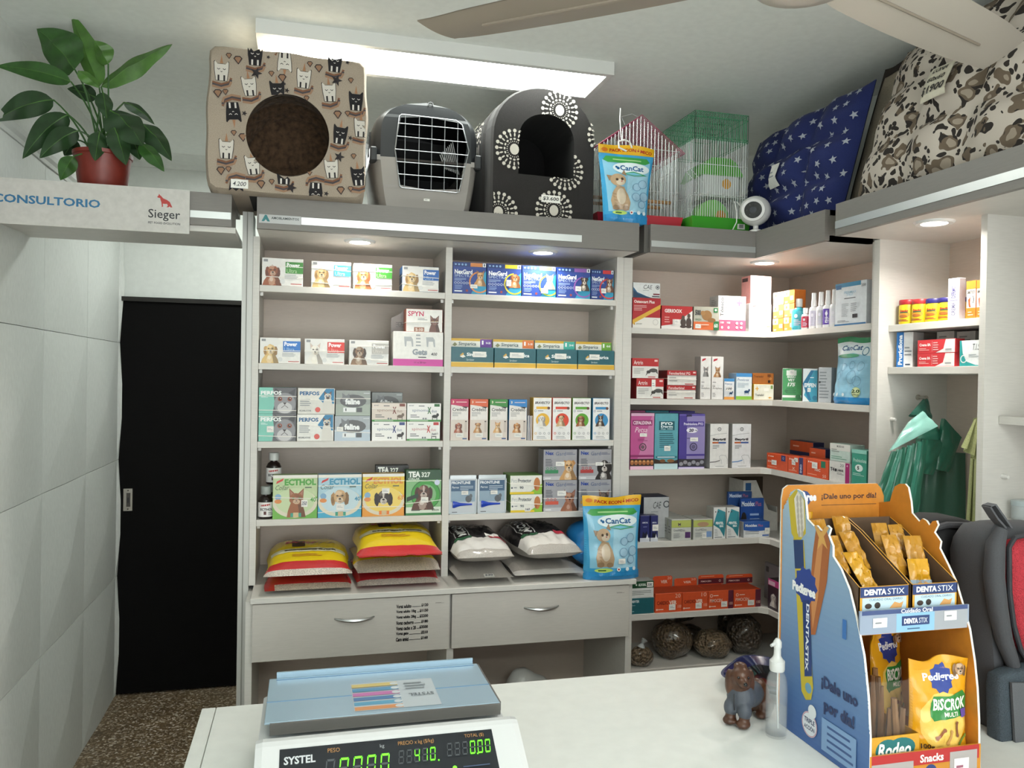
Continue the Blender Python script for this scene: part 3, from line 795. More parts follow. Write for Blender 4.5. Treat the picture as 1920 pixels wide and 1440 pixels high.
a2 = FY((556.5, 777, 626, 826), YP, S3, .09, 'tablet_box', 'white box with a siamese cat on blue, lower of its pair', 'box', base='#e9e7e1', side='#c9c7c1', art=perfos_white, group=G3, bands=[(.64, .48)])
FY((558, 728, 628, 777), YP, ztop(a2), .09, 'tablet_box', 'white box with a siamese cat on blue, upper of its pair', 'box', base='#dedbd3', side='#c9c7c1', art=perfos_white, group=G3, bands=[(.57, .5)])
a3 = FY((627, 780, 694.5, 826), YP, S3, .08, 'tablet_box', 'silvery box with dark cat motif, lower of its pair', 'box', base='#a9b0b5', side='#7f8488', art=feline('#b8c6d2', 0), group=G3, bands=[(.4, .32)], tags=[(.06, .4, .24, .56)])
FY((629, 732.5, 695, 779.5), YP, ztop(a3), .08, 'tablet_box', 'silvery box with dark cat motif, upper of its pair', 'box', base='#9aa09b', side='#7f8488', art=feline('#a3ada2', 0), group=G3, bands=[(.68, .68)])
YQ = YP+.075
a4 = FY((697, 791, 761.5, 824), YP, S3, .06, 'tablet_box', 'white box with black dog and navy corner, lower left of four', 'box', base='#eceae6', art=spino('#2d3f7a', '#2b2624', None), group=G3)
a5 = FY((762.5, 791, 825, 824), YP, S3, .06, 'tablet_box', 'white box with red corner and green base strip, lower right of four', 'box', base='#eceae6', side='#b3302c', art=spino('#b92f2b', '#3a3330', hi='#b04a48'), group=G3, tags=[(.72, .24, .92, .46, '360')])
FY((697, 756, 762, 790), YP, ztop(a4), .06, 'tablet_box', 'beige box with copper sheen and green base strip, upper left of four', 'box', base='#d9cbbf', art=spino('#7b3d2c', '#6d5a4c', back='#dccfc4', hi='#9b7e6d'), group=G3, bands=[(.7, .66)])
FY((763, 756.5, 827, 790.5), YP, ztop(a5), .06, 'tablet_box', 'white box with black dachshund and green corner, upper right of four', 'box', base='#e3e1da', side='#4f7f4a', art=spino('#2f6b35', '#1f1c1b'), group=G3)
z = S3
a6 = carton('tablet_box', 'silvery box hidden behind the four small dog boxes', 'box', (aY(697, 800, YQ).x, YQ, S3), (.112, .08, .087), base='#8e9493', side='#7f8488', group=G3)
carton('tablet_box', 'dim silvery box with cat motif, standing behind the beige copper box', 'box', (aY(697, 760, YQ).x, YQ, ztop(a6)), (.112, .08, .084), base='#8a8f8e', side='#7f8488', art=feline('#83897f', 0), group=G3)
# ------------------------------------------------------------------ left bay, fourth shelf: syrup bottles and flea collars
def syrup(loc, label, clearcap=False):
    t = empty('syrup_bottle', (loc[0], loc[1], loc[2]+.0006), .1, label, 'bottle', 'dark syrup bottles')
    gl = mat('#1d1210', .12, kind='film', crinkle=0)
    MB().lathe([(0, 0), (.024, 0), (.026, .004), (.026, .062), (.02, .074), (.012, .08), (.012, .086), (0, .086)], gl, 20).build('bottle', t, smooth=True)
    MB().lathe([(0, .084), (.0165, .084), (.0175, .088), (.0175, .108), (.016, .111), (0, .111)], mat('#9aa09c', .35) if not clearcap else mat('#c9ccc8', .15), 20).build('cap', t, smooth=True)
    lb = MB(); A = Art(1, .045)
    A.rect(0, 0, 1, 1, '#e6e4e2'); A.poly([(.32, .72), (.62, .78), (.62, .9), (.32, .84)], '#b5302f'); A.text('ECTHOL', .3, .42, .72, .6, '#26262b', .04); A.rect(.42, .15, .5, .38, '#5b2c2c'); A.lines(.56, .1, .75, .35, 3, '#555555')
    A.put(lb, lambda u, v, o: ((.0264+o)*math.cos(R(-205)+u*R(230)), (.0264+o)*math.sin(R(-205)+u*R(230)), .008+v*.05), sub=.08)
    lb.build('label', t)
q = Vector((-.127, 0, 0))
syrup((q.x, YP+.028, S4), 'dark syrup bottle with grey cap at the left post, standing in front')
syrup((q.x+.0225, YP+.088, S4), 'dark syrup bottle standing behind the front bottle')
syrup((q.x+.0225, YP+.088, S4+.1115), 'dark syrup bottle stacked on top, with pale clear cap', True)
def ecthol(base, hcol, low, catf, num):
    def f(A):
        A.rect(0, 0, 1, .2, low); A.poly([(0, .2), (1, .2), (1, .5), (0, .35)], low); A.rect(0, .93, 1, 1, '#e3e1d8')
        A.ell(.5, .35, .5, .33, '#d8d2bd', 28); A.ell(.5, .4, .44, .3, base, 28)
        A.text('ECTHOL', .26, .76, .97, .91, hcol, .05); A.poly([(.07, .8), (.22, .87), (.24, .93), (.09, .86)], '#c6322d'); A.text('Collar', .06, .66, .36, .77, '#3a4a3c', 0, .25)
        A.circ(.12, .5, .07, '#7fa8c8'); A.ell(.12, .4, .08, .05, '#d98a4a'); A.lines(.72, .68, .95, .74, 1, '#4c5a4a')
        catf(A)
        A.rect(.4, .04, .64, .13, '#3f9c86' if low != '#e39a3c' else '#e07a2c'); A.rect(.46, .03, .58, .14, '#cdb58c')
        if num: A.text(num, .84, .38, .97, .48, hcol, .02)
    return f
cat1 = lambda A: catface(A, .53, .45, .3, '#9a5f3c', '#8a5335', '#8a9a3c', '#c9a98a')
dog1 = lambda A: dogface(A, .5, .48, .32, '#c9a578', '#a98253', '#e8dfd0', body=False)
dog2 = lambda A: (dogface(A, .5, .44, .33, '#2d2523', '#241d1b', '#e9e4da', body=False))
G4 = 'flea collar boxes on the fourth shelf'
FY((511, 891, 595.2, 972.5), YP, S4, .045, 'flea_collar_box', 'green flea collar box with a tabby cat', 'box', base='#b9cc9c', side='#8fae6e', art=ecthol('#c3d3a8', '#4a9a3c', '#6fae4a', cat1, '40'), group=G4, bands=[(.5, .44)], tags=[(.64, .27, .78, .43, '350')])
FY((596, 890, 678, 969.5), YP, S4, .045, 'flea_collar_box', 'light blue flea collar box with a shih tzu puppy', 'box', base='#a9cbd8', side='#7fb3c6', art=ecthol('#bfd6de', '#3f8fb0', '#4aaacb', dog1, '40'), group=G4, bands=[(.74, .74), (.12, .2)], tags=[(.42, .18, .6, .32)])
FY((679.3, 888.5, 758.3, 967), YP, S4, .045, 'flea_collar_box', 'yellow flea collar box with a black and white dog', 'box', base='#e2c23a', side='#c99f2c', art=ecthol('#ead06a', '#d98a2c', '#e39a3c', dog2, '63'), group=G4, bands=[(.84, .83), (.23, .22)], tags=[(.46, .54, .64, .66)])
def tea(dark):
    def f(A):
        A.rect(0, .78, 1, 1, '#1f4a2c' if not dark else '#141614'); A.text('TEA', .06, .84, .4, .97, '#eef2ec', .05); A.text('327', .43, .84, .68, .95, '#e3ebe0', .03); A.text('COLLAR', .06, .78, .38, .83, '#d9e6d6', .03)
        if dark: return
        A.rect(0, .0, 1, .78, '#7fb57c'); A.rect(0, .0, 1, .18, '#d6e0d2'); A.rect(0, 0, 1, .05, '#2f7a3c')
        A.ring(.56, .45, .23, .33, '#3f9a3f', 28); A.ring(.56, .45, .31, .33, '#2a6a2f', 28)
        dogface(A, .5, .52, .3, '#5a3326', '#4a261c', '#d8cdc4', kind='floppy')
        A.poly([(.02, .3), (.34, .4), (.34, .48), (.02, .4)], '#20382a'); A.circ(.88, .72, .06, '#cfd6ea'); A.rect(.15, .1, .4, .12, '#4a5a4a'); A.text('63cm', .74, .09, .94, .14, '#33402f', .02)
    return f
FY((761, 881.5, 827.5, 964.5), YP, S4, .045, 'flea_collar_box', 'green flea collar box with a brown and white spaniel', 'box', base='#5d9a5c', side='#3f6f45', art=tea(False), group=G4, bands=[(.76, .76), (.26, .33)], tags=[(.42, .28, .63, .4)])
o = FY((704, 873, 766, 968), YP+.05, S4, .045, 'flea_collar_box', 'black flea collar box standing behind the yellow one', 'box', base='#1c201d', art=tea(True), group=G4)
# ------------------------------------------------------------------ right bay, first shelf
def spectra(acc, dogf):
    def f(A):
        A.poly([(.55, 0), (1, 0), (1, .75), (.8, .55)], '#2c93b8'); A.rect(0, .86, 1, 1, '#1b3474'); A.rect(.52, .87, .88, .99, acc); A.rect(.89, .87, .985, .99, '#e9ecef'); A.text('1', .92, .89, .955, .97, '#2b3550', .02)
        for i in range(4): A.ell(.08+.1*i, .925, .03, .025+.004*i, '#8fb4dc')
        A.text('NexGard', .05, .62, .58, .77, '#f4f7fb', .035); A.text('SPECTRA', .05, .53, .58, .605, '#b9cbe8', .0)
        A.lines(.05, .4, .4, .5, 3, '#9db4dd', 2)
        for i in range(6): A.ring(.08+.085*i, .34, .028, .038, '#d7e2f3', 12)
        A.lines(.06, .14, .3, .28, 3, '#8ba5d6', 6); A.rect(.05, .06, .28, .1, '#e8edf5')
        A.ring(.8, .38, .3, .345, acc, 26, R(95), R(330)); dogf(A); A.circ(.42, .1, .04, '#8a3a3a')
    return f
def standdog(A, u, v, s, c, c2, kind='floppy'):
    dogface(A, u, v, s, c, c2, kind=kind)
G5 = 'navy chew tablet boxes on the top right shelf'
ac = [('#d98a4a', '#c9965e', '#8a6238', 'point', 'orange', 'a small chihuahua'), ('#e2cf2c', '#b5733a', '#8f5527', 'floppy', 'yellow', 'a spaniel'), ('#b4d13c', '#d9cdb8', '#b9a98e', 'point', 'lime', 'a pale terrier'), ('#8a5aa8', '#4a3f3a', '#2f2826', 'half', 'purple', 'a black and white collie'), ('#d23a3a', '#7a4a36', '#4a2c22', 'point', 'red', 'a brown shepherd')]
pxs = [(846.7, 492, 912, 551.5), (912.7, 496.4, 977.6, 556), (978.5, 500, 1042.3, 557.6), (1043.4, 503.8, 1107, 561), (1107.6, 505.6, 1156, 562)]
for i, (px, (acc, c, c2, kd, cn, dn)) in enumerate(zip(pxs, ac)):
    FY(px, YP if i < 4 else YP+.012, S1, .07, 'chew_tablet_box', 'navy chew tablet box with %s accent and %s' % (cn, dn), 'box', base='#26428f', side='#1f3677', z1=S1+.115, art=spectra(acc, lambda A, c=c, c2=c2, kd=kd: standdog(A, .82, .58, .24, c, c2, kd)), group=G5, tags=[[(.52, .18, .73, .3), (.56, .3, .7, .5), (.56, .12, .76, .28), (.55, .24, .72, .4), (.45, .22, .66, .38)][i]])
# ------------------------------------------------------------------ right bay, second shelf: counter dispensers
G6 = 'teal and gold tablet dispensers on the second right shelf'
for i, (px, acc, cn, num) in enumerate((((844.5, 634, 926, 690), '#6b3a9a', 'purple', '10-20'), ((926.8, 636, 1005.5, 690.5), '#e07a3c', 'orange', '5-10'), ((1006, 637, 1083, 691), '#3fb0a0', 'mint green', '20-40'), ((1083.6, 640, 1156.5, 692), '#6fa83a', 'grass green', '40-60'))):
    x0, x1 = max(.514, aY(px[0], 660, YP).x+.001), min(1.15, aY(px[2], 660, YP).x-.001); w_ = x1-x0
    t = empty('tablet_dispenser', (x0, YP, S2+.0006), 0, 'teal and gold tablet dispenser with %s corner tag' % cn, 'box', G6)
    h1, h2 = .073, .106; dd = .085
    tr = MB(); tm_ = mat('#1f5d68', .35, kind='card'); gm = mat('#d8ab35', .3, kind='card')
    tr.cbox(0, 0, 0, w_, dd, h1, tm_, .0008); A = Art(w_, h1)
    A.rect(0, 0, 1, .22, '#d8ab35'); A.rect(0, .22, 1, .25, '#f0d98a')
    A.poly([(.2, .52), (.27, .64), (.34, .52), (.27, .46)], '#e6e3d8'); A.poly([(.2, .58), (.27, .72), (.3, .66), (.25, .56)], '#c9a04a')
    A.text('Simparica', .36, .5, .84, .72, '#eef4f4', .03, .1); A.text('Sarolaner', .36, .32, .54, .42, '#c9dcdc', .0, .1)
    A.put(tr, flat(w_, h1)); o = tr.build('tray', t)
    price_tag(o, w_, h1, (.5, .36, .44, .3)[i], .5, (.82, .7, .72, .58)[i], .78, (None, None, None, None)[i])
    hd = MB(); hd.cbox(.001, .03, h1, w_-.001, dd-.002, h2, mat('#e8e6dd', .4, kind='card'), .0006, top=gm); A = Art(w_, h2-h1)
    A.rect(0, .72, 1, 1, '#d8ab35'); A.rect(.72, .0, 1, .95, acc); A.text('1', .76, .35, .8, .8, '#ffffff', .02); A.text(num, .86, .42, .97, .66, '#ffffff', .02)
    A.poly([(.05, .25), (.11, .55), (.17, .3), (.11, .1)], '#8a8a60'); A.text('Simparica', .2, .1, .62, .6, '#2f4a50', .015, .1)
    A.put(hd, lambda u, v, o: (.001+u*(w_-.002), .03-o, h1+v*(h2-h1))); hd.build('header', t)
# ------------------------------------------------------------------ right bay, third shelf
def credelio(acc, c, c2, kd):
    def f(A):
        A.rect(0, 0, 1, .5, '#d9cdc3'); A.rect(0, .86, 1, 1, acc); A.text('3', .1, .9, .18, .96, '#f2e8c8', .03); A.rect(.3, .92, .9, .935, '#f3dcd8'); A.poly([(.1, .86), (1, .86), (1, .8)], acc)
        A.poly([(.6, .82), (.95, .82), (.88, .77)], '#3a3a3c'); A.text('Credelio', .1, .71, .9, .79, '#39393d', .015); A.lines(.1, .58, .6, .69, 4, '#8d8b8a', 2)
        dogface(A, .45, .36, .13, c, c2, kind=kd); A.rect(.8, .2, .92, .48, '#c5b9b0'); A.ell(.86, .46, .05, .015, '#4a3f3b'); A.rect(.68, .03, .92, .06, '#3a5a8c')
    return f
def bravecto(acc, c, c2, kd):
    def f(A):
        A.text('BRAVECTO', .1, .85, .9, .91, '#3b3236', .03, .15); A.rect(.16, .73, .85, .79, acc); A.circ(.84, .755, .035, '#6b4436'); A.ring(.12, .69, .02, .027, '#4a5a8c', 12); A.rect(.24, .68, .55, .7, '#9a9c9f')
        A.circ(.52, .47, .165, acc, 28); dogface(A, .46, .51, .14, c, c2, kind=kd)
        for i in range(4): A.ring(.14+.24*i, .16, .018, .027, acc if i == 0 else '#8d8f92', 12)
        A.lines(.2, .03, .85, .1, 2, '#a9abad', 3)
    return f
G7 = 'slim upright dog tablet boxes on the third right shelf'
cr = [((844.5, 743, 878.5, 825), '#c02a5a', '#a5553c', '#7a3a2c', 'floppy', 'magenta top and a shih tzu'), ((880.8, 744, 915, 825), '#d9623a', '#c08a52', '#7a4a2c', 'half', 'orange top and a terrier'), ((918, 744, 951.8, 825), '#3a8a3c', '#d9a86c', '#c08a4c', 'point', 'green top and a corgi'), ((954, 744, 988, 825), '#2a7fc4', '#c98a4c', '#a9682f', 'floppy', 'blue top and a retriever')]
for px, acc, c, c2, kd, ds in cr:
    FY(px, YP, S3, .05, 'tablet_box', 'slim white box with %s' % ds, 'box', base='#eae5e0', side=acc, z1=S3+.152, art=credelio(acc, c, c2, kd), group=G7, tags=[(.3, .08, .72, .18)])
br = [((999.5, 739, 1034.3, 825), '#e8b53a', '#e6e2dc', '#cfc9c0', 'floppy', 'yellow disc and a fluffy white dog'), ((1035.6, 739.5, 1071, 825), '#d9482f', '#d0ac7e', '#3a2c26', 'half', 'red disc and a pug'), ((1073, 740, 1108, 825), '#5aa02c', '#9a5a30', '#7a4222', 'floppy', 'green disc and a red setter'), ((1111, 740.5, 1143.5, 825), '#3a8fc4', '#4a3a30', '#2c2422', 'point', 'blue disc and a shepherd dog')]
for px, acc, c, c2, kd, ds in br:
    FY(px, YP, S3, .05, 'tablet_box', 'slim white box with %s' % ds, 'box', base='#eeedeb', side=acc, z1=S3+.16, art=bravecto(acc, c, c2, kd), group=G7, tags=[(.3, .25, .66, .33)])
for i, c in enumerate(('#dcdad8', '#8c8fa8', '#c8a888')):
    x = aY(989.5+3.2*i, 800, YP).x
    carton('leaflet', 'thin leaflet on edge between the slim boxes, %s' % ('leftmost' if i == 0 else 'middle' if i == 1 else 'beside the yellow disc box'), 'leaflet', (x, YP, S3), (.0045, .04, .092), base='#e2e0de', side=c, group='leaflets wedged between the boxes')
# ------------------------------------------------------------------ right bay, fourth shelf
G8 = 'spot-on blister packs'
for i, (px, label) in enumerate((((840.5, 882, 894, 959), 'clear blister pack with blue pipette, beside the mid divider'), ((895.5, 881.5, 949.5, 959), 'clear blister pack with blue pipette, beside the green and white boxes'))):
    x0, x1 = max(.514, aY(px[0], 920, YP).x), aY(px[2], 920, YP).x; w_ = x1-x0; h_ = .142
    t = empty('blister_pack', (x0, YP, S4+.0006), 0, label, 'blister pack', G8)
    cb = MB(); cb.cbox(.002, .004, .0, w_-.002, .02, h_-.012, mat('#b5bac0', .4, kind='card'), .001); A = Art(w_-.004, h_-.012)
    A.rect(.02, .02, .98, .98, '#c4c9ce'); A.rect(.06, .62, .96, .94, '#3f5f7f'); A.rect(.06, .34, .96, .64, '#8fa6b8'); A.text('FRONTLINE', .08, .84, .78, .92, '#eef2f5', .03); A.text('Perros', .1, .72, .35, .78, '#dfe8ee', .01, .2); A.lines(.4, .66, .9, .8, 3, '#b9c9d6', 2); A.ell(.72, .42, .12, .1, '#54595e'); A.ell(.8, .5, .06, .06, '#5f656a'); A.lines(.1, .02, .4, .08, 1, '#6d7278')
    A.put(cb, lambda u, v, o: (.002+u*(w_-.004), .004-o, v*(h_-.012))); cb.build('card', t)
    fr = MB(); cm = mat('#c9d3d8', .08, spec=.8)
    for b in ((0, 0, w_, .003), (0, h_-.014, w_, h_), (0, 0, .003, h_), (w_-.003, 0, w_, h_)): fr.box(b[0], 0, b[1], b[2], .004, b[3], cm)
    fr.build('clear_rim', t)
    pb = MB(); pm = mat('#2343b0', .15)
    pb.lathe([(0, 0), (.012, 0), (.0125, .006), (.006, .028), (.004, .05), (.003, .072), (0, .073)], pm, 12, sy=.45)
    po = pb.build('pipette', t, smooth=True); po.location = (.014, 0, .035); po.rotation_euler = (0, R(90), 0); po['label'] = 'blue pipette'
    price_tag(t, w_, h_, .44, .5, .68, .6, None)
def protector(A):
    A.poly([(.55, 0), (1, 0), (1, .55), (.8, .3)], '#8fbf3c'); A.rect(0, 0, .75, .12, '#e0c22c'); A.text('Pets', .04, .62, .22, .82, '#a8aeb2', .0); A.text('Protector', .25, .62, .66, .82, '#3c4a55', .02)
    A.ell(.84, .52, .1, .36, '#c07a45'); A.ell(.8, .34, .03, .14, '#a8602f'); A.circ(.06, .34, .05, '#55606a'); A.text('90', .3, .28, .42, .42, '#4a5258', .03); A.lines(.12, .3, .26, .4, 1, '#777f86')
p1_ = FY((957, 927, 1017, 959), YP, S4, .11, 'tablet_box', 'white and lime box with brown dog, lower of the stacked pair', 'box', base='#e6e5dd', side='#6f9f4a', art=protector, group='white and lime pipette boxes', bands=[(.55, .42)], tags=[(.44, .05, .62, .3, '160')])
FY((956, 891.5, 1016.5, 926), YP, ztop(p1_), .11, 'tablet_box', 'white and lime box with brown dog, upper of the stacked pair', 'box', base='#e6e5dd', side='#6f9f4a', art=protector, group='white and lime pipette boxes', bands=[(.58, .4)])
def nexgrey(dogf, acc):
    def f(A):
        A.rect(0, 0, 1, .12, '#c4c3c6'); dogf(A); A.text('Nex', .06, .82, .3, .94, '#2a4a9a', .04); A.text('Gard', .36, .8, .66, .92, '#5a6a8c', .0); A.lines(.68, .82, .96, .9, 2, '#5b6180'); A.lines(.06, .45, .3, .7, 5, '#54575f', 3)
        A.rect(.05, .22, .44, .33, acc)
        for i in range(3): A.ring(.12+.11*i, .38, .03, .045, acc, 12)
        A.rect(.05, .04, .22, .08, '#e7e7e9')
    return f
G9 = 'silver chew tablet boxes in a two by two block'
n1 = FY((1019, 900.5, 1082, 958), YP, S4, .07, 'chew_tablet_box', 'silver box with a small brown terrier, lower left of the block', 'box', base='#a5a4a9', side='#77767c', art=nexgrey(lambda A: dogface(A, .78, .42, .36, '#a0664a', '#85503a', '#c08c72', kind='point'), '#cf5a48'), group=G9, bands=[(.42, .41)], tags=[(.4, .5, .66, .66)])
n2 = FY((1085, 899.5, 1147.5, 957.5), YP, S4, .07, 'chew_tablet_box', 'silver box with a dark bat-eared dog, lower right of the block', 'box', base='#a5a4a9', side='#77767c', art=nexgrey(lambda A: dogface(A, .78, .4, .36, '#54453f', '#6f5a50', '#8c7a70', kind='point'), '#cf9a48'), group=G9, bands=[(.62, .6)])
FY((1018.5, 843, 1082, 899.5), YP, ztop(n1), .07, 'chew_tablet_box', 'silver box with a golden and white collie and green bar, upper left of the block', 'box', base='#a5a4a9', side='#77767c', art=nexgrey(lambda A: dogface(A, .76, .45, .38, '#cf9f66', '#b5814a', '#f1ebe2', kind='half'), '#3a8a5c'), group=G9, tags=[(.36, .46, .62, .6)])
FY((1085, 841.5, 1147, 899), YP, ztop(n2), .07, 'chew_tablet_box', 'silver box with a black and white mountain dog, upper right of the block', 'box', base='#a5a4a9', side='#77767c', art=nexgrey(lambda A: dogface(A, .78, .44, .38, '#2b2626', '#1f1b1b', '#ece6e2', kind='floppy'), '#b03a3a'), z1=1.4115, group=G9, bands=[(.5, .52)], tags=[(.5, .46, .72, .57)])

# ================================================================== corner unit, back run
C1, C2, C3, C4, C5 = CS
YC = 2.868
def osteo(A):
    A.rect(0, 0, 1, .35, '#e6e3dc'); A.poly([(0, 0), (.0, .3), (1, .75), (1, .85), (0, .4)], '#d9a83a'); A.poly([(0, .2), (1, .72), (1, .98), (0, .98)], '#b02a30'); A.poly([(0, .12), (0, .26), (1, .8), (1, .66)], '#dcae3f')
    A.text('Osteocart Plus', .04, .82, .78, .92, '#f5ebe6', .03); A.lines(.04, .56, .5, .76, 4, '#e3b3b0', 2); A.text('JANVET', .12, .1, .34, .15, '#54504c', .02); A.circ(.06, .125, .03, '#c9962c'); A.ring(.82, .2, .08, .1, '#c9c6c0')
o = FY((1186, 558.8, 1238.6, 615), YC, C1, .06, 'joint_tablet_box', 'red and white box with yellow curve, below the white box at the left end', 'box', base='#b02a30', side='#8c2026', art=osteo)
def cae(A):
    A.text('CAE', .38, .58, .7, .86, '#3a3f46', .0, .15); A.ring(.9, .72, .1, .14, '#3a3f46', 16); A.circ(.9, .72, .06, '#3a3f46'); A.poly([(0, .7), (.15, .35), (.5, .1), (.7, 0), (0, 0)], '#2a5f86'); A.poly([(0, .45), (.2, .22), (.6, .02), (0, 0)], '#1d3f5e'); A.lines(.36, .45, .7, .52, 1, '#8a8f94'); A.rect(.74, .2, .98, .3, '#7d3a44'); A.rect(.7, .06, .98, .14, '#4a5058')
FY((1187, 530.6, 1238, 558), YC, ztop(o), .06, 'joint_tablet_box', 'white box with blue swirl stacked on the red and yellow box', 'box', base='#e4e6e6', art=cae)
def gerioox(A):
    A.poly([(.0, 0), (1, 0), (1, .82), (.62, .42), (.36, .42), (.36, .2), (0, .12)], '#e2dfdb'); A.text('GERIOOX', .1, .7, .66, .86, '#f2e6e2', .04); A.lines(.1, .25, .32, .55, 3, '#e0a09a', 4)
    for u, s in ((.7, .9), (.88, 1.05)): A.ell(u, .3, .09, .2*s, '#4a3f3b'); A.ell(u, .56*s, .05, .1, '#55473f'); A.ell(u, .12, .1, .07, '#453a36')
FY((1240, 574, 1298.5, 617), YC, C1, .06, 'tablet_box', 'red and white box with two seated dogs', 'box', base='#bb2f32', side='#8f2528', art=gerioox, tags=[(.4, .22, .56, .42)])
def greenbox(A):
    A.rect(0, 0, .78, .35, '#d96a33'); A.rect(.78, 0, 1, .38, '#2a7a45'); A.ell(.52, .62, .2, .22, '#9a7040'); A.ell(.36, .72, .1, .1, '#a97c48'); A.ell(.7, .42, .16, .1, '#8f6638'); A.poly([(.78, .75), (.94, .75), (.94, .95), (.78, .95)], '#2a7a45'); A.text('500', .06, .62, .28, .86, '#3a3a3c', .05); A.text('GREEN', .06, .4, .3, .48, '#4a6a4a', .02); A.text('60', .8, .1, .95, .28, '#d7e8da', .04); A.rect(.3, .2, .6, .24, '#f0c9b4'); A.circ(.86, .86, .05, '#dfeee2')
carton('tablet_box', 'grey and orange box with brown dog profile, standing askew beside the two-dog box', 'box', (aY(1300, 618, YC).x, YC, C1), (.105, .05, .092), R(-8), base='#b9b7a8', side='#8a8577', art=greenbox, tags=[(.06, .06, .28, .24)])
def tonico(A):
    A.rect(0, 0, 1, .31, '#df5f7f'); A.text('Tónico', .08, .4, .2, .95, '#5f6266', .02, rot=90); A.text('total', .25, .65, .34, .95, '#75787c', .0, rot=90); A.text('jarabe', .38, .65, .46, .95, '#8a8d92', .0, rot=90)
    A.rect(.66, .79, .86, .84, '#e06a84'); A.rect(.735, .72, .785, .91, '#e06a84')
    for u in (.15, .38): A.text('100', u-.06, .2, u+.06, .26, '#f7dfe5', .03); A.ell(u, .09, .04, .04, '#f7dfe5')
    for u in (.68, .84):
        for v in (.1, .22): A.circ(u, v, .04, '#f4d2db')
FY((1346, 555.4, 1398.5, 620), YC-.004, C1, .07, 'tonic_box', 'white and pink syrup carton with a pink cross', 'box', base='#eeecec', side='#c9c6c5', art=tonico, sideart=lambda A: A.lines(.2, .65, .8, .9, 5, '#8a8785'))
def oltrans(A):
    A.text('OLTRANS', .08, .34, .72, .42, '#7d7f83', .0); A.text('FLEX', .42, .24, .72, .31, '#7d7f83', .0); A.poly([(.12, .86), (.3, .9), (.34, .94), (.16, .93)], '#c9696a'); A.text('SPF', .42, .74, .6, .8, '#8a7aa8', .0); A.rect(.74, .72, .77, .82, '#d9c06a'); A.rect(.8, .18, .95, .2, '#d9a85a'); A.lines(.75, .06, .95, .12, 2, '#b9bbbd')
o = FY((1404, 570, 1446.5, 620), YC-.006, C1, .07, 'supplement_box', 'plain white carton under the downlight, lower of two', 'box', base='#eeeeec', side='#cfc9c8', art=oltrans, group='plain white cartons')
FY((1407, 517.5, 1446.5, 569.6), YC-.006, ztop(o), .07, 'supplement_box', 'plain white carton with pink flank, stacked under the downlight', 'box', base='#eeeeec', side='#c98c88', art=oltrans, group='plain white cartons', sideart=lambda A: A.rect(.1, .8, .7, .93, '#4a3436'))
# second shelf
def artrin(A):
    A.rect(0, .6, 1, 1, '#b3282b'); A.text('Artrin', .06, .68, .4, .88, '#f0e0dd', .01); A.rect(.84, .84, .96, .93, '#e8c9c6'); A.lines(.06, .22, .45, .52, 4, '#9b9a97', 2)
    A.ell(.8, .4, .16, .1, '#4c4a48'); A.ell(.62, .32, .08, .08, '#3c3a39'); A.poly([(.5, .1), (.56, .3), (.62, .3)], '#3c3a39'); A.poly([(.9, .3), (.98, .2), (.95, .4)], '#4c4a48'); A.rect(.6, .05, .88, .09, '#b3302f')
o = FY((1193, 710, 1244.5, 749), YC-.004, C2, .07, 'tablet_box', 'red and white box with a grey leaping dog, lower of its pair', 'box', base='#e1dfda', side='#8c1f24', art=artrin, group='red and white leaping dog boxes', tags=[(.54, .45, .68, .95)])
FY((1185, 672, 1235, 709.5), YC, ztop(o), .07, 'tablet_box', 'red and white box with a grey leaping dog, upper of its pair', 'box', base='#e1dfda', side='#8c1f24', art=artrin, group='red and white leaping dog boxes')
def feno(t):
    def f(A): A.rect(0, .68, 1, 1, '#a8282b'); A.text(t, .06, .72, .6 if len(t) < 14 else .78, .9, '#eedcd9', .01); A.rect(.88, .82, .97, .92, '#e8c9c6'); A.lines(.06, .2, .4, .6, 2, '#a09e9b', 3); A.rect(.6, .06, .9, .12, '#b0342f'); A.rect(.0, .62, 1, .66, '#8a8583')
    return f
o = FY((1250, 723, 1304.5, 749), YC-.003, C2, .1, 'tablet_box', 'low red and white box, lower of the pair by the dental boxes', 'box', base='#dcd8d2', side='#7a1d21', art=feno('Fenobarbital'), group='low red and white boxes', bands=[(.5, .52)])
FY((1251, 695, 1306, 722.5), YC-.003, ztop(o), .1, 'tablet_box', 'low red and white box, upper of the pair by the dental boxes', 'box', base='#dcd8d2', side='#7a1d21', art=feno('Fenobarbital PG'), group='low red and white boxes', bands=[(.45, .4)])
def gel(cat_):
    def f(A):
        A.poly([(.12, .88), (.45, .92), (.5, .96), (.16, .94)], '#b52f3c'); (catface(A, .5, .68, .11, '#8f8d8c', '#6f6d6c', '#8aa0a8') if cat_ else dogface(A, .5, .68, .12, '#b07e50', '#8f5f38', '#ece2d4', kind='point'))
        A.text('Gel', .08, .29, .28, .34, '#4a4648', .0); A.text('Antiplaca', .08, .23, .86, .28, '#4a4648', .0); A.lines(.08, .06, .4, .16, 3, '#8a8688', 3); A.lines(.08, .38, .5, .42, 1, '#8a8688')
    return f
FY((1313, 668.5, 1333.3, 750), YC-.003, C2, .05, 'dental_gel_box', 'tall narrow white box with a grey cat', 'box', base='#e0dedb', side='#b9b2ac', art=gel(True), group='tall narrow dental gel boxes')
FY((1334, 669, 1356.5, 750), YC-.003, C2, .05, 'dental_gel_box', 'tall narrow white box with a collie dog', 'box', base='#e4e2df', side='#b9b2ac', art=gel(False), group='tall narrow dental gel boxes')
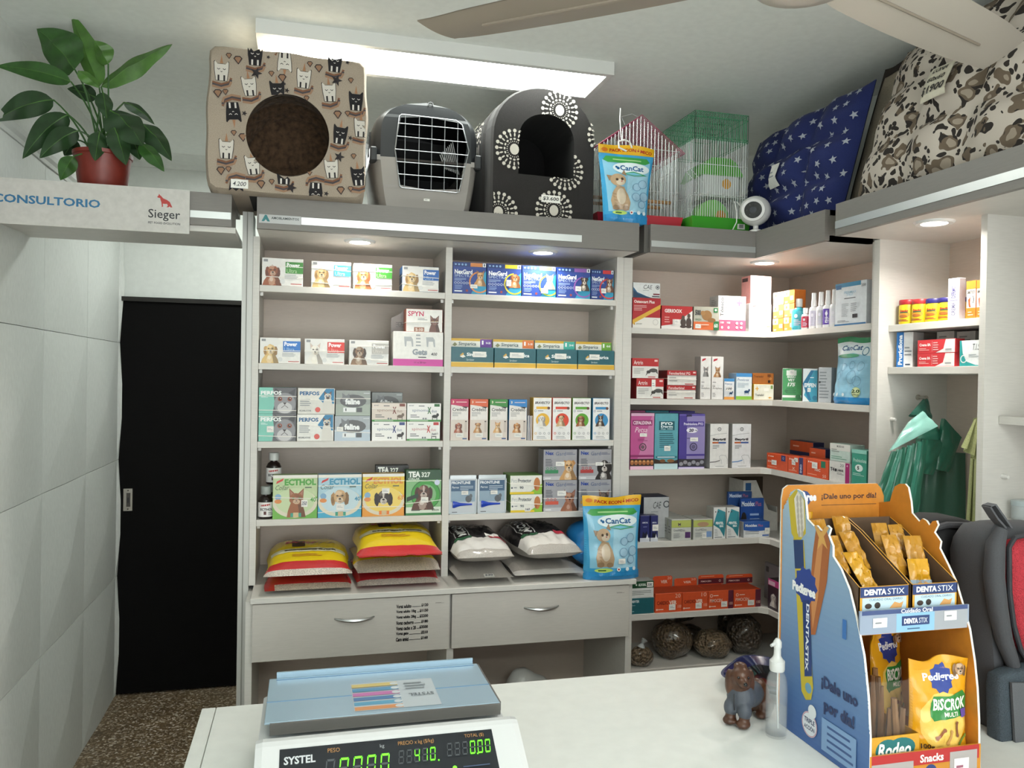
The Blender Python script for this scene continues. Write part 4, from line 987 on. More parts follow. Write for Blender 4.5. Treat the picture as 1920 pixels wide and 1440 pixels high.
def previ(low):
    def f(A): A.rect(0, .86, 1, 1, '#4a8fc8'); A.rect(0, 0, 1, .13, low); A.text('Previcox', .08, .7, .8, .8, '#3a5f8c', .0, .2); A.lines(.08, .45, .8, .64, 4, '#9bacb9', 2); A.ell(.66, .3, .16, .05, '#26456e'); A.ell(.82, .36, .05, .05, '#26456e'); A.rect(.54, .2, .57, .28, '#26456e'); A.rect(.76, .2, .79, .28, '#26456e')
    return f
FY((1357.5, 710, 1377, 750), YC-.003, C2, .04, 'tablet_box', 'small white box with blue top and orange base', 'box', base='#e6e8ea', side='#b9c4cc', top='#4a8fc8', art=previ('#e09a4a'), tags=[(.1, .42, .8, .62, '100')])
FY((1380, 700, 1410, 750), YC-.003, C2, .06, 'tablet_box', 'white box with blue top and lime base', 'box', base='#e3e9ec', side='#a9bccc', top='#4a8fc8', art=previ('#8cc04a'))
def tram(dark):
    def f(A):
        if dark: A.text('Tramadol', .06, .6, .5, .78, '#5c3418', .02); A.rect(.7, .65, .85, .9, '#6d3d1c'); A.rect(.72, .1, .84, .35, '#3a2418'); A.ring(.85, .5, .06, .09, '#e0b070'); return
        A.rect(.08, .68, .24, .74, '#e0a83a'); A.rect(.14, .58, .18, .84, '#e0a83a'); A.text('Tramadol', .08, .24, .5, .38, '#4a4a44', .02); A.rect(.5, .55, .75, .75, '#f2efe6'); A.rect(.84, .7, .94, .92, '#7d9a5a'); A.circ(.8, .14, .06, '#d99a2c'); A.rect(.72, .12, .9, .16, '#d99a2c')
    return f
o = FY((1413, 720.6, 1451, 750.5), YC-.003, C2, .06, 'tablet_box', 'cream box with a yellow cross in the corner of the second shelf', 'box', base='#e9e6d8', side='#e0b030', art=tram(False))
FY((1411, 700, 1451, 720), YC+.003, ztop(o), .05, 'tablet_box', 'brown orange box lying on the cream box with yellow cross', 'box', base='#a8642c', side='#8a4f20', art=tram(True))
# third shelf
def cefa(A):
    A.rect(0, 0, 1, .06, '#e6b9cf'); A.rect(0, .06, 1, .19, '#3a2620')
    for i in range(6): A.ell(.08+.17*i, .125, .08, .045, '#a5673a'); A.ell(.08+.17*i, .145, .06, .012, '#d09a62')
    A.rect(0, .19, 1, .95, '#b9508c'); A.poly([(.3, .19), (1, .19), (1, .95), (.9, .95)], '#c67aa5'); A.rect(.06, .78, .92, .88, '#8c2f66'); A.text('CEFALEXINA', .1, .8, .88, .86, '#f2dbe8', .02); A.text('Petsa', .2, .66, .72, .75, '#efd6e4', .0, .3); A.ring(.52, .4, .05, .07, '#5a4450'); A.circ(.52, .4, .035, '#6d5460'); A.lines(.3, .5, .75, .55, 2, '#8c2f66'); A.rect(0, .22, 1, .26, '#8c2f66'); A.rect(0, .95, 1, 1, '#d6a9c4')
GP = 'tall antibiotic tablet boxes'
o1 = FY((1182, 775, 1226, 879.5), YC, C3, .08, 'antibiotic_box', 'tall pink box with a pill window', 'box', base='#c67aa5', side='#a04478', top='#b0568a', art=cefa, group=GP, tags=[(.38, .585, .68, .645)])
def pyo(A):
    A.rect(0, 0, 1, .1, '#bcd6da'); A.poly([(0, .1), (1, .1), (1, .17), (.6, .12), (0, .19)], '#3a2a20'); A.ell(.35, .15, .12, .03, '#7a5230'); A.ell(.7, .15, .16, .03, '#8a6038')
    A.rect(.18, .7, .84, .86, '#1f5a66'); A.text('PYO', .26, .79, .76, .845, '#e3f0f2', .05); A.text('Derm', .26, .745, .76, .785, '#e3f0f2', .04); A.text('Plus 1000', .26, .71, .76, .735, '#bfe0e6', .02); A.lines(.2, .38, .85, .66, 8, '#123c48', 5, .3); A.rect(.06, .2, .96, .235, '#1f6a78'); A.rect(.12, .21, .86, .225, '#d7eaee')
o2 = FY((1227, 775.4, 1271.5, 878.5), YC, C3, .08, 'antibiotic_box', 'tall teal box with a torn pill window', 'box', base='#5fa3b0', side='#2f7a88', top='#6fb0bc', art=pyo, group=GP, tags=[(.4, .33, .66, .42)])
def predni(A):
    A.rect(0, 0, 1, .03, '#cfc6e0'); A.rect(0, .04, 1, .18, '#3a3840')
    for i in range(6): A.ell(.1+.16*i, .09+.03*(i % 2), .08, .035, '#8f8f98')
    A.rect(.2, .18, 1, .96, '#8f84b8'); A.rect(0, .18, .3, .96, '#4d3f90'); A.rect(.14, .77, .96, .86, '#4d3f90'); A.text('Prednisolona PYO', .18, .79, .92, .84, '#e6e1f4', .02); A.ell(.5, .7, .22, .05, '#e9e6f2'); A.text('20', .38, .67, .56, .73, '#2a2440', .05, .2); A.text('mg', .6, .68, .7, .71, '#2a2440', .02); A.ring(.56, .4, .055, .075, '#4a4466'); A.circ(.56, .4, .04, '#625c80'); A.rect(0, .235, 1, .27, '#4d3f90'); A.text('200', .26, .945, .48, .99, '#1f1c2c', .04); A.lines(.3, .54, .8, .57, 1, '#3a3266')
o3 = FY((1272.5, 776, 1321.5, 878), YC, C3, .08, 'antibiotic_box', 'tall purple box with silver pill window', 'box', base='#6658a8', side='#3f3480', top='#5a4fa0', art=predni, group=GP, tags=[(.42, .5, .72, .57)])
for oo, nm, b_, s_ in ((o1, 'pink', '#a8527f', '#8c3c68'), (o2, 'teal', '#3f8492', '#2f6a78'), (o3, 'purple', '#4d4292', '#3a3078')):
    wv = max(v.co.x for v in oo.data.vertices)
    carton('antibiotic_box', 'second %s box standing right behind the front %s one' % (nm, nm), 'box', (oo.location.x, YC+.085, C3), (wv, .08, ztop(oo)-C3+.006), base=b_, side=s_, top=b_, group=GP)
def bay(low):
    def f(A): A.ring(.5, .88, .03, .045, '#6a6c6e', 16); A.rect(.47, .87, .53, .89, '#6a6c6e'); A.curve([(0, .73), (.4, .77), (.9, .79)], .008, '#9a9c9e'); A.text('Baytril', .14, .61, .84, .68, '#26262a', .05); A.rect(.12, .56, .86, .595, '#c0602c'); A.rect(.45, .56, .86, .595, '#3a5a9a'); A.lines(.14, .44, .5, .53, 3, '#6f7174', 2); A.curve([(0, .14), (.3, .15), (.55, .18)], .018, low); A.curve([(.5, .27), (.62, .3), (.85, .29), (.95, .2), (.93, .1)], .008, '#a2a4a6'); A.curve([(.5, .27), (.55, .2), (.62, .19), (.64, .1)], .008, '#a2a4a6'); A.rect(.3, .04, .75, .055, '#a9abad')
    return f
FY((1331, 795, 1366, 878), YC, C3, .05, 'antibiotic_box', 'slim white box with fine dog outline, beside the purple box', 'box', base='#e4e3e1', side='#b9b7b4', art=bay('#5a5654'), group='slim white boxes with dog outline')
FY((1372.5, 795, 1408.3, 878), YC, C3, .05, 'antibiotic_box', 'slim white box with fine dog outline and bluish base', 'box', base='#e3e4e6', side='#b9b7b4', art=bay('#3a7ab8'), group='slim white boxes with dog outline')
# fourth shelf
FY((1206, 940, 1254, 1012), YC+.055, C4, .1, 'joint_tablet_box', 'grey and navy box standing behind the two small navy boxes', 'box', base='#b9bbbd', side='#2c3450', z1=C4+.165, art=lambda A: (A.text('CAE', .38, .72, .68, .88, '#33373c', .0, .15), A.ring(.9, .82, .06, .085, '#3a3f46', 16), A.lines(.3, .62, .7, .66, 1, '#8a8f94'), A.poly([(0, 0), (0, .6), (.2, .35), (.3, 0)], '#39425c')))
def navy(A): A.rect(.0, 0, 1, .15, '#cfd2da'); A.text('AMMONIL', .2, .7, .8, .76, '#d5d9ea', .02); A.poly([(.2, .15), (.3, .4), (.5, .3), (.7, .42), (.8, .15)], '#14162c'); A.poly([(.6, .1), (.75, .3), (.9, .1)], '#e6e7ea'); A.rect(.3, .56, .7, .58, '#8a8fc0')
FY((1200, 967, 1218.5, 1014.5), YC-.004, C4, .04, 'tablet_box', 'small navy box with an animal silhouette, left of the two', 'box', base='#272b66', side='#1d2050', art=navy, group='small navy boxes')
FY((1219.5, 967, 1234, 1014.5), YC-.004, C4, .04, 'tablet_box', 'small navy box with an animal silhouette, right of the two', 'box', base='#272b66', side='#1d2050', art=navy, group='small navy boxes', tags=[(.2, .42, .98, .66)])
def gran(c):
    def f(A): A.rect(0, .62, 1, .96, '#9fae4a'); A.rect(.02, .64, .98, .94, '#b9c268'); (catface(A, .4, .74, .14, '#5a5450', '#443e3b', '#c9c070', '#c8c2ba', False) if c == '#5a3a6e' else A.ell(.5, .75, .3, .12, '#b08e70')); A.text('GranMEDica', .1, .44, .68, .54, '#5a6068', .0); A.lines(.1, .12, .55, .36, 4, '#8c9094', 4); A.rect(.68, .12, .95, .4, c)
    return f
x0 = aY(1259, 990, YC-.004).x; wv = aY(1296, 990, YC-.004).x-x0
pos = ('front', 'second', 'third', 'fourth', 'fifth', 'rearmost')
for i in range(6):
    carton('tablet_box', 'olive and white box with purple corner, %s of the row going back' % pos[i], 'box', (x0, YC-.004+i*.0345, C4), (wv, .033, .083), base='#c9cbc6', side='#a9aaa4', top='#b9bab4', art=gran('#5a3a6e'), group='row of olive and white boxes', sideart=lambda A: A.lines(.2, .3, .8, .7, 3, '#6f716c'))
x0 = aY(1300, 990, YC-.002).x; wv = aY(1336, 990, YC-.002).x-x0
for i in range(3):
    carton('tablet_box', 'olive and white box with blue corner, %s of its short row' % pos[i], 'box', (x0, YC-.002+i*.0345, C4), (wv, .033, .081), base='#c9cbc6', side='#a9aaa4', top='#b9bab4', art=gran('#7a9ac8'), group='row of olive and white boxes', tags=[(.44, .08, .66, .34)] if i == 0 else ())
def fentel(A): A.poly([(.0, .45), (.35, .95), (.95, .85), (1, .5), (.9, .05), (.5, .32)], '#2f7f8c'); A.poly([(.35, .95), (.1, .6), (.6, .3), (.95, .85)], '#3c94a2'); A.text('FENTEL', .18, .46, .82, .54, '#f0f6f6', .05); A.text('MAX', .5, .37, .82, .44, '#f0f6f6', .05); A.rect(.12, .84, .2, .88, '#4a4d50'); A.rect(.34, .84, .42, .88, '#4a4d50'); A.lines(.1, .1, .4, .32, 5, '#9fa4a8', 3); A.rect(.1, .04, .7, .07, '#8f9498')
FY((1337.5, 951.5, 1361, 1010), YC-.002, C4, .06, 'tablet_box', 'white box with teal kite shape, left of the two', 'box', base='#e3e4e3', side='#b5b3ae', art=fentel, group='white boxes with a teal kite')
FY((1362, 951.5, 1386.5, 1010), YC-.002, C4, .06, 'tablet_box', 'white box with teal kite shape, right of the two', 'box', base='#e3e4e3', side='#b5b3ae', art=fentel, group='white boxes with a teal kite')
def mox(A): A.rect(0, .55, 1, 1, '#2a5aa8'); A.ell(.5, .6, .6, .2, '#2a5aa8'); A.text('Moxidex', .06, .68, .52, .86, '#eef2f8', .03); A.text('Plus', .56, .68, .74, .84, '#d06a6a', .0); A.lines(.06, .2, .6, .42, 2, '#8f9498', 2); A.rect(.72, .08, .97, .16, '#2a5aa8')
FY((1394, 978.5, 1443, 1008), YC+.0, C4, .06, 'tablet_box', 'low blue and white box in front of the blue card', 'box', base='#e0e2e4', side='#c3c5c8', top='#2a5aa8', art=mox, tags=[(.8, .25, .99, .6)])
def mox2(A): A.text('Moxidex', .04, .78, .6, .92, '#dfe8f5', .03); A.text('Plus', .64, .78, .88, .91, '#c86a78', .0); A.ell(.14, .42, .12, .2, '#2b2622'); A.ell(.18, .3, .05, .1, '#b07a4c'); A.lines(.4, .2, .85, .62, 3, '#9fbbe4', 5)
FY((1388, 949, 1432, 1012), YC+.065, C4, .012, 'display_card', 'blue header card with a small dog behind the low box', 'box', base='#234f9c', z1=C4+.148, art=mox2)
FY((1364, 941, 1409, 1012), YC+.1, C4, .012, 'display_card', 'darker blue header card peeking out at the back', 'box', base='#2a4f8c', z1=C4+.172, art=lambda A: (A.text('Moxidex', .06, .86, .58, .95, '#cfdcf0', .03), A.text('Plus', .62, .86, .84, .94, '#b86a78', .0)))
bx = MB(); x0 = aY(1393, 960, YC+.12).x; bw = .165
bm2 = mat('#cfccc6', .5, kind='card'); bi = mat('#4f4133', .7, kind='card')
bx.prism([(0, 0), (bw, 0), (bw, .075), (.12, .09), (.06, .215), (0, .215)], 0, .003, bm2)
bx.box(0, .003, 0, .003, .12, .215, bm2).box(0, .117, 0, bw, .12, .215, bi).box(bw-.003, .003, 0, bw, .117, .1, bm2).box(.003, .003, 0, bw-.003, .117, .003, bi)
A = Art(bw, .215); A.rect(.06, .8, .22, .95, '#2a5a8c'); A.put(bx, flat(bw, .215))
tag(bx.build('open_carton', None, loc=(x0, YC+.12, C4+.0006)), 'open white carton with brown inside, cut away at the front', 'box')
# fifth shelf
def aldo(A): A.rect(0, .58, 1, 1, '#1c4a2e'); A.text('ALDOSAL', .36, .7, .68, .86, '#e2ece2', .04); A.circ(.28, .78, .05, '#dfe8df'); A.lines(.1, .15, .9, .45, 3, '#8c908c', 2)
o = FY((1179.5, 1121, 1226.5, 1152), YC, C5, .06, 'tablet_box', 'teal box at the left end of the lowest product shelf', 'box', base='#1f5f68', side='#d6d8d6', art=lambda A: (A.text('GABVTER', .04, .7, .4, .86, '#dfe9ea', .03), A.lines(.04, .5, .35, .58, 1, '#9fc0c4'), A.rect(.04, .15, .2, .2, '#7fb0b6')))
FY((1180, 1090, 1226, 1120.5), YC, ztop(o), .06, 'tablet_box', 'white and dark green box on top of the teal box', 'box', base='#dcdedb', side='#bfc1be', art=aldo, tags=[(.7, .64, .95, .94, '35K')])
def display(px, flap, lab, txt, mg, cat_='box'):
    # a dispenser carton with a raised back flap
    x0, yt, x1, yb = px
    X0, X1 = aY(x0, yb, YC).x+.0006, aY(x1, yb, YC).x-.0006; w_ = X1-X0; h_ = aY(x0, yt, YC).z-C5
    t = empty('tablet_dispenser', (X0, YC, C5+.0006), 0, lab, cat_, 'orange dispenser cartons')
    b = MB(); om = mat('#d8542a', .4, kind='card'); b.cbox(0, 0, 0, w_, .1, h_, om, .0008, top=mat('#b54522', .5, kind='card'))
    A = Art(w_, h_)
    if mg: A.rect(.8, .0, 1, 1, '#5c1f33'); A.text(txt, .06, .38, .56, .56, '#f2d4c4', .01); A.ring(.12, .74, .06, .09, '#f2d4c4', 12); A.rect(.2, .72, .4, .76, '#f2d4c4')
    else: A.text(txt[:6], .06, .4, .5, .6, '#7a2312', .03); A.text('VER', .52, .4, .8, .6, '#f4ddd0', .04); A.text('20' if '20' in lab else '10', .74, .74, .94, .95, '#f0c4b0', .0)
    A.text('100', .84, .2, .98, .36, '#f0c0ac', .0); A.rect(.1, .14, .3, .18, '#f2d4c4'); A.circ(.06, .16, .05, '#f2d4c4')
    A.put(b, flat(w_, h_)); o = b.build('carton', t)
    price_tag(o, w_, h_, .5, .12, .74, .42, None)
    fz = aY(flap[0], flap[1], YC+.1).z-C5; f0 = aY(flap[0], 1100, YC+.1).x-X0; f1 = aY(flap[2], 1100, YC+.1).x-X0
    c = MB(); c.prism([(f0, h_), (f1, h_), (f1, fz-.006), (f1-.006, fz), (f0+.006, fz), (f0, fz-.006)], .0985, .1, om)
    A = Art(f1-f0, fz-h_)
    if mg: A.rect(0, .05, 1, .62, '#5c1f2c'); A.text(txt, .1, .26, .5, .42, '#e8d4cc', .02); A.lines(.1, .8, .9, .9, 1, '#f0c9a8'); A.ring(.85, .34, .08, .12, '#e8d4cc', 12)
    else: A.text('VER', .4, .3, .75, .6, '#f0d2c2', .03); A.text('20', .74, .66, .94, .92, '#f0c4b0', 0)
    A.put(c, lambda u, v, o: (f0+u*(f1-f0), .0985-o, h_+v*(fz-h_))); c.build('back_flap', t)
display((1228, 1114, 1278.5, 1152), (1224, 1081, 1260), 'orange dispenser carton with plain orange flap, number 20 on it', 'CARDIO', False)
display((1279, 1111.7, 1327, 1150), (1264, 1085, 1306), 'orange dispenser carton with plain orange flap, second from the teal box', 'CARDIO', False)
display((1327.5, 1109, 1374.5, 1147), (1309, 1079, 1356), 'orange dispenser carton with maroon banded flap, third along', 'PIMOCEN', True)
display((1375.5, 1107.5, 1426, 1144), (1361, 1078, 1410), 'orange dispenser carton with maroon banded flap, nearest the corner', 'PIMOCEN', True)

# ================================================================== corner unit, right run (facing left)
XC = XR+.008
def multi(A): A.rect(0, .55, .5, 1, '#e6e0d4'); A.circ(.25, .75, .12, '#d9953c'); A.circ(.2, .68, .06, '#7aa85a'); A.rect(.1, .08, .35, .2, '#f0d2a0'); A.rect(.62, .25, .92, .55, '#f4e9d8')
P = [(1449, 1469), (1469.5, 1489)]
for ci, (u0, u1) in enumerate(P):
    zz = C1
    hs = (.052, .052, .052)
    for ri in range(3):
        y0, y1 = aX(u0, 600, XC).y, aX(u1, 600, XC).y
        carton('ointment_box', 'small orange box, %s of the %s column beside the teal bottle' % (('bottom', 'middle', 'top')[ri], ('far', 'near')[ci]), 'box', (XC, y0-.0004, zz), (y0-y1-.0012, .05, hs[ri]), -PI/2, base=('#e08a2c', '#dc8f46', '#d9d2c2' if ci == 0 else '#e07f2c')[ri], side='#c9702a', art=multi, group='small orange boxes stacked in the corner')
        zz += hs[ri]+.0008
def bottle(px, ybot, htop, body, cap, label, lc, r=None, spray=False, grp='bottles on the corner unit top shelf', X=None, z0=C1, txt=None):
    xm = (px[0]+px[1])/2
    X = X or XC+.022
    c = aX(xm, ybot, X); r = r or (aX(px[0], ybot, X).y-aX(px[1], ybot, X).y)/2*.62
    h = aX(xm, htop, X).z-z0
    t = empty('spray_bottle' if spray else 'bottle', (X, c.y, z0+.0006), 0, label, 'bottle', grp)
    bm_ = mat(body, .3); 
    sh = .62 if spray else .72
    MB().lathe([(0, 0), (r*.92, 0), (r, r*.15), (r, h*(sh-.08)), (r*.8, h*(sh-.02)), (r*.45, h*sh), (r*.45, h*(sh+.03)), (0, h*(sh+.03))], bm_, 18).build('body', t, smooth=True)
    if spray: MB().lathe([(0, h*sh), (r*.55, h*sh), (r*.6, h*(sh+.04)), (r*.5, h*.86), (r*.48, h*.99), (r*.4, h), (0, h)], mat(cap, .35), 14).build('overcap', t, smooth=True)
    else: MB().lathe([(0, h*(sh+.02)), (r*.6, h*(sh+.02)), (r*.62, h*.97), (r*.56, h), (0, h)], mat(cap, .35), 18).build('cap', t, smooth=True)
    lb = MB(); A = Art(r*4, h*.42); A.rect(0, 0, 1, 1, lc); A.lines(.42, .1, .68, .5, 4, '#d9d4e4'); A.ell(.5, .7, .06, .12, '#efeaf4')
    if txt: A.text(txt, .46, .1, .54, .9, '#f2eef8', .03, rot=90)
    A.put(lb, lambda u, v, o: ((r+.0004+o)*math.cos(R(90)+u*R(250)), (r+.0004+o)*math.sin(R(90)+u*R(250)), h*.08+v*h*(sh-.2)), sub=.08)
    lb.build('label', t)
bottle((1485, 1508), 614, 561, '#3aa0b0', '#e4e4e2', 'teal bottle with white screw cap beside the orange boxes', '#4ab4c4')
bottle((1503, 1517), 613, 578, '#e2dedc', '#e9e8e6', 'small white bottle with a red label beside the teal bottle', '#b8344c', X=XC+.012)
bottle((1518, 1533), 612, 550, '#e3e2e4', '#e9e8e8', 'white spray bottle with pale label, farthest of the four', '#c9c4d6', spray=True, r=.017)
bottle((1532, 1546), 611, 548, '#e3e2e4', '#e9e8e8', 'white spray bottle with grey label, second of the four', '#cfcdd2', spray=True, r=.017)
bottle((1545, 1559), 610, 545, '#e3e2e4', '#e9e8e8', 'white spray bottle with deep purple label', '#55349a', spray=True, r=.017, txt='Protec')
bottle((1557, 1571), 609, 543, '#e3e2e4', '#e9e8e8', 'white spray bottle with white label, half hidden by the big carton', '#e3e1e8', spray=True, r=.017, X=XC+.03)
def pecut(A): A.rect(0, .9, .82, 1, '#3f84a8'); A.rect(.02, .86, .2, .96, '#235f8a'); A.text('PEDIMAX', .3, .74, .68, .8, '#8fb6cc', .01); A.text('SYRUP', .38, .69, .58, .73, '#8fb6cc', .0); A.rect(.3, .62, .66, .64, '#55595e'); A.lines(.22, .2, .45, .52, 9, '#9fa3a8', 2); A.lines(.52, .3, .78, .52, 5, '#9fa3a8', 4); A.rect(.58, .16, .74, .25, '#33373c'); A.rect(0, .0, 1, .04, '#2a6a9a'); A.lines(.1, .07, .5, .13, 2, '#6f7478'); A.text('200', .85, .86, .98, .92, '#5f6468', .0)
FX((1566, 529, 1625, 607), XC+.002, C1, .06, 'large_carton', 'large pale blue and white carton beside the upright on the top corner shelf', 'box', base='#d4d9de', side='#b9bec4', art=pecut)
def marbo(A): A.rect(.2, .78, .72, .94, '#e6efe6'); A.text('MARBO', .24, .7, .68, .78, '#e9f2e8', .04); A.text('VET', .28, .6, .64, .68, '#e9f2e8', .04); A.text('175', .28, .44, .66, .56, '#eef5ec', .05, .2); A.rect(.0, .1, 1, .17, '#eaf3ea'); A.lines(.2, .22, .8, .4, 4, '#1f6a38', 3); A.circ(.82, .12, .08, '#2a7a45'); A.circ(.2, .3, .05, '#2a7a45')
q = aX(1466.5, 752, 1.832); carton('tablet_box', 'green and white box with a round emblem on the second corner shelf', 'box', (1.832, q.y, C2), (.072, .06, .128), R(-32), base='#3f9a58', side='#b9c9b9', art=marbo, tags=[(.36, .8, .6, .96)])
def epifen(A): A.poly([(.1, .2), (.7, .95), (1, .95), (1, 0), (.5, 0)], '#3a9ab8'); A.poly([(0, .55), (.55, .95), (.75, .95), (.3, .5), (.6, .05), (.4, .05)], '#1f6f98'); A.text('EPIFEN', .12, .44, .92, .56, '#f0f6f8', .04); A.circ(.84, .12, .07, '#2a7a9a'); A.lines(.5, .7, .9, .76, 1, '#d5e9f0')
q = aX(1504.5, 755, 1.832); carton('tablet_box', 'cyan and white box with slanted blue band', 'box', (1.832, q.y, C2), (.052, .05, .126), R(-42), base='#dfe6e9', side='#a9b7be', art=epifen, tags=[(.34, .3, .56, .42)])
q = aX(1533, 756, 1.845); carton('tablet_box', 'pale grey printed carton between the cyan box and the litter bag', 'box', (1.845, q.y-.002, C2), (.05, .04, .13), R(-62), base='#b9bcc0', side='#a4a7ab', art=lambda A: (A.lines(.1, .1, .85, .9, 9, '#85898e', 4), A.circ(.12, .58, .03, '#333338')))
# third shelf right run
G10 = 'orange boxes on the third corner shelf'
def orng(kind):
    def f(A):
        A.circ(.1, .82, .05, '#f7e3d8'); A.rect(.16, .79, .34, .84, '#f7e3d8')
        if kind == 0: A.poly([(.7, .62), (.9, .62), (.9, .98), (.7, .98)], '#31376e'); A.ring(.8, .8, .05, .08, '#aab0d8', 12); A.text('SCA', .06, .42, .24, .54, '#f5d9cc', .03)
        if kind == 1: A.rect(.62, 0, .84, 1, '#31376e'); A.text('ENRO', .68, .1, .78, .6, '#d5d8ec', .03, rot=90); A.text('X', .24, .2, .4, .36, '#f3d0c0', .02)
        if kind == 2: A.poly([(.68, .6), (.88, .6), (.88, .95), (.68, .95)], '#2a7a5c'); A.text('NIC', .4, .36, .66, .5, '#f5d9cc', .03); A.text('50', .76, .08, .92, .24, '#f3d0c0', .0)
        A.rect(.06, .14, .5, .17, '#f0b8a0')
    return f
g0 = FX((1437.5, 852, 1477, 881), XC-.004, C3, .07, 'tablet_box', 'orange box with navy shield, farthest of the three along the edge', 'box', base='#dc552c', side='#c04a26', art=orng(0), group=G10, tags=[(.28, .3, .52, .6)])
g1 = FX((1477.5, 857, 1511.5, 887), XC-.004, C3, .07, 'tablet_box', 'orange box with an upright navy band, middle of the three along the edge', 'box', base='#dc552c', side='#c04a26', art=orng(1), group=G10, tags=[(.26, .5, .46, .78), (.4, .7, .6, .94)])
g2 = FX((1512, 862, 1553, 894), XC-.004, C3, .07, 'tablet_box', 'orange box with a green shield, nearest of the three along the edge', 'box', base='#dc552c', side='#c04a26', art=orng(2), group=G10, tags=[(.3, .5, .55, .84)])
def lid(A): A.rect(0, 0, 1, .62, '#23284e'); A.text('ENRO', .1, .26, .4, .42, '#d5d8ec', .03); A.text('BACT', .52, .26, .8, .42, '#aeb4d8', .03); A.rect(.14, .78, .4, .83, '#f0b8a0')
FX((1481, 824, 1525, 858), XC+.132, C3, .05, 'tablet_box', 'orange and navy carton standing behind, far one', 'box', base='#cf5428', side='#23284e', art=lid, group=G10, z1=C3+.11)
FX((1517, 836, 1548, 862), XC+.075, C3, .05, 'tablet_box', 'orange and navy carton standing behind, near one', 'box', base='#cf5428', side='#23284e', art=lid, group=G10, z1=C3+.098)
def t4(A): A.rect(.8, 0, 1, .98, '#a8286e'); A.text('T4', .06, .5, .26, .68, '#3a3a3e', .05); A.text('LAMAR', .4, .52, .72, .64, '#3a3a3e', .03); A.text('20', .54, .76, .72, .9, '#5a5a5e', .0); A.rect(.28, .5, .38, .64, '#3a3a3e'); A.lines(.4, .36, .76, .48, 2, '#77787c'); A.text('4', .86, .8, .93, .9, '#f0cfe0', .02)
o = FX((1554.5, 866, 1593, 903), XC-.002, C3, .06, 'tablet_box', 'white box with a magenta end, lower of its pair', 'box', base='#dcdad6', side='#c9c7c3', art=t4)
FX((1556, 833, 1594, 865), XC-.002, ztop(o), .06, 'tablet_box', 'pale mint box on top of the white and magenta box', 'box', base='#c3d4cc', side='#aabdb4', art=lambda A: (A.rect(0, .62, 1, 1, '#d9d8d2'), A.text('MURDOXI', .35, .8, .7, .92, '#55585a', .02), A.lines(.08, .5, .5, .72, 2, '#8a8f8c'), A.lines(.08, .1, .9, .32, 2, '#6fa08c')))
FX((1596.5, 844, 1625, 915), XC-.002, C3, .06, 'antibiotic_box', 'tall sea green box with an oval, against the upright', 'box', base='#3f9c86', side='#2f7a68', top='#7fc0b0', art=lambda A: (A.text('Prednisolona', .12, .66, .98, .76, '#d5efe8', .0), A.ell(.5, .5, .26, .1, '#e6f2ee'), A.text('5', .38, .45, .52, .55, '#26332f', .05), A.lines(.1, .28, .9, .36, 2, '#bfe3da'), A.rect(0, .9, 1, 1, '#8fcabc')))
q = aX(1439, 1140, XC); FX((1439.5, 1088, 1462, 1148), XC, C5, .06, 'tablet_box', 'pink and black box with a pale dog, round the corner on the lowest shelf', 'box', base='#3a2f38', side='#2c2429', art=lambda A: (A.rect(0, .78, 1, 1, '#c24a8a'), A.rect(.04, .8, .6, .94, '#e8c4d8'), dogface(A, .5, .42, .24, '#d6d2d0', '#bdb8b6')))
FX((1433, 1067, 1460, 1140), XC+.07, C5, .012, 'display_card', 'grey card behind the pink and black box', 'box', base='#8c8488', z1=C5+.152, art=lambda A: A.rect(.1, .75, .3, .9, '#4a4448'))

# ================================================================== right wall unit
W1, W2 = 1.872, 1.735
XJ = 1.87
def jar(px, yb, yt, cap, label, X=XJ):
    xm = (px[0]+px[1])/2; c = aX(xm, yb, X); r = .0275; c.y = min(c.y, 2.175); h = aX(xm, yt, X).z-W1
    t = empty('treat_jar', (X+.006, c.y, W1+.0006), 0, label, 'jar', 'yellow treat jars')
    MB().lathe([(0, 0), (r*.94, 0), (r, .004), (r, h*.74), (r*.93, h*.8), (r*.93, h*.82), (0, h*.82)], mat('#e0c41f', .4), 24).build('jar', t, smooth=True)
    pts = [(0, h*.8), (r*.98, h*.8), (r, h*.82), (r, h*.97), (r*.94, h), (0, h)]
    MB().lathe(pts, mat(cap, .4), 24).build('lid', t, smooth=True)
    lb = MB(); A = Art(.12, h*.7); A.ell(.5, .52, .16, .2, '#d9912c'); A.text('Snacks', .38, .68, .62, .84, '#b5302a', .05, .2); A.ell(.48, .42, .12, .1, '#a5622a'); A.poly([(.38, .62), (.62, .62), (.6, .7), (.4, .7)], '#3a5a3a'); A.lines(.3, .1, .7, .24, 2, '#9a3a2c', 3, .6)
    A.put(lb, lambda u, v, o: ((r+.0004+o)*math.cos(R(80)+u*R(240)), (r+.0004+o)*math.sin(R(80)+u*R(240)), h*.04+v*h*.66), sub=.05); lb.build('label', t)
jar((1676, 1692), 611, 568, '#a8282c', 'yellow jar with red lid, farthest in the row', XJ+.055)
jar((1688, 1711), 609, 563, '#a8282c', 'yellow jar with red lid and a price sticker, second in the row', XJ+.0)
jar((1711, 1737), 607.5, 562, '#a8282c', 'yellow jar with red lid, next to the navy lids')
jar((1737.5, 1763), 606, 561, '#2a2468', 'yellow jar with navy lid, next to the red lids')
jar((1763, 1787), 604, 559, '#2a2468', 'yellow jar with navy lid, partly behind the white tube')
jar((1793, 1817), 602, 559, '#2a2468', 'yellow jar with navy lid, between the white tube and orange boxes', XJ+.02)
def tubebox(A): A.text('CREMA', .32, .1, .68, .42, '#6a6688', .02, rot=90); A.text('DERMO', .3, .52, .7, .82, '#5a5580', .03, rot=90); A.rect(.1, .46, .9, .48, '#8a86a4'); A.lines(.15, .04, .4, .1, 2, '#9a96b0')
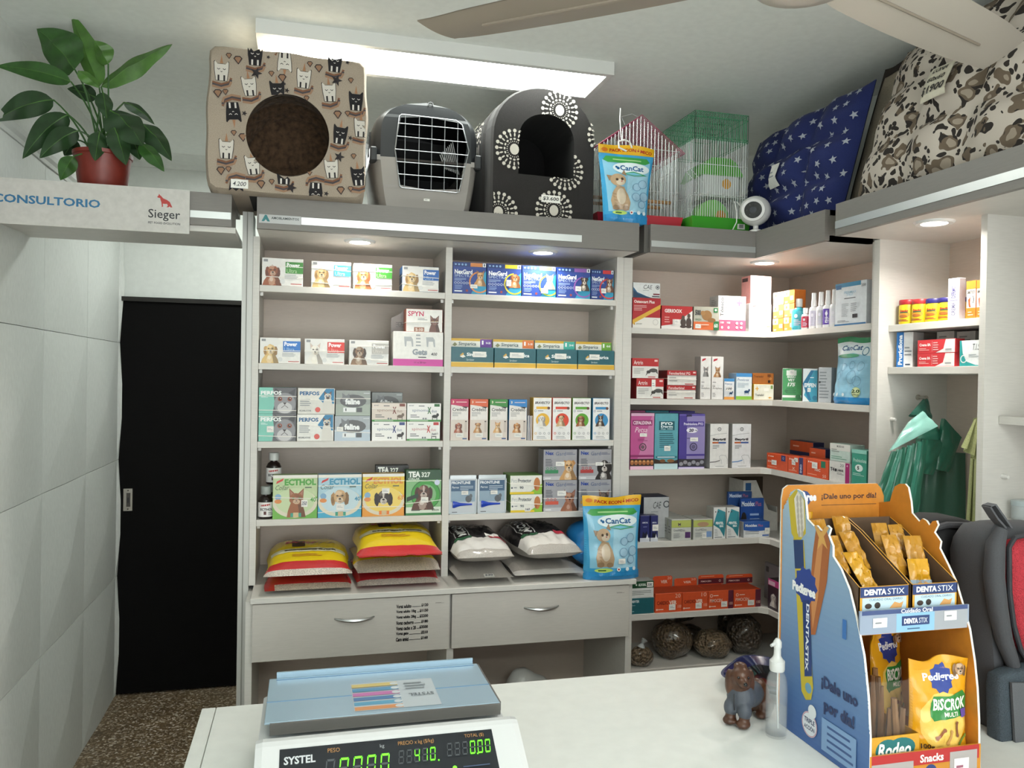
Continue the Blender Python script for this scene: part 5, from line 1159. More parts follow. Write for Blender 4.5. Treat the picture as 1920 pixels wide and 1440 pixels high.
q = aX(1777, 600, 1.843); carton('cream_tube', 'tall white tube standing in front of the jars', 'tube', (1.842, q.y, W1), (.038, .026, .122), -PI/2+.1, base='#e9e8ea', side='#cfcdd2', art=tubebox)
def orwh(A): A.rect(0, 0, 1, .28, '#e07f2f'); A.rect(0, .78, 1, 1, '#e07f2f'); A.text('EMETICO', .1, .66, .9, .74, '#55504c', .03); A.poly([(.2, .5), (.45, .58), (.4, .42), (.5, .3), (.3, .3)], '#b0552c'); A.curve([(.7, .6), (.8, .5), (.72, .4)], .02, '#4a4440'); A.lines(.2, .06, .8, .2, 2, '#f2c9a0')
FX((1811.5, 527, 1830, 600), 1.848, W1, .04, 'ointment_box', 'orange and white box with a brown figure, left of the two', 'box', base='#ece8e2', side='#c9702a', art=orwh, group='orange and white boxes', tags=[])
FX((1830.5, 525, 1850, 599), 1.848, W1, .04, 'ointment_box', 'orange and white box with a brown figure, against the upright', 'box', base='#ece8e2', side='#c9702a', art=orwh, group='orange and white boxes')
def pruri(A): A.rect(0, 0, .44, 1, '#2a6fb5'); A.text('Pruricilona', .1, .06, .36, .92, '#eef4fa', .04, rot=90); A.lines(.5, .3, .95, .6, 3, '#8a8e94'); A.rect(.55, .05, .85, .09, '#33465c')
q = aX(1671, 689, 1.846); carton('cream_box', 'white box with a blue lettered spine at the left end of its shelf', 'box', (1.85, q.y-.018, W2), (.055, .06, .112), -PI/2+R(18), base='#dfdfe0', side='#c9c8c6', art=pruri)
carton('cream_box', 'plain white box at the back behind the red cream boxes, far one', 'box', (1.93, 2.10, W2), (.07, .05, .112), -PI/2, base='#cfccc8', side='#b9b6b2', art=lambda A: A.lines(.15, .6, .8, .9, 3, '#8a8683'), group='plain white boxes at the back')
carton('cream_box', 'plain white box at the back behind the red cream boxes, near one', 'box', (1.93, 2.02, W2), (.07, .05, .108), -PI/2, base='#c6c2be', side='#b0aca8', art=lambda A: A.lines(.15, .6, .8, .9, 3, '#8a8683'), group='plain white boxes at the back')
def crema(A): A.poly([(0, 0), (.48, 0), (.7, .3), (.76, 1), (0, 1)], '#cf3a40'); A.text('Crema 8A', .05, .52, .36, .74, '#f6e6e4', .04); A.rect(.4, .12, .405, .88, '#f2cfcc'); A.lines(.43, .16, .6, .84, 4, '#f0c4c0', 3, .35); A.lines(.05, .18, .34, .4, 2, '#f0b8b4'); A.rect(.76, .2, .92, .28, '#8a8c8e')
o = FX((1720, 667, 1790, 690), 1.846, W2, .035, 'cream_box', 'long red and white box, lower of the stacked pair', 'box', base='#e9e6e3', side='#cf3a40', art=crema, group='long red and white boxes', z1=W2+.0405)
FX((1720.5, 642, 1791, 665), 1.846, ztop(o), .035, 'cream_box', 'long red and white box, upper of the stacked pair', 'box', base='#e9e6e3', side='#cf3a40', art=crema, group='long red and white boxes', z1=W2+.082)
FX((1799, 646, 1843, 688), 1.848, W2, .035, 'cream_box', 'white box with a teal wave beside the upright', 'box', base='#e4e9ea', side='#c9cecf', z1=W2+.074, art=lambda A: (A.poly([(0, 0), (0, 1), (.08, 1), (.14, .5), (.3, .18), (.7, .04), (1, .03), (1, 0)], '#2f9a9a'), A.text('T.I.S.', .56, .62, .9, .86, '#4a4e52', .0, .15), A.ring(.18, .28, .12, .16, '#e4e9ea', 16), A.lines(.4, .34, .9, .48, 2, '#9fa6a9')))

# ================================================================== sacks on the worktop
WT = .953+.0006
def nz(p, s=1.0): return noise.noise(Vector(p)*s)
def sack(name, label, cat, loc, w, d, h, rz=0, top=None, bottom=None, art=None, group=None, pick=None, flatb=.35, seal=.0, seed=0, amp=.004, tags=(), slope=.8):
    hm = h*flatb
    def B(u, v):
        bv = math.sin(PI/2*min(1, v/.62))**slope if v < .62 else max(0, 1-((v-.62)/.38)**3)**.5
        return max(0, 1-(2*abs(u-.5))**4)**.5*bv
    def S(u, v, up, off=0):
        b = B(u, v); x = (u-.5)*w*(1-.03*math.sin(v*9+seed)); y = v*d
        n_ = -abs(nz((u*5+seed, v*5, seed), 1))*amp-abs(nz((u*14+seed, v*14, seed+3)))*amp*.5
        z = hm+(h-hm)*b+n_*b*1.5+off if up else hm*(1-b)
        return Vector((x, y+(-off*.5 if v < .1 else 0), max(0, z)))
    mb = MB(); mb.grid(lambda u, v: S(u, v, 1), 26, 26, top, pick=pick); mb.grid(lambda u, v: S(u, v, 0), 16, 16, bottom or top, flip=True)
    if seal:      # flat heat-sealed lip at the front
        lip = pick(.5, 0) if pick else top
        mb.grid(lambda u, v: Vector(((u-.5)*w*1.0, -seal*(1-v), hm+.0012+nz((u*9, v, seed))*.004*(1-v))), 20, 2, lip)
        mb.grid(lambda u, v: Vector(((u-.5)*w*1.0, -seal*(1-v), hm-.0012+nz((u*9, v, seed))*.004*(1-v))), 20, 2, lip, flip=True)
    if art: A = Art(w, d); art(A); A.put(mb, lambda u, v, o: S(u, v, 1, .0015+o), sub=.04, thick=.004)
    o = mb.build(name, None, smooth=True, loc=loc, rz=rz, angle=60)
    tag(o, label, cat, group)
    for (u0, v0, u1, v1, t) in tags: price_tag(o, w, d, u0, v0, u1, v1, t, fn=lambda u, v, q: S(u, v, 1, .0022+q))
    return o
YEL = mat('#dfc21c', .25, kind='film', crinkle=.35); REDF = mat('#c32c34', .25, kind='film', crinkle=.5); GRAN = mat('#cfc4ba', .35, kind='gravel', scale=220, dark=.5); PALEY = mat('#b39a24', .3, kind='film', crinkle=.3)
def ysack_pick(dull):
    def pick(u, v): return GRAN if v < .09 else REDF if v < .2 else YEL
    return pick
def yart(A):
    A.poly([(.04, .36), (.96, .36), (.96, .44), (.04, .44)], '#c9c6a8')
    A.lines(.2, .38, .85, .42, 1, '#4f4a30', 2, .8); A.lines(.3, .26, .75, .32, 2, '#c98a2c', 3); A.poly([(.3, .5), (.46, .5), (.46, .72), (.3, .72)], '#3a2a1c'); A.text('SANTA', .22, .6, .62, .68, '#c0392f', .05); A.curve([(.62, .55), (.68, .62), (.74, .57), (.84, .64)], .01, '#5a4a1c')
def rpick(u, v): return REDF if v < .13 else YEL
GY = 'yellow and red granule sacks on the worktop'
xa = aZ(497, 1110, WT).x; xb = aZ(657, 1104, WT).x
wA = min(.30, xb-xa); cxA = max((xa+xb)/2, -.152+wA/2+.004)
cxA = max(cxA, -.15+wA/2)
sack('granule_sack', 'flattened red and white sack at the bottom of the left pile', 'sack', (cxA, 2.715, WT), wA, .40, .042, top=GRAN, pick=lambda u, v: REDF if v > .12 or u < .1 else GRAN, group=GY, seal=.0, seed=3)
sack('granule_sack', 'plump yellow and red sack on top of the left pile', 'sack', (cxA, 2.712, WT+.043), wA, .40, .078, top=YEL, pick=ysack_pick(0), art=yart, group=GY, seal=.0, seed=5, flatb=.25)
xa, xb = aZ(663, 1098, WT).x, aZ(822, 1086, WT).x; wB = min(.29, xb-xa); cxB = min((xa+xb)/2, .484-wB/2)
if cxB-wB/2 < cxA+wA/2+.004: cxB = cxA+wA/2+.004+wB/2; wB = min(wB, 2*(.484-cxB)) if cxB+wB/2 > .485 else wB
sack('granule_sack', 'red and white sack at the bottom of the right pile', 'sack', (cxB, 2.725, WT), wB, .40, .042, top=REDF, pick=lambda u, v: GRAN if v < .1 else REDF, group=GY, seed=7)
sack('granule_sack', 'white granule sack in the middle of the right pile', 'sack', (cxB, 2.725, WT+.043), wB, .40, .044, top=GRAN, pick=lambda u, v: GRAN if v < .3 else YEL, group=GY, seed=8)
sack('granule_sack', 'bright yellow sack with red front end, top of the right pile', 'sack', (cxB+.002, 2.728, WT+.089), wB-.006, .39, .088, top=YEL, pick=rpick, art=yart, group=GY, seal=.022, seed=11, flatb=.3)
GSK = mat('#b5afa8', .28, kind='gravel', scale=420, dark=.8, coat=.7); WFILM = mat('#d8d5d0', .22, kind='film', crinkle=.8, scale=18); BFILM = mat('#262427', .25, kind='film', crinkle=.6)
def gpick(u, v): return GSK if v < .08 else (WFILM if v < .3 else BFILM)
def gart(A):
    A.poly([(0.06, .28), (.36, .28), (.36, .33), (.06, .33)], '#2c5a3c'); A.poly([(.66, .28), (.96, .26), (.96, .33), (.66, .34)], '#a83040')
    A.text('MCCOWN', .14, .36, .3, .86, '#cfcfcb', .03, rot=90); A.rect(.09, .34, .105, .9, '#bdbdb9'); A.rect(.33, .34, .345, .9, '#bdbdb9')
GG = 'grey sand sacks on the worktop'
sack('cat_litter_sack', 'slumped grey sack with a handwritten price, bottom of its pile', 'sack', (.622, 2.712, WT), .205, .40, .052, top=GSK, group=GG, seed=13, flatb=.45, tags=[(.48, .01, .66, .07, '530')])
sack('cat_litter_sack', 'plump grey sack with black printed end, top of the left grey pile', 'sack', (.622, 2.708, WT+.0535), .205, .41, .105, top=GSK, pick=gpick, art=gart, group=GG, seed=15, flatb=.42, slope=.5, amp=.012, tags=[(.62, .3, .86, .38, None)])
sack('cat_litter_sack', 'flat pale grey sack at the bottom of the right grey pile', 'sack', (.868, 2.725, WT), .265, .40, .048, top=GSK, pick=lambda u, v: WFILM if v < .1 else GSK, group=GG, seed=17, flatb=.5)
sack('cat_litter_sack', 'plump grey sack lying askew with black printed end', 'sack', (.882, 2.722, WT+.049), .212, .40, .118, rz=R(3), top=GSK, pick=gpick, art=gart, group=GG, seed=19, flatb=.42, slope=.5, amp=.012)
# ------------------------------------------------------------------ cat litter pouches
def kitten(A, u, v, s, lookup=True):
    k = s*A.k
    e = lambda dx, dy, rx, ry, c: A.ell(u+dx*k, v+dy*s, rx*k, ry*s, c, 16)
    p = lambda pts, c: A.poly([(u+x*k, v+y*s) for x, y in pts], c)
    c, d, l = '#b89c7c', '#9a7f62', '#d3c3ac'
    p([(-.52, -1.9), (-.62, -1.3), (-.45, -.7), (-.2, -.3), (.25, -.35), (.5, -.85), (.62, -1.4), (.55, -1.9)], c)
    e(.05, -1.0, .3, .55, l); e(-.3, -1.75, .24, .18, d); e(.32, -1.78, .22, .17, d)
    for i in range(4): A.curve([(u+(-.5+.04*i)*k, v+(-.8-.22*i)*s), (u+(-.25)*k, v+(-.86-.22*i)*s)], .035*s, d)
    p([(-.62, .02), (-.75, .42), (-.36, .36)], d); p([(.12, .52), (.3, .82), (.42, .4)], d)
    e(-.1, .1, .46, .42, c); e(.02, -.06, .26, .22, l); e(.12, .16, .08, .1, '#4a3a2c'); e(-.18, .12, .08, .09, '#4a3a2c'); e(.08, .0, .06, .045, '#b5706a')
def cancat(A):
    A.rect(0, 0, 1, .885, '#3f9fcf'); A.poly([(.08, .14), (.92, .14), (.95, .8), (.05, .8)], '#8cc6e0'); A.poly([(.45, .14), (.9, .14), (.92, .62), (.5, .6)], '#a5d2e6')
    A.rect(0, .885, 1, 1, '#e8b426'); A.text('PACK ECONÓMICO', .2, .915, .96, .965, '#b5301f', .04); A.ell(.11, .94, .06, .025, '#d97a1f')
    A.poly([(.06, .8), (.14, .77), (.86, .77), (.94, .8), (.88, .85), (.12, .85)], '#3f9a4a'); A.lines(.24, .8, .78, .82, 1, '#9fd08f', 2, .8)
    A.ell(.58, .7, .36, .08, '#e3f0f4', 24); A.text('CanCat', .36, .67, .82, .74, '#1f5f94', .03); A.circ(.29, .71, .014, '#1f5f94'); A.circ(.32, .695, .018, '#1f5f94')
    A.poly([(.4, .63), (.62, .665), (.9, .62), (.62, .6)], '#4aa06a'); A.poly([(.46, .63), (.62, .65), (.8, .625), (.62, .61)], '#7ac0d8')
    kitten(A, .33, .52, .19)
    for x, y, r in ((.68, .46, .05), (.8, .5, .055), (.66, .33, .055), (.84, .34, .06), (.8, .24, .05)): A.ring(x, y, r-.006, r, '#5f86a8', 18); A.circ(x, y, r-.006, '#9fc4da')
    A.rect(.0, .0, 1, .1, '#2f8cc8'); A.ell(.3, .12, .16, .026, '#b8d96a');
    A.lines(.2, .108, .4, .13, 1, '#3f6a3a', 3, .7)
    A.circ(.56, .13, .024, '#eef2f2'); A.circ(.56, .13, .012, '#a83a3a'); A.circ(.72, .13, .024, '#dcebf0'); A.circ(.86, .13, .024, '#dcebf0')
def cancat_big(A):
    A.rect(0, 0, 1, 1, '#8fc0d8'); A.rect(0, .9, 1, 1, '#3f9a6a'); A.rect(0, .0, 1, .1, '#2a86c4'); A.poly([(0, .72), (.5, .76), (1, .7), (1, .92), (0, .92)], '#dcebee'); A.text('CanCat', .16, .8, .72, .88, '#2a5a86', .03, .1); A.ring(.82, .78, .05, .065, '#4a7f9a', 20); A.ell(.4, .72, .3, .03, '#4aa07a')
    for x, y, r in ((.35, .55, .06), (.55, .58, .06), (.78, .56, .07), (.24, .42, .06), (.62, .4, .1), (.75, .34, .08)): A.ring(x, y, r-.007, r, '#6f95b0', 18)
    A.circ(.76, .18, .075, '#b5c98a'); A.circ(.76, .18, .062, '#d5dfb0'); A.text('2.0', .68, .17, .84, .22, '#2f4a2c', .04); A.text('LITROS', .69, .13, .83, .155, '#3f5a3c', .02)
    for x in (.14, .3, .46): A.circ(x, .14, .025, '#dfe9ec')
PLB = mat('#4aa6d6', .2, kind='film', crinkle=.6, scale=14)
def pouch(name, label, loc, w, h, t, rz=0, art=cancat, tilt=0, tags=(), group=None, back=None, topw=1.06, seed=0):
    def S(u, v, sgn, off=0):
        g = (1-max(0, (v-.05)/.84)**2.2) if v > .05 else .75+5*v
        g = max(0, min(1, g)) if v < .89 else 0
        pr = max(0, 1-(2*abs(u-.5))**3)**.7*g
        n_ = (nz((u*4+seed, v*6, seed))*.006+nz((u*11+seed, v*13, 2))*.0012)*(1 if .03 < u < .97 else .2)
        x = (u-.5)*w*(1+(topw-1)*v-.05*math.sin(PI*min(1, v*1.1)))
        y = -sgn*(t/2*pr)-(n_ if sgn > 0 else 0)*(.3+pr)-sgn*off+.012*max(0, v-.85)*math.sin(u*9+seed)*4
        z = v*h+(.004*math.sin(u*7+seed) if v > .9 else 0)
        return Vector((x, y+z*tilt, max(0, z)))
    mb = MB(); pm = back or PLB
    mb.grid(lambda u, v: S(u, v, 1), 26, 34, pm); mb.grid(lambda u, v: S(u, v, -1), 14, 18, pm, flip=True)
    A = Art(w, h); art(A); A.put(mb, lambda u, v, o: S(u, v, 1, .0022+o), sub=.035, rough=.22, step=.0003, thick=.009)
    o = mb.build(name, None, smooth=True, loc=loc, rz=rz, angle=70)
    tag(o, label, 'bag', group)
    for (u0, v0, u1, v1, tx) in tags: price_tag(o, w, h, u0, v0, u1, v1, tx, fn=lambda u, v, q: S(u, v, 1, .013+q))
    return o
q0, q1 = aY(1094, 1075, 2.735), aY(1194, 1070, 2.735); qt = aY(1144, 930, 2.735)
pouch('cat_litter_pouch', 'light blue litter pouch with a kitten, standing on the worktop', ((q0.x+q1.x)/2, 2.735, WT), q1.x-q0.x+.006, qt.z-WT, .075, tags=[(.55, .2, .68, .26, None)], seed=1, group='litter pouches with a kitten')
q0, q1 = aY(1134, 412, 2.73), aY(1214, 418, 2.73); qt = aY(1172, 272, 2.735)
po = pouch('cat_litter_pouch', 'light blue litter pouch with a kitten, on top of the shelving with a white hook', ((q0.x+q1.x)/2, 2.745, 2.2526), q1.x-q0.x, qt.z-2.2526, .06, seed=4, topw=1.34, group='litter pouches with a kitten')
hk = MB(); h_ = qt.z-2.2526
hk.tube([(-.0, -.004, h_-.02), (-.03, -.006, h_-.01), (-.032, -.006, h_+.012), (-.01, -.006, h_+.02), (.012, -.006, h_+.014), (.022, -.004, h_-.006)], .0035, mat('#e6e6e2', .4), 6)
hk.tube([(-.02, -.006, h_+.016), (-.022, .0, h_+.05), (-.024, .004, h_+.1), (-.02, .01, h_+.14)], .0022, mat('#e6e6e2', .4), 5)
hk.build('hang_hook', po, smooth=True)
q0, q1 = aX(1551, 755, XC+.01), aX(1623, 757, XC+.01)
pouch('cat_litter_pouch', 'large pale blue litter bag squeezed against the upright on the second corner shelf', (XC+.045, (q0.y+q1.y)/2, C2+.0006), q0.y-q1.y-.006, .236, .07, rz=-PI/2, art=cancat_big, seed=6, topw=1.0, group='large litter bags', tilt=.03)
pouch('cat_litter_pouch', 'second large litter bag showing behind the first at its far edge', (XC+.135, (q0.y+q1.y)/2+.032, C2+.0006), q0.y-q1.y-.01, .236, .06, rz=-PI/2, art=cancat_big, seed=8, topw=1.0, group='large litter bags', tilt=.03)
# blue plastic bag stuffed behind the pouch
mb = MB(); bl = mat('#2f8fd8', .12, kind='film', crinkle=.7, scale=10)
for cc, rr in (((1.075, 2.92, .953+.055), (.062, .1, .05)), ((1.06, 2.93, .953+.125), (.07, .09, .055)), ((1.04, 2.88, .953+.07), (.05, .05, .04)), ((1.09, 2.9, .953+.18), (.04, .06, .03))): mb.ball(cc, rr, bl, 16, 10)
o = remesh_blob(mb, 'plastic_bag', .012, None, 6, bl)
tag(o, 'crumpled bright blue plastic bag behind the kitten pouch on the worktop', 'bag')
zmin = min(v.co.z for v in o.data.vertices); o.location.z = WT-zmin+.0004

# ================================================================== things on top of the shelving
TOPZ = 2.2526
# ------------------------------------------------------------------ peace lily
pl = empty('potted_plant', (-.636, 2.80, 2.2546), 0, 'potted peace lily with drooping dark green leaves on the beam', 'plant')
MB().lathe([(0, 0), (.066, 0), (.07, .006), (.083, .105), (.087, .107), (.088, .118), (.083, .118), (.079, .1), (0, .098)], mat('#7a2a20', .4, kind='card'), 32).build('pot', pl, smooth=True)
MB().lathe([(0, .1), (.05, .102), (.078, .099)], mat('#3a2a1e', .9, kind='gravel', coat=0), 20, cap=False).build('soil', pl)
leafm = [mat('#27451f', .42, kind='leaf'), mat('#335a26', .42, kind='leaf'), mat('#233f20', .45, kind='leaf'), mat('#48702c', .42, kind='leaf')]
rnd = random.Random(5)
def leaf(base, tip, wpx, lift, mi, dy=0, dyt=0, name='leaf', droop=.0):
    b = aY(base[0], base[1], 2.80+dy)-Vector((-.636, 2.80, 2.2546)); t = aY(tip[0], tip[1], 2.80+dyt)-Vector((-.636, 2.80, 2.2546))
    wd = wpx/510; ax = t-b; ln = ax.length
    c = (b+t)/2+Vector((0, 0, lift*ln))
    side = ax.cross(Vector((0, -1, 0))); side = side.normalized() if side.length > 1e-5 else Vector((1, 0, 0))
    side = (side+Vector((0, -.35, .1))).normalized()
    nrm = ax.normalized().cross(side)
    def P(u, v):
        p = b*(1-v)**2+c*2*v*(1-v)+t*v*v
        wv = wd*(math.sin(PI*min(1, v**.75))**.8)*(1-.15*v) if v < .995 else 0
        k = (u-.5)*2
        return p+side*(k*wv/2)+nrm*(abs(k)*wv*.22+.05*wv*math.sin(v*14+k*2+b.x*30))
    mb = MB(); mb.grid(P, 8, 16, leafm[mi]); mb.grid(lambda u, v: P(u, v)-nrm*.0008, 8, 16, leafm[mi], flip=True)
    mb.tube([P(.5, i/8)-nrm*.001 for i in range(9)], [.0018*(1-i/10) for i in range(9)], leafm[3], 5)
    mb.build(name, pl, smooth=True)
    # petiole from the soil
    r0 = Vector((rnd.uniform(-.03, .03), rnd.uniform(-.03, .03), .1)); m = (r0+b)/2+Vector((0, 0, .03)); m.x = r0.x+(b.x-r0.x)*.35
    st = [r0*(1-s)**2+m*2*s*(1-s)+b*s*s for s in [i/7 for i in range(8)]]
    MB().tube(st, [.0035-.001*i/7 for i in range(8)], leafm[1], 6).build('stem', pl, smooth=True)
LV = [((186, 163), (134, 26), 42, .02, 3, 0, .02), ((140, 130), (69, 54), 74, .12, 1, 0, .04), ((133, 153), (-8, 124), 32, .1, 1, -.02, .0), ((100, 187), (-12, 228), 42, .16, 2, -.03, -.05), ((190, 163), (323, 83), 40, .07, 3, 0, -.02),
      ((207, 207), (268, 274), 62, .18, 2, -.05, -.1), ((262, 231), (322, 302), 40, .2, 2, -.02, -.06), ((263, 268), (308, 322), 28, .12, 1, -.06, -.1), ((233, 192), (290, 234), 20, .2, 2, .03, .05), ((128, 215), (42, 298), 40, .2, 2, -.02, -.06),
      ((146, 245), (74, 297), 36, .18, 2, -.05, -.08), ((138, 293), (113, 338), 28, .1, 1, -.08, -.1), ((180, 183), (126, 166), 28, .1, 2, .04, .06), ((193, 173), (200, 222), 28, .1, 2, -.04, -.06), ((215, 240), (236, 310), 36, .1, 2, -.08, -.1),
      ((187, 247), (178, 302), 30, .1, 2, -.08, -.11), ((147, 133), (187, 165), 22, .1, 3, -.06, -.06), ((250, 262), (262, 300), 26, .1, 2, -.02, -.03), ((143, 262), (120, 292), 30, .1, 2, .03, .03)]
for l in LV: leaf(*l)
leaf((203, 120), (178, 76), 34, .1, 3, -.02, -.03, name='flower_spathe')
# ------------------------------------------------------------------ printed cat cube
q0, q1 = aY(388, 240, 2.64), aY(686, 240, 2.64)
cw_ = q1.x-q0.x; cz1 = aY(540, 97, 2.64).z; ch_ = cz1-TOPZ
cu_ = empty('cat_cube', ((q0.x+q1.x)/2, 2.645, TOPZ), 0, 'beige fabric cat cube printed with unicorn cats, round hole in front', 'cat bed')
fab = mat('#a89a8a', .9, kind='fabric', scale=420)
hc = aY(540, 253, 2.64); hx, hz, hr = hc.x-(q0.x+q1.x)/2, hc.z-TOPZ, .128
def rr(ang, w, h, r):      # rounded rectangle outline seen from its centre
    c, s = math.cos(ang), math.sin(ang)
    lo, hi = 0, 2
    for _ in range(28):
        m = (lo+hi)/2; x, y = abs(m*c), abs(m*s); dx, dy = max(0, x-(w/2-r)), max(0, y-(h/2-r))
        ins = (x <= w/2 and y <= h/2 and (dx == 0 or dy == 0 or dx*dx+dy*dy <= r*r))
        lo, hi = (m, hi) if ins else (lo, m)
    return lo
N = 96
def outline(i, y, sc=1.0):
    a = 2*PI*i/N; r = rr(a, cw_*sc, ch_*sc, .03)
    wob = .006*math.sin(a*4+1)+.004*math.sin(a*9+y*8)
    return Vector(((r+wob*min(1, r/.2)*.6)*math.cos(a), y, max(0.0, ch_/2+(r+wob*.4)*math.sin(a))))
bd = MB()
rings = []
for k in range(6):           # front panel from hole to edge
    t = (0, .3, .6, .85, .96, 1)[k]
    rings.append([Vector((hx+hr*math.cos(2*PI*i/N), 0, hz+hr*math.sin(2*PI*i/N)*1.02)).lerp(outline(i, 0), t)+Vector((0, .012*(t == 1), 0)) for i in range(N)])
for y, sc in ((.02, 1.012), (.1, 1.02), (.2, 1.012), (.3, 1.02), (.38, 1.012), (.40, 1.0)): rings.append([outline(i, y, sc) for i in range(N)])
rings.append([Vector((0, .40, ch_/2))]*N)
vs_ = [p for r_ in rings for p in r_]; fs_ = []
for k in range(len(rings)-1):
    for i in range(N): fs_.append((k*N+i, (k+1)*N+i, (k+1)*N+(i+1) % N, k*N+(i+1) % N))
bd.add(vs_, fs_, fab)
# woven print
A = Art(cw_, ch_)
catsh = [(-.3, -.5), (-.38, .1), (-.4, .55), (-.36, .62), (-.22, .46), (.22, .46), (.36, .62), (.4, .55), (.38, .1), (.3, -.5)]
def ucat(u, v, s, col, a=0, fl=1):
    fg = '#2a2628' if col != '#1f1c1f' else '#d8d2cc'
    tail = [(-.5*fl, -.62), (.0, -.72), (.45*fl, -.55), (.55*fl, -.3)]
    ca, sa = math.cos(a), math.sin(a)
    tr = lambda x, y: (u+(x*ca-y*sa)*s*A.k, v+(x*sa+y*ca)*s)
    for j, c in enumerate(('#7d563f', '#4a4448', '#9a7a62')): A.curve([tr(x*(1-.0*j), y-.11*j) for x, y in tail], .13*s, c)
    A.shape([(p[0]*1.08, p[1]*1.05) for p in catsh], u, v, s, '#2a2628', a); A.shape(catsh, u, v, s, col, a)
    A.shape([(-.09, .5), (.09, .5), (.0, 1.0)], u, v, s, '#a57a5c', a)
    for x in (-.16, .16):
        A.curve([tr(x-.08, .2), tr(x, .14), tr(x+.08, .2)], .04*s, fg); A.shape([(x-.05, -.5), (x-.05, -.18), (x+.05, -.18), (x+.05, -.5)], u, v, s, fg, a)
    A.curve([tr(-.05, .04), tr(0, 0), tr(.05, .04)], .035*s, fg)
def star5(u, v, s, c, a=.3):
    A.poly([(u+(s if i % 2 == 0 else s*.42)*math.sin(a+PI*i/5)*A.k, v+(s if i % 2 == 0 else s*.42)*math.cos(a+PI*i/5)) for i in range(10)], c)
def gem(u, v, s): A.shape([(-.5, .2), (-.25, .5), (.25, .5), (.5, .2), (0, -.5)], u, v, s, '#3a3030', .1); A.shape([(-.36, .2), (-.2, .38), (.2, .38), (.36, .2), (0, -.34)], u, v, s, '#927058', .1)
def UV(cx, cy): # crop pixel of the front panel
    p = aY(370+cx/3.513, 20+cy/3.513, 2.64); return ((p.x-q0.x)/cw_, (p.z-TOPZ)/ch_)
W_, K_ = '#cfc9c0', '#1f1c1f'
for cx, cy, col, a in ((158, 400, W_, 0), (343, 500, W_, .15), (380, 300, K_, 0), (575, 330, W_, PI), (700, 450, W_, -.05), (905, 345, K_, -.05), (870, 540, W_, .1), (528, 530, K_, .1), (1045, 600, K_, 0), (235, 660, K_, PI+.1), (940, 820, K_, -.1), (190, 915, W_, 0), (365, 1020, W_, .15), (570, 1085, K_, 0), (885, 1045, W_, .1), (1060, 1095, K_, .1), (255, 1175, K_, PI), (780, 1190, K_, PI), (1078, 775, W_, 0)):
    u, v = UV(cx, cy)
    ucat(u, v, .118, col, a)
for cx, cy in ((268, 325), (135, 545), (560, 445), (800, 380), (925, 685), (300, 835), (155, 1055), (420, 1145), (945, 1185), (690, 1070)): gem(*UV(cx, cy), .06)
for cx, cy in ((208, 297), (185, 535), (488, 415), (742, 352), (1012, 460), (720, 578), (990, 678), (240, 806), (205, 1045), (490, 1128), (1030, 960), (1010, 1175), (740, 1068)): gem(*UV(cx, cy), .042)
for cx, cy, s in ((388, 410, .042), (918, 458, .042), (590, 525, .02), (310, 675, .02), (935, 962, .04), (618, 1165, .04), (1008, 838, .02), (850, 1205, .02), (468, 305, .015), (990, 340, .018), (575, 482, .012)): star5(*UV(cx, cy), s, '#2f2a2c')
du0, dv0 = (hx+cw_/2)/cw_, hz/ch_
def keepc(u, v): return (((u-du0)*cw_)**2+((v-dv0)*ch_*.98)**2) > (hr+.003)**2 and .012 < u < .988 and .012 < v < .988
def frontc(u, v, o):
    x, z = (u-.5)*cw_, v*ch_
    return (x, -.0008-o, z)
A.put(bd, frontc, sub=.045, keep=keepc, rough=.9, thick=.003)
b_ = bd.build('cover', cu_, smooth=True, angle=60)
ln = MB(); plush = mat('#5a4532', 1, kind='plush')
prof = [(hr, .001), (hr*1.02, .015), (hr*1.3, .05), (hr*1.45, .14), (hr*1.4, .24), (hr*1.1, .31), (0.001, .33)]
for (r0, y0), (r1, y1) in zip(prof, prof[1:]):
    v_ = [(hx+r*math.cos(2*PI*i/40), y, hz+r*math.sin(2*PI*i/40)) for r, y in ((r0, y0), (r1, y1)) for i in range(40)]
    ln.add(v_, [(i, (i+1) % 40, 40+(i+1) % 40, 40+i) for i in range(40)], plush)
ln.build('plush_lining', cu_, smooth=True)
tb = MB(); a_, b2 = UV(220, 1165), UV(335, 1115)
tx, tz = (a_[0]-.5)*cw_, a_[1]*ch_; tw_, th_ = (b2[0]-a_[0])*cw_, (b2[1]-a_[1])*ch_
tb.box(tx, -.0045, tz, tx+tw_, -.0035, tz+th_, TAG); A = Art(tw_, th_); A.text('4.200', .12, .25, .88, .75, '#2c2c34', .01, .2); A.put(tb, lambda u, v, o: (tx+u*tw_, -.0045-o, tz+v*th_)); tb.build('price_tag', cu_)
MB().cbox(-.12, .06, -.0005, .12, .3, .0, mat('#191718', .8), .0001).build('base_pad', cu_)
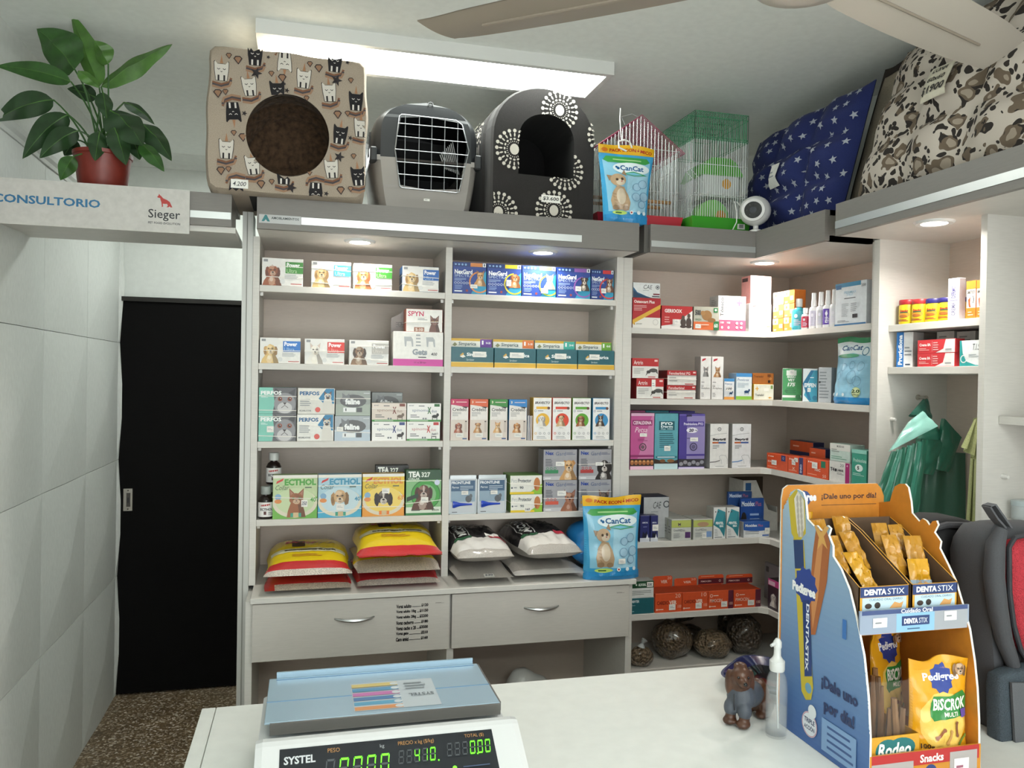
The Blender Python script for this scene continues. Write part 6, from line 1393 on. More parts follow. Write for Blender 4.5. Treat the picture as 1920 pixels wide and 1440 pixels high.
# ------------------------------------------------------------------ pet carrier
ca = empty('pet_carrier', (aY(798, 390, 2.80).x, 2.80, TOPZ), 0, 'plastic pet carrier with charcoal top, grey base and wire door', 'pet carrier')
ox = ca.location.x
dk_, gy_ = mat('#232527', .38), mat('#8c8782', .42)
def CP(cx, cy, Y=2.80):
    p = aY(370+cx/3.513, 20+cy/3.513, Y); return (p.x-ox, p.z-TOPZ)
W2_ = .187; H2_ = CP(1530, 612)[1]; SEAM = .19
def prof_x(z):   # half width of the front silhouette at a height
    if z < SEAM: return W2_*(.80+.20*min(1, (z/SEAM))**.6)
    t = (z-SEAM)/(H2_-SEAM); return W2_*(1-.02*t)*max(0, 1-max(0, (t-.35)/.65)**3.2)**.5
def shell(z0, z1, m, name):
    mb = MB(); nz_ = 14; pts = []
    def S(u, v):     # v along the depth, u around the silhouette left-bottom to right
        s_ = u*2-1; zz = z0+(z1-z0)*(1-abs(s_))
        return zz
    ys = [(0, .86), (.012, .95), (.03, 1.0), (.2, 1.04), (.36, 1.0), (.40, .93), (.42, .8)]
    out = []
    for y, k in ys:
        ring = []
        for i in range(nz_+1):
            z = z0+(z1-z0)*i/nz_; ring.append((-prof_x(z)*k, y, z0+(z-z0)*(1 if z0 == 0 and i == 0 else (.97+.03*k))))
        for i in range(nz_, -1, -1):
            z = z0+(z1-z0)*i/nz_; ring.append((prof_x(z)*k, y, z0+(z-z0)*(.97+.03*k)))
        out.append(ring)
    n = len(out[0]); v = [p for r_ in out for p in r_]
    f = [(j*n+i, j*n+(i+1) % n, (j+1)*n+(i+1) % n, (j+1)*n+i) for j in range(len(out)-1) for i in range(n)]
    mb.add(v, f, m); mb.add(out[-1], [tuple(range(n))], m)
    return mb, out[0]
octo = [CP(*p) for p in ((1345, 690), (1735, 735), (1775, 900), (1725, 1180), (1335, 1150), (1300, 920))]
for z0, z1, m, nm in ((0, SEAM, gy_, 'base_shell'), (SEAM, H2_, dk_, 'top_shell')):
    mb, ring = shell(z0, z1, m, nm)
    # front frame between silhouette and door opening
    zs = [z0+(z1-z0)*i/20 for i in range(21)]
    def dx(z):
        xs = []
        for i in range(6):
            (x0, a0), (x1, a1) = octo[i], octo[(i+1) % 6]
            if (a0-z)*(a1-z) <= 0 and a0 != a1: xs.append(x0+(x1-x0)*(z-a0)/(a1-a0))
        return (min(xs), max(xs)) if len(xs) > 1 else None
    for a0, a1 in zip(zs, zs[1:]):
        for sgn in (-1, 1):
            q = []
            for z in (a0, a1):
                e = prof_x(z)*.86; dd = dx(z); inner = (dd[0] if sgn < 0 else dd[1]) if dd else 0
                q.append(((sgn*e, 0, z), (max(-e, min(e, inner)), -.004, z)))
            mb.add([q[0][0], q[0][1], q[1][1], q[1][0]], [(0, 1, 2, 3) if sgn < 0 else (3, 2, 1, 0)], m)
    mb.build(nm, ca, smooth=True, angle=50)
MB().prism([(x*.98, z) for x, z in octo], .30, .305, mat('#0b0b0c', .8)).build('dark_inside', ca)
for x0, x1 in ((-W2_*1.03, -W2_*.8), (W2_*.8, W2_*1.03)): MB().box(x0, .0, SEAM-.012, x1, .40, SEAM+.006, gy_).build('rim_flange', ca)
for sx in (-1, 1): MB().cbox(sx*W2_*.99-.012, -.012, SEAM-.02, sx*W2_*.99+.012, .035, SEAM+.03, dk_, .004).build('side_clip', ca)
wire = mat('#8f9294', .35, .7, 'steel')
dr = MB(); ci = [CP(*p) for p in ((1345, 690), (1700, 730), (1740, 760), (1785, 930), (1720, 1200), (1700, 1205), (1345, 1172), (1330, 1160), (1300, 920), (1330, 700))]
dr.tube([(x, -.012, z) for x, z in ci], .0022, wire, 6, closed=True)
door = dr.build('wire_door', ca, smooth=True)
def ospan(z=None, x=None):
    r_ = []
    for i in range(len(ci)):
        (x0, a0), (x1, a1) = ci[i], ci[(i+1) % len(ci)]
        if z is not None and (a0-z)*(a1-z) <= 0 and a0 != a1: r_.append(x0+(x1-x0)*(z-a0)/(a1-a0))
        if x is not None and (x0-x)*(x1-x) <= 0 and x0 != x1: r_.append(a0+(a1-a0)*(x-x0)/(x1-x0))
    return min(r_), max(r_)
for cx in (1365, 1457, 1540, 1625, 1710):
    x = CP(cx, 900)[0]; a0, a1 = ospan(x=x); MB().bar((x, -.0125, a0), (x, -.0125, a1), .0016, wire).build('door_bar', door)
for cy in (770, 855, 940, 1020, 1100):
    z = CP(1540, cy)[1]; a0, a1 = ospan(z=z); MB().bar((a0, -.0145, z), (a1, -.0145, z), .0016, wire).build('door_bar', door)
sl = MB()
for i in range(9):
    t = i/8; x0, z0 = CP(1625+12*i, 905-13*i); x1, z1 = CP(1655+13*i, 1010+3*i)
    sl.bar((x0, .09+.004*i, z0), (x1, .07+.004*i, z1), .0018, mat('#d9dad8', .4))
sl.build('rear_vent_slats', ca)['kind'] = 'stuff'
hd = MB(); zt = H2_*.985
hd.tube([(-.03, .12, zt-.005), (-.025, .12, zt+.016), (0, .12, zt+.02), (.025, .12, zt+.016), (.03, .12, zt-.005)], .005, dk_, 8); hd.build('carry_handle', ca, smooth=True)
lt = MB(); x, z = CP(1535, 625); lt.tube([(x-.008, -.006, z-.004), (x-.007, -.006, z+.006), (x, -.006, z+.009), (x+.007, -.006, z+.006), (x+.008, -.006, z-.004)], .0025, dk_, 6); lt.build('door_latch', ca, smooth=True)
tg = MB(); x, z = CP(1490, 1255); tg.box(x, -.0062, z, x+.021, -.0052, z+.008, TAG); A = Art(.021, .008); A.lines(.15, .25, .85, .75, 1, '#77777c'); A.put(tg, lambda u, v, o: (x+u*.021, -.0062-o, z+v*.008)); tg.build('price_tag', ca)
vm = MB()
for i in range(7): vm.box(-W2_*1.035, .1+.03*i, SEAM+.03, -W2_*.97, .112+.03*i, SEAM+.11, mat('#0e0f10', .6))
vm.build('side_vents', ca)['kind'] = 'stuff'
# ------------------------------------------------------------------ black arched pet house
hs = empty('pet_house', (aY(1008, 405, 2.76).x, 2.76, TOPZ), R(4), 'black fabric pet house with arched door and white flower bursts', 'cat bed')
ox2 = hs.location.x
def HP(cx, cy): p = aY(870+cx/3.49, 140+cy/3.49, 2.76); return (p.x-ox2, p.z-TOPZ)
bk = mat('#262322', .95, kind='fabric', scale=350); wh = '#c9c3b8'
xl, xr_ = HP(180, 880)[0], HP(855, 880)[0]; zt = HP(520, 92)[1]; zs_ = HP(200, 420)[1]; mid = (xl+xr_)/2; hw = (xr_-xl)/2
def arch(x0, x1, zs, zt, n=20, z0=0):
    c, h = (x0+x1)/2, (x1-x0)/2
    return [(x0, z0)]+[(c-h*math.cos(PI*i/n)*abs(1), zs+(zt-zs)*math.sin(PI*i/n)**.85) for i in range(n+1)]+[(x1, z0)]
outer = arch(xl, xr_, zs_, zt); dx0, dx1 = HP(350, 600)[0], HP(720, 600)[0]; dz0, dz1, dzs = HP(500, 665)[1], HP(540, 262)[1], HP(400, 430)[1]
inner = arch(dx0, dx1, dzs, dz1, z0=dz0)
mb = MB(); n = len(outer)
v = [(x, 0, z) for x, z in outer]+[(x, -.006, z) for x, z in inner]
mb.add(v, [(i, n+i, n+(i+1) % n, (i+1) % n) for i in range(n)][::1], bk)
for y0, y1, k0, k1 in ((0, .015, 1, 1.03), (.015, .08, 1.03, 1.035), (.08, .095, 1.035, 1.0), (.095, .11, 1.0, 1.045), (.11, .36, 1.045, 1.03), (.36, .38, 1.03, .98)):
    A0 = [(mid+(x-mid)*k0, y0, z*(1+(k0-1)*.5)) for x, z in outer]; A1 = [(mid+(x-mid)*k1, y1, z*(1+(k1-1)*.5)) for x, z in outer]
    mb.add(A0+A1, [(i, i+1, n+i+1, n+i) for i in range(n-1)], bk)
mb.add([(mid+(x-mid)*.98, .38, z*.99) for x, z in outer], [tuple(range(n))], bk)
mb.box(xl*1.0-.002, .0, 0, xr_+.002, .38, .006, bk)
# burst print
A = Art(xr_-xl, zt)
def burst(cx, cy, R0):
    cx, cy = HP(cx, cy); u, vv = (cx-xl)/(xr_-xl), cy/zt; s = R0/zt
    A.ell(u, vv, .26*s*A.k, .3*s, wh, 14)
    for r_, nn, a, b in ((.42, 24, .022, .04), (.56, 16, .075, .055), (.78, 20, .045, .11), (1.0, 20, .1, .1)):
        for i in range(nn):
            an = 2*PI*i/nn; A.poly([(u+((r_+b*math.cos(t))*math.cos(an)-a*math.sin(t)*math.sin(an))*s*A.k, vv+((r_+b*math.cos(t))*math.sin(an)+a*math.sin(t)*math.cos(an))*s) for t in [2*PI*j/10 for j in range(10)]], wh)
def inp(x, z, pts):
    c = False; j = len(pts)-1
    for i in range(len(pts)):
        if (pts[i][1] > z) != (pts[j][1] > z) and x < (pts[j][0]-pts[i][0])*(z-pts[i][1])/(pts[j][1]-pts[i][1])+pts[i][0]: c = not c
        j = i
    return c
for cx, cy in ((625, 235), (322, 495), (660, 628), (585, 890), (930, 400), (215, 905)): burst(cx, cy, .066)
def keeph(u, v):
    x, z = xl+u*(xr_-xl), v*zt
    return inp(x*.995+mid*.005, z*.995, outer) and not inp(x, z, inner) and z > .008
A.put(mb, lambda u, v, o: (xl+u*(xr_-xl), -.0075-o, v*zt), sub=.03, keep=keeph, rough=.9)
A = Art(.25, zt*1.1)
for uu, v0 in ((.3, .82), (.75, .6), (.25, .4), (.8, .2), (.55, .98)):
    for r_, nn, a, b in ((.0, 1, .25, .25), (.5, 12, .1, .07), (.9, 16, .07, .13)):
        for i in range(nn):
            an = 2*PI*i/nn; s = .13; A.poly([(uu+((r_+b*math.cos(t))*math.cos(an)-a*math.sin(t)*math.sin(an))*s*A.k, v0+((r_+b*math.cos(t))*math.sin(an)+a*math.sin(t)*math.cos(an))*s) for t in [2*PI*j/8 for j in range(8)]], wh)
def sideh(u, v, o):     # wraps over the left flank
    k = 1.042; t = v*.5*(n-1); i = min(n-2, int(t)); f_ = t-i
    x = outer[i][0]+(outer[i+1][0]-outer[i][0])*f_; z = outer[i][1]+(outer[i+1][1]-outer[i][1])*f_
    nx, nz_ = (x-mid)/max(.01, math.hypot(x-mid, max(0, z-zs_))), max(0, z-zs_)/max(.01, math.hypot(x-mid, max(0, z-zs_)))
    return (mid+(x-mid)*k+nx*(.003+o), .35-u*.23, z*(1+(k-1)*.5)+nz_*(.003+o))
A2 = [a for a in A.L]
A.put(mb, sideh, sub=.05, rough=.9)
mb.build('cover', hs, smooth=False)
mb = MB(); n2 = len(inner)
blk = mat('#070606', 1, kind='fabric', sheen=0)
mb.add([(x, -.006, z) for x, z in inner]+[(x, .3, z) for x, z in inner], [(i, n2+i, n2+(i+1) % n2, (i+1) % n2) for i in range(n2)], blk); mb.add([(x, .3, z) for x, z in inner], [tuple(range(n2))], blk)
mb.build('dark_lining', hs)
tb = MB(); x, z = HP(500, 835); tb.box(x, -.0105, z, x+.073, -.0095, z+.026, TAG); A = Art(.073, .026); A.text('$3.600', .08, .22, .92, .78, '#1f1f24', .02, .1); A.put(tb, lambda u, v, o: (x+u*.073, -.0105-o, z+v*.026)); tb.build('price_tag', hs)
# ------------------------------------------------------------------ bird cage with pink roof, hamster cage
def cage_wires(name, label, parent, segs, r, m):
    mb = MB()
    for a, b in segs: mb.bar(a, b, r, m, 4)
    o = mb.build(name, parent); o['kind'] = 'stuff'; return o
wwire = mat('#d5d9d8', .35, .3); pinkw = mat('#b0506e', .4, .2); grnw = mat('#4f9a72', .4, .2)
cx0, cx1 = 1.075, 1.405; cy0, cy1 = 2.86, 3.14
bc = empty('bird_cage', (0, 0, 0), 0, 'white wire bird cage with a pink gabled roof and red tray', 'cage')
bc.location = (1.24, 3.0, TOPZ); O = Vector(bc.location)
V = lambda x, y, z: Vector((x, y, z))-O
zb, ze, zp = TOPZ+.05, 2.575, 2.70
def tray(parent, x0, x1, y0, y1, h, m, name='tray', fl=.012):
    mb = MB(); o = [(x0+fl, y0+fl), (x1-fl, y0+fl), (x1-fl, y1-fl), (x0+fl, y1-fl)]; t = [(x0, y0), (x1, y0), (x1, y1), (x0, y1)]
    v = [V(x, y, TOPZ) for x, y in o]+[V(x, y, TOPZ+h) for x, y in t]+[V(x+(.004 if x < (x0+x1)/2 else -.004), y+(.004 if y < (y0+y1)/2 else -.004), TOPZ+h) for x, y in t]+[V(x, y, TOPZ+.006) for x, y in o]
    f = [(3, 2, 1, 0)]+[(i, (i+1) % 4, 4+(i+1) % 4, 4+i) for i in range(4)]+[(4+i, 4+(i+1) % 4, 8+(i+1) % 4, 8+i) for i in range(4)]+[(8+i, 8+(i+1) % 4, 12+(i+1) % 4, 12+i) for i in range(4)]+[(12, 13, 14, 15)]
    mb.add(v, f, m); return mb.build(name, parent)
tray(bc, cx0-.015, cx1+.01, cy0-.02, cy1, .062, mat('#c3273a', .3))
seg = []
N_ = 22
for i in range(N_+1):
    x = cx0+(cx1-cx0)*i/N_; top = ze
    for y in (cy0, cy1): seg.append((V(x, y, zb), V(x, y, ze+(zp-ze)*(1-abs(2*i/N_-1)))))
cage_wires('front_wires', '', bc, seg, .0016, wwire)
seg = []
for i in range(17):
    y = cy0+(cy1-cy0)*i/16
    for x in (cx0, cx1): seg.append((V(x, y, zb), V(x, y, ze)))
cage_wires('side_wires', '', bc, seg, .0016, wwire)
seg = []
for z in (zb, zb+.11, zb+.21, ze):
    P_ = [(cx0, cy0), (cx1, cy0), (cx1, cy1), (cx0, cy1)]
    for i in range(4): seg.append((V(*P_[i], z), V(*P_[(i+1) % 4], z)))
cage_wires('cross_wires', '', bc, seg, .0016, wwire)
seg = []; xm = (cx0+cx1)/2; ov = .018
for i in range(29):
    y = cy0-.01+(cy1-cy0+.02)*i/28
    seg += [(V(cx0-ov, y, ze-.008), V(xm, y, zp)), (V(xm, y, zp), V(cx1+ov, y, ze-.008))]
for t in (0, .33, .66):
    for s_ in (-1, 1):
        x = xm+s_*((cx1-cx0)/2+ov)*(1-t); z = ze-.008+(zp-ze+.008)*t; seg.append((V(x, cy0-.01, z), V(x, cy1+.01, z)))
seg.append((V(xm, cy0-.01, zp), V(xm, cy1+.01, zp)))
cage_wires('roof_wires', '', bc, seg, .0015, pinkw)
MB().tube([V(xm-.03, 2.95, zp-.01), V(xm-.045, 2.95, zp+.02), V(xm, 2.95, zp+.035), V(xm+.035, 2.95, zp+.02), V(xm+.03, 2.95, zp-.01)], .0015, wwire, 5).build('top_handle', bc)
MB().bar(V(cx0+.002, 2.93, 2.39), V(cx1-.002, 2.93, 2.39), .007, mat('#b08a5c', .7), 8).build('perch', bc)
MB().bar(V(cx0+.002, 3.03, 2.39), V(cx1-.002, 3.03, 2.39), .007, mat('#b08a5c', .7), 8).build('perch', bc)
hx0, hx1, hy0, hy1 = 1.438, 1.668, 2.80, 3.12; hz1 = 2.722
hc_ = empty('hamster_cage', (1.55, 2.95, TOPZ), 0, 'green topped wire hamster cage with green tray, house and wheel', 'cage'); O = Vector(hc_.location)
tray(hc_, hx0-.012, hx1+.012, hy0-.012, hy1+.01, .062, mat('#3f9e2c', .25), fl=.008)
tg = MB(); p = V(1.645, hy0-.0075, TOPZ+.022); tg.box(p.x-.022, p.y-.002, p.z, p.x+.01, p.y-.0005, p.z+.024, TAG); A = Art(.032, .024); A.rect(.2, .2, .8, .8, '#8a8c88'); A.put(tg, lambda u, v, o: (p.x-.022+u*.032, p.y-.002-o, p.z+v*.024)); tg.build('barcode_sticker', hc_)
zb = TOPZ+.055; seg = []; gseg = []
zg = 2.615
for i in range(24):
    x = hx0+(hx1-hx0)*i/23
    for y in (hy0, hy1): seg.append((V(x, y, zb), V(x, y, zg))); gseg.append((V(x, y, zg), V(x, y, hz1)))
    gseg.append((V(x, hy0, hz1), V(x, hy1, hz1)))
cage_wires('front_wires', '', hc_, seg, .0015, wwire)
seg = []
for i in range(26):
    y = hy0+(hy1-hy0)*i/25
    for x in (hx0, hx1): seg.append((V(x, y, zb), V(x, y, zg))); gseg.append((V(x, y, zg), V(x, y, hz1)))
cage_wires('side_wires', '', hc_, seg, .0015, wwire)
for z in (zg, zg+.01, hz1, hz1-.02):
    P_ = [(hx0, hy0), (hx1, hy0), (hx1, hy1), (hx0, hy1)]
    for i in range(4): gseg.append((V(*P_[i], z), V(*P_[(i+1) % 4], z)))
for k in range(1, 5): gseg.append((V(hx0, hy0+(hy1-hy0)*k/5, hz1), V(hx1, hy0+(hy1-hy0)*k/5, hz1)))
cage_wires('green_top_wires', '', hc_, gseg, .0014, grnw)
seg = []
for z in (zb, zb+.09, 2.405, 2.52):
    P_ = [(hx0, hy0), (hx1, hy0), (hx1, hy1), (hx0, hy1)]
    for i in range(4): seg.append((V(*P_[i], z), V(*P_[(i+1) % 4], z)))
for i in range(18):
    x = hx0+(hx1-hx0)*i/17; seg.append((V(x, hy0, 2.405), V(x, hy1, 2.405)))
seg.append((V(hx0, hy0+.05, 2.52), V(hx0+.12, hy0+.05, 2.41))); seg.append((V(hx0, hy0+.09, 2.52), V(hx0+.12, hy0+.09, 2.41)))
cage_wires('cross_wires', '', hc_, seg, .0015, wwire)
hb = MB(); hm_ = mat('#cfd2d0', .4); gm_ = mat('#57ad3c', .35)
x0, x1, y0, y1, z0 = 1.50, 1.655, 2.84, 3.0, 2.407
hb.prism([(x0+.012, z0), (x1-.012, z0), (x1, z0+.085), (x0, z0+.085)], y0, y1, hm_, T=lambda x, y, z: V(x, y, z))
hb2 = MB(); hb2.prism([(x0-.014, z0+.083), (x1+.014, z0+.083), (x1-.02, z0+.135), (x1-.045, z0+.15), (x0+.03, z0+.15), (x0+.01, z0+.135)], y0-.012, y1+.012, gm_, T=lambda x, y, z: V(x, y, z))
A = Art(.05, .05); A.circ(.5, .45, .4, '#d99a2c', 20); A.ell(.5, .88, .06, .1, '#3f7a2c'); A.put(hb, lambda u, v, o: V(x0+.075+u*.05, y0-o, z0+.03+v*.05))
ho = hb.build('house', hc_); hb2.build('house_roof', ho)
wb = MB(); p = V(1.555, 2.86, TOPZ+.05)
n_ = 20; wb.prism([(p.x-.072, p.z)]+[(p.x-.072*math.cos(PI*i/n_), p.z+.012+.085*math.sin(PI*i/n_)) for i in range(n_+1)]+[(p.x+.072, p.z)], p.y, p.y+.06, mat('#86cf6a', .3))
A = Art(.05, .05); A.circ(.5, .5, .48, '#d9962c', 20); A.put(wb, lambda u, v, o: (p.x+.01+u*.046, p.y-o, p.z+.012+v*.046)); wb.build('exercise_wheel', hc_)
# ------------------------------------------------------------------ cushions
def cushion(name, label, corners, t, m, mb_back=None, tuft=0, art=None, nu=34, seed=0, extra=None, group=None, piping=None):
    # corners: bottom far, bottom near, top near, top far  (as seen from the left: left-bottom, right-bottom, right-top, left-top)
    BL, BR, TR_, TL = [Vector(c) for c in corners]; c0 = (BL+BR)/2; c0.z = min(BL.z, BR.z)
    nrm = (BR-BL).cross(TL-BL).normalized()
    def S(u, v, s, off=0):
        p = BL*(1-u)*(1-v)+BR*u*(1-v)+TR_*u*v+TL*(1-u)*v
        b = (max(0, 1-abs(2*u-1)**2.6)*max(0, 1-abs(2*v-1)**2.6))**.5
        if tuft and s > 0:
            q = 1
            for gu in (1/3, 2/3): q = min(q, .45+.55*min(1, abs(u-gu)/.1))
            for gv in (1/3, 2/3): q = min(q, .45+.55*min(1, abs(v-gv)/.1))
            b *= 1-(1-q)*tuft
        n_ = nz((u*5+seed, v*5, seed))*.012*b
        edge = (nz((u*6+seed, v*6, 3))*.008)*(1-b)
        return p+nrm*(s*(t*b+n_)+(s*.002+s*off))+(TL-BL).normalized()*edge*(1 if v > .1 else 0)-c0
    mb = MB(); mb.grid(lambda u, v: S(u, v, 1), nu, nu, m); mb.grid(lambda u, v: S(u, v, -.5), 16, 16, mb_back or m, flip=True)
    if art: A = Art((BR-BL).length, (TL-BL).length); art(A); A.put(mb, lambda u, v, o: S(u, v, 1, .0012+o), sub=.03, rough=.9)
    o = mb.build(name, None, smooth=True, loc=c0, angle=70); tag(o, label, 'cushion', group)
    # settle on the shelf
    zm = min(v.co.z for v in o.data.vertices); o.location.z += TOPZ-(c0.z+zm)+.0004
    return o, S, c0
navy_ = mat('#1f2a62', .95, kind='fabric', scale=500)
def stars(A):
    rnd = random.Random(3)
    for i in range(11):
        for j in range(10):
            u, v = (i+.5+(.5 if j % 2 else 0)+rnd.uniform(-.2, .2))/11.5, (j+.5+rnd.uniform(-.2, .2))/10
            if not (.03 < u < .97 and .03 < v < .97): continue
            s, a = .03, rnd.uniform(0, 1.2)
            A.poly([(u+(s if k % 2 == 0 else s*.42)*math.sin(a+PI*k/5)*A.k, v+(s if k % 2 == 0 else s*.42)*math.cos(a+PI*k/5)) for k in range(10)], '#a9aebc')
bc_, S_, c_ = cushion('star_cushion', 'navy quilted pet cushion with white stars and a price card', [(1.80, 3.05, 2.262), (1.80, 2.405, 2.262), (1.83, 2.275, 2.705), (1.87, 3.04, 2.71)], .085, navy_, tuft=1.0, art=stars, seed=2)
price_tag(bc_, .6, .43, .4, .38, .5, .56, None, fn=lambda u, v, q: S_(u, v, 1, .01+q))
# a sand coloured cushion with brown edge behind
sand, brown = mat('#9a8f7e', .95, kind='fabric', scale=300), mat('#2f2621', .95, kind='fabric')
def sandart(A): A.poly([(.36, 0), (.5, 0), (.56, .5), (.5, 1), (.36, 1), (.42, .5)], '#6d685c'); A.rect(0, 0, .05, 1, '#2f2621'); A.rect(0, .93, 1, 1, '#2f2621')
cushion('pet_bed', 'sand coloured pet bed with dark brown rim between the navy and leopard cushions', [(1.865, 2.47, 2.262), (1.865, 2.0, 2.262), (1.95, 1.95, 2.77), (1.92, 2.34, 2.77)],   .03, sand, brown, art=sandart, seed=5)
def leopard():
    m = bpy.data.materials.new('leopard_print'); m.use_nodes = True; nt = m.node_tree; N = nt.nodes; L = nt.links; b = N['Principled BSDF']; b.inputs['Roughness'].default_value = .95
    tc = N.new('ShaderNodeTexCoord'); n = N.new('ShaderNodeTexNoise'); n.inputs['Scale'].default_value = 14; L.new(tc.outputs['Object'], n.inputs['Vector'])
    mx = N.new('ShaderNodeVectorMath'); mx.operation = 'SCALE'; mx.inputs[3].default_value = .09; L.new(n.outputs['Color'], mx.inputs[0])
    ad = N.new('ShaderNodeVectorMath'); L.new(tc.outputs['Object'], ad.inputs[0]); L.new(mx.outputs[0], ad.inputs[1])
    v = N.new('ShaderNodeTexVoronoi'); v.inputs['Scale'].default_value = 16; v.inputs['Randomness'].default_value = .9; L.new(ad.outputs[0], v.inputs['Vector'])
    r = N.new('ShaderNodeValToRGB'); r.color_ramp.interpolation = 'CONSTANT'; e = r.color_ramp.elements
    e[0].position = 0; e[0].color = lin('#9c8f80'); e[1].position = .22; e[1].color = lin('#6a5c4d')
    for p, c in ((.42, '#c2b8ad'),): q = e.new(p); q.color = lin(c)
    L.new(v.outputs['Distance'], r.inputs[0])
    v2 = N.new('ShaderNodeTexVoronoi'); v2.inputs['Scale'].default_value = 38; L.new(ad.outputs[0], v2.inputs['Vector'])
    r2 = N.new('ShaderNodeValToRGB'); r2.color_ramp.interpolation = 'CONSTANT'; r2.color_ramp.elements[0].color = (1, 1, 1, 1); r2.color_ramp.elements[1].position = .4; r2.color_ramp.elements[1].color = (0, 0, 0, 1); L.new(v2.outputs['Distance'], r2.inputs[0])
    # dark flecks only around the rosettes
    r3 = N.new('ShaderNodeValToRGB'); r3.color_ramp.interpolation = 'CONSTANT'; r3.color_ramp.elements[0].color = (0, 0, 0, 1); r3.color_ramp.elements[1].position = .34; r3.color_ramp.elements[1].color = (1, 1, 1, 1); L.new(v.outputs['Distance'], r3.inputs[0])
    mu = N.new('ShaderNodeMath'); mu.operation = 'MULTIPLY'; L.new(r2.outputs[0], mu.inputs[0]); L.new(r3.outputs[0], mu.inputs[1])
    mi = N.new('ShaderNodeMix'); mi.data_type = 'RGBA'; L.new(mu.outputs[0], mi.inputs[0]); L.new(r.outputs[0], mi.inputs[6]); mi.inputs[7].default_value = lin('#2b2522'); L.new(mi.outputs[2], b.inputs['Base Color'])
    return m
leo = leopard()
GL = 'leopard print cushions'
lc, S2_, c2_ = cushion('leopard_cushion', 'leopard print quilted cushion with a handwritten price card, beside the sand pet bed', [(1.70, 2.20, 2.262), (1.70, 1.56, 2.262), (1.89, 1.50, 2.78), (1.88, 2.19, 2.765)], .075, leo, tuft=.8, seed=7, group=GL)
tb = MB(); A = Art(.11, .12)
tf = lambda u, v, q: S2_(.41+.14*u, .40+.2*v, 1, .016+q)
cm_ = mat('#d6d0bd', .6, kind='card'); tb.grid(lambda u, v: tf(u, v, .0008), 8, 8, cm_); tb.grid(lambda u, v: tf(u, v, -.0008), 8, 8, cm_, flip=True)
A.text('LONA', .25, .72, .78, .88, '#26241f', .02, .1); A.text('60x60', .2, .45, .82, .6, '#26241f', .02, .1); A.text('$1900', .08, .1, .95, .34, '#26241f', .03, .1); A.put(tb, lambda u, v, o: tf(u, v, .0014+o), sub=.1); tb.build('price_card', lc)
cushion('leopard_cushion', 'leopard print cushion nearest the viewer, cut off by the picture edge', [(1.70, 1.53, 2.262), (1.70, .92, 2.262), (1.88, .88, 2.74), (1.89, 1.47, 2.78)], .07, leo, tuft=.8, seed=9, group=GL)
# ------------------------------------------------------------------ little dome camera on the fascia
sc = empty('security_camera', (1.66, 2.72, TOPZ), 0, 'small white dome security camera with black lens on the fascia corner', 'camera')
wp = mat('#dcdbd8', .35); sc.scale = (1.25, 1.25, 1.2)
MB().lathe([(0, 0), (.018, 0), (.018, .006), (.008, .01), (.008, .022), (.012, .026), (0, .026)], wp, 16).build('foot', sc, smooth=True)
bd = MB().ball((-.006, -.004, .066), .047, wp, 24, 14); bd.build('housing', sc, smooth=True)
dv = (Vector((-.62, -.78, -.12))).normalized(); cc = Vector((-.006, -.004, .066))
rotm = dv.to_track_quat('Z', 'Y').to_matrix()
ln = MB(); 
def disk(mb, r0, z0, r1, z1, m, n=24):
    v = [cc+rotm @ Vector((r*math.cos(2*PI*i/n), r*math.sin(2*PI*i/n), z)) for r, z in ((r0, z0), (r1, z1)) for i in range(n)]
    mb.add(v, [(i, (i+1) % n, n+(i+1) % n, n+i) for i in range(n)], m)
disk(ln, .034, .034, .034, .044, wp); disk(ln, .034, .044, .026, .0465, wp); disk(ln, .026, .0465, .0, .0465, mat('#0c0c0e', .15))
disk(ln, .01, .0468, .0, .0472, mat('#2a2c34', .05))
for i in range(6): ln.ball(cc+rotm @ Vector((.018*math.cos(i*PI/3), .018*math.sin(i*PI/3), .0465)), .0022, mat('#4a4648', .2), 6, 4)
ln.build('lens', sc, smooth=True)
MB().tube([(-.03, .03, .08), (-.045, .035, .1), (-.062, .02, .098), (-.066, .0, .06), (-.06, .01, .03), (-.07, .02, .001)], .0018, wp, 5).build('cable', sc, smooth=True)

# ================================================================== the counter: weighing scale
CZ0 = CT+.0006
so = empty('weighing_scale', (.16, 1.55, CZ0), 0, 'white shop scale with steel platform and green digit display', 'scale'); O = Vector(so.location)
V = lambda x, y, z: Vector((x, y, z))-O
sw = mat('#cfd0d0', .38)
bodyp = [(1.30, CZ0+.012), (1.315, CZ0), (1.76, CZ0), (1.775, CZ0+.012), (1.775, CZ0+.085), (1.75, CZ0+.10), (1.50, CZ0+.10), (1.475, CZ0+.125), (1.455, CZ0+.138), (1.44, CZ0+.139), (1.43, CZ0+.135), (1.30, CZ0+.055)]
sx0, sx1 = -.075, .395
mb = MB(); n = len(bodyp)
for k, (x, ins) in enumerate(((sx0, .012), (sx0+.012, 0), (sx1-.012, 0), (sx1, .012))):
    cyc, czc = 1.54, CZ0+.06
    mb.v += [tuple(V(x, cyc+(y-cyc)*(1-ins*3), max(CZ0, czc+(z-czc)*(1-ins*4)) if z > CZ0+.001 else CZ0)) for y, z in bodyp]
i_ = mb.mi(sw)
for k in range(3):
    for i in range(n): mb.f.append((k*n+i, k*n+(i+1) % n, (k+1)*n+(i+1) % n, (k+1)*n+i)); mb.m.append(i_)
mb.f += [tuple(range(n)), tuple(range(4*n-1, 3*n-1, -1))]; mb.m += [i_, i_]
mb.build('housing', so, weld=True)
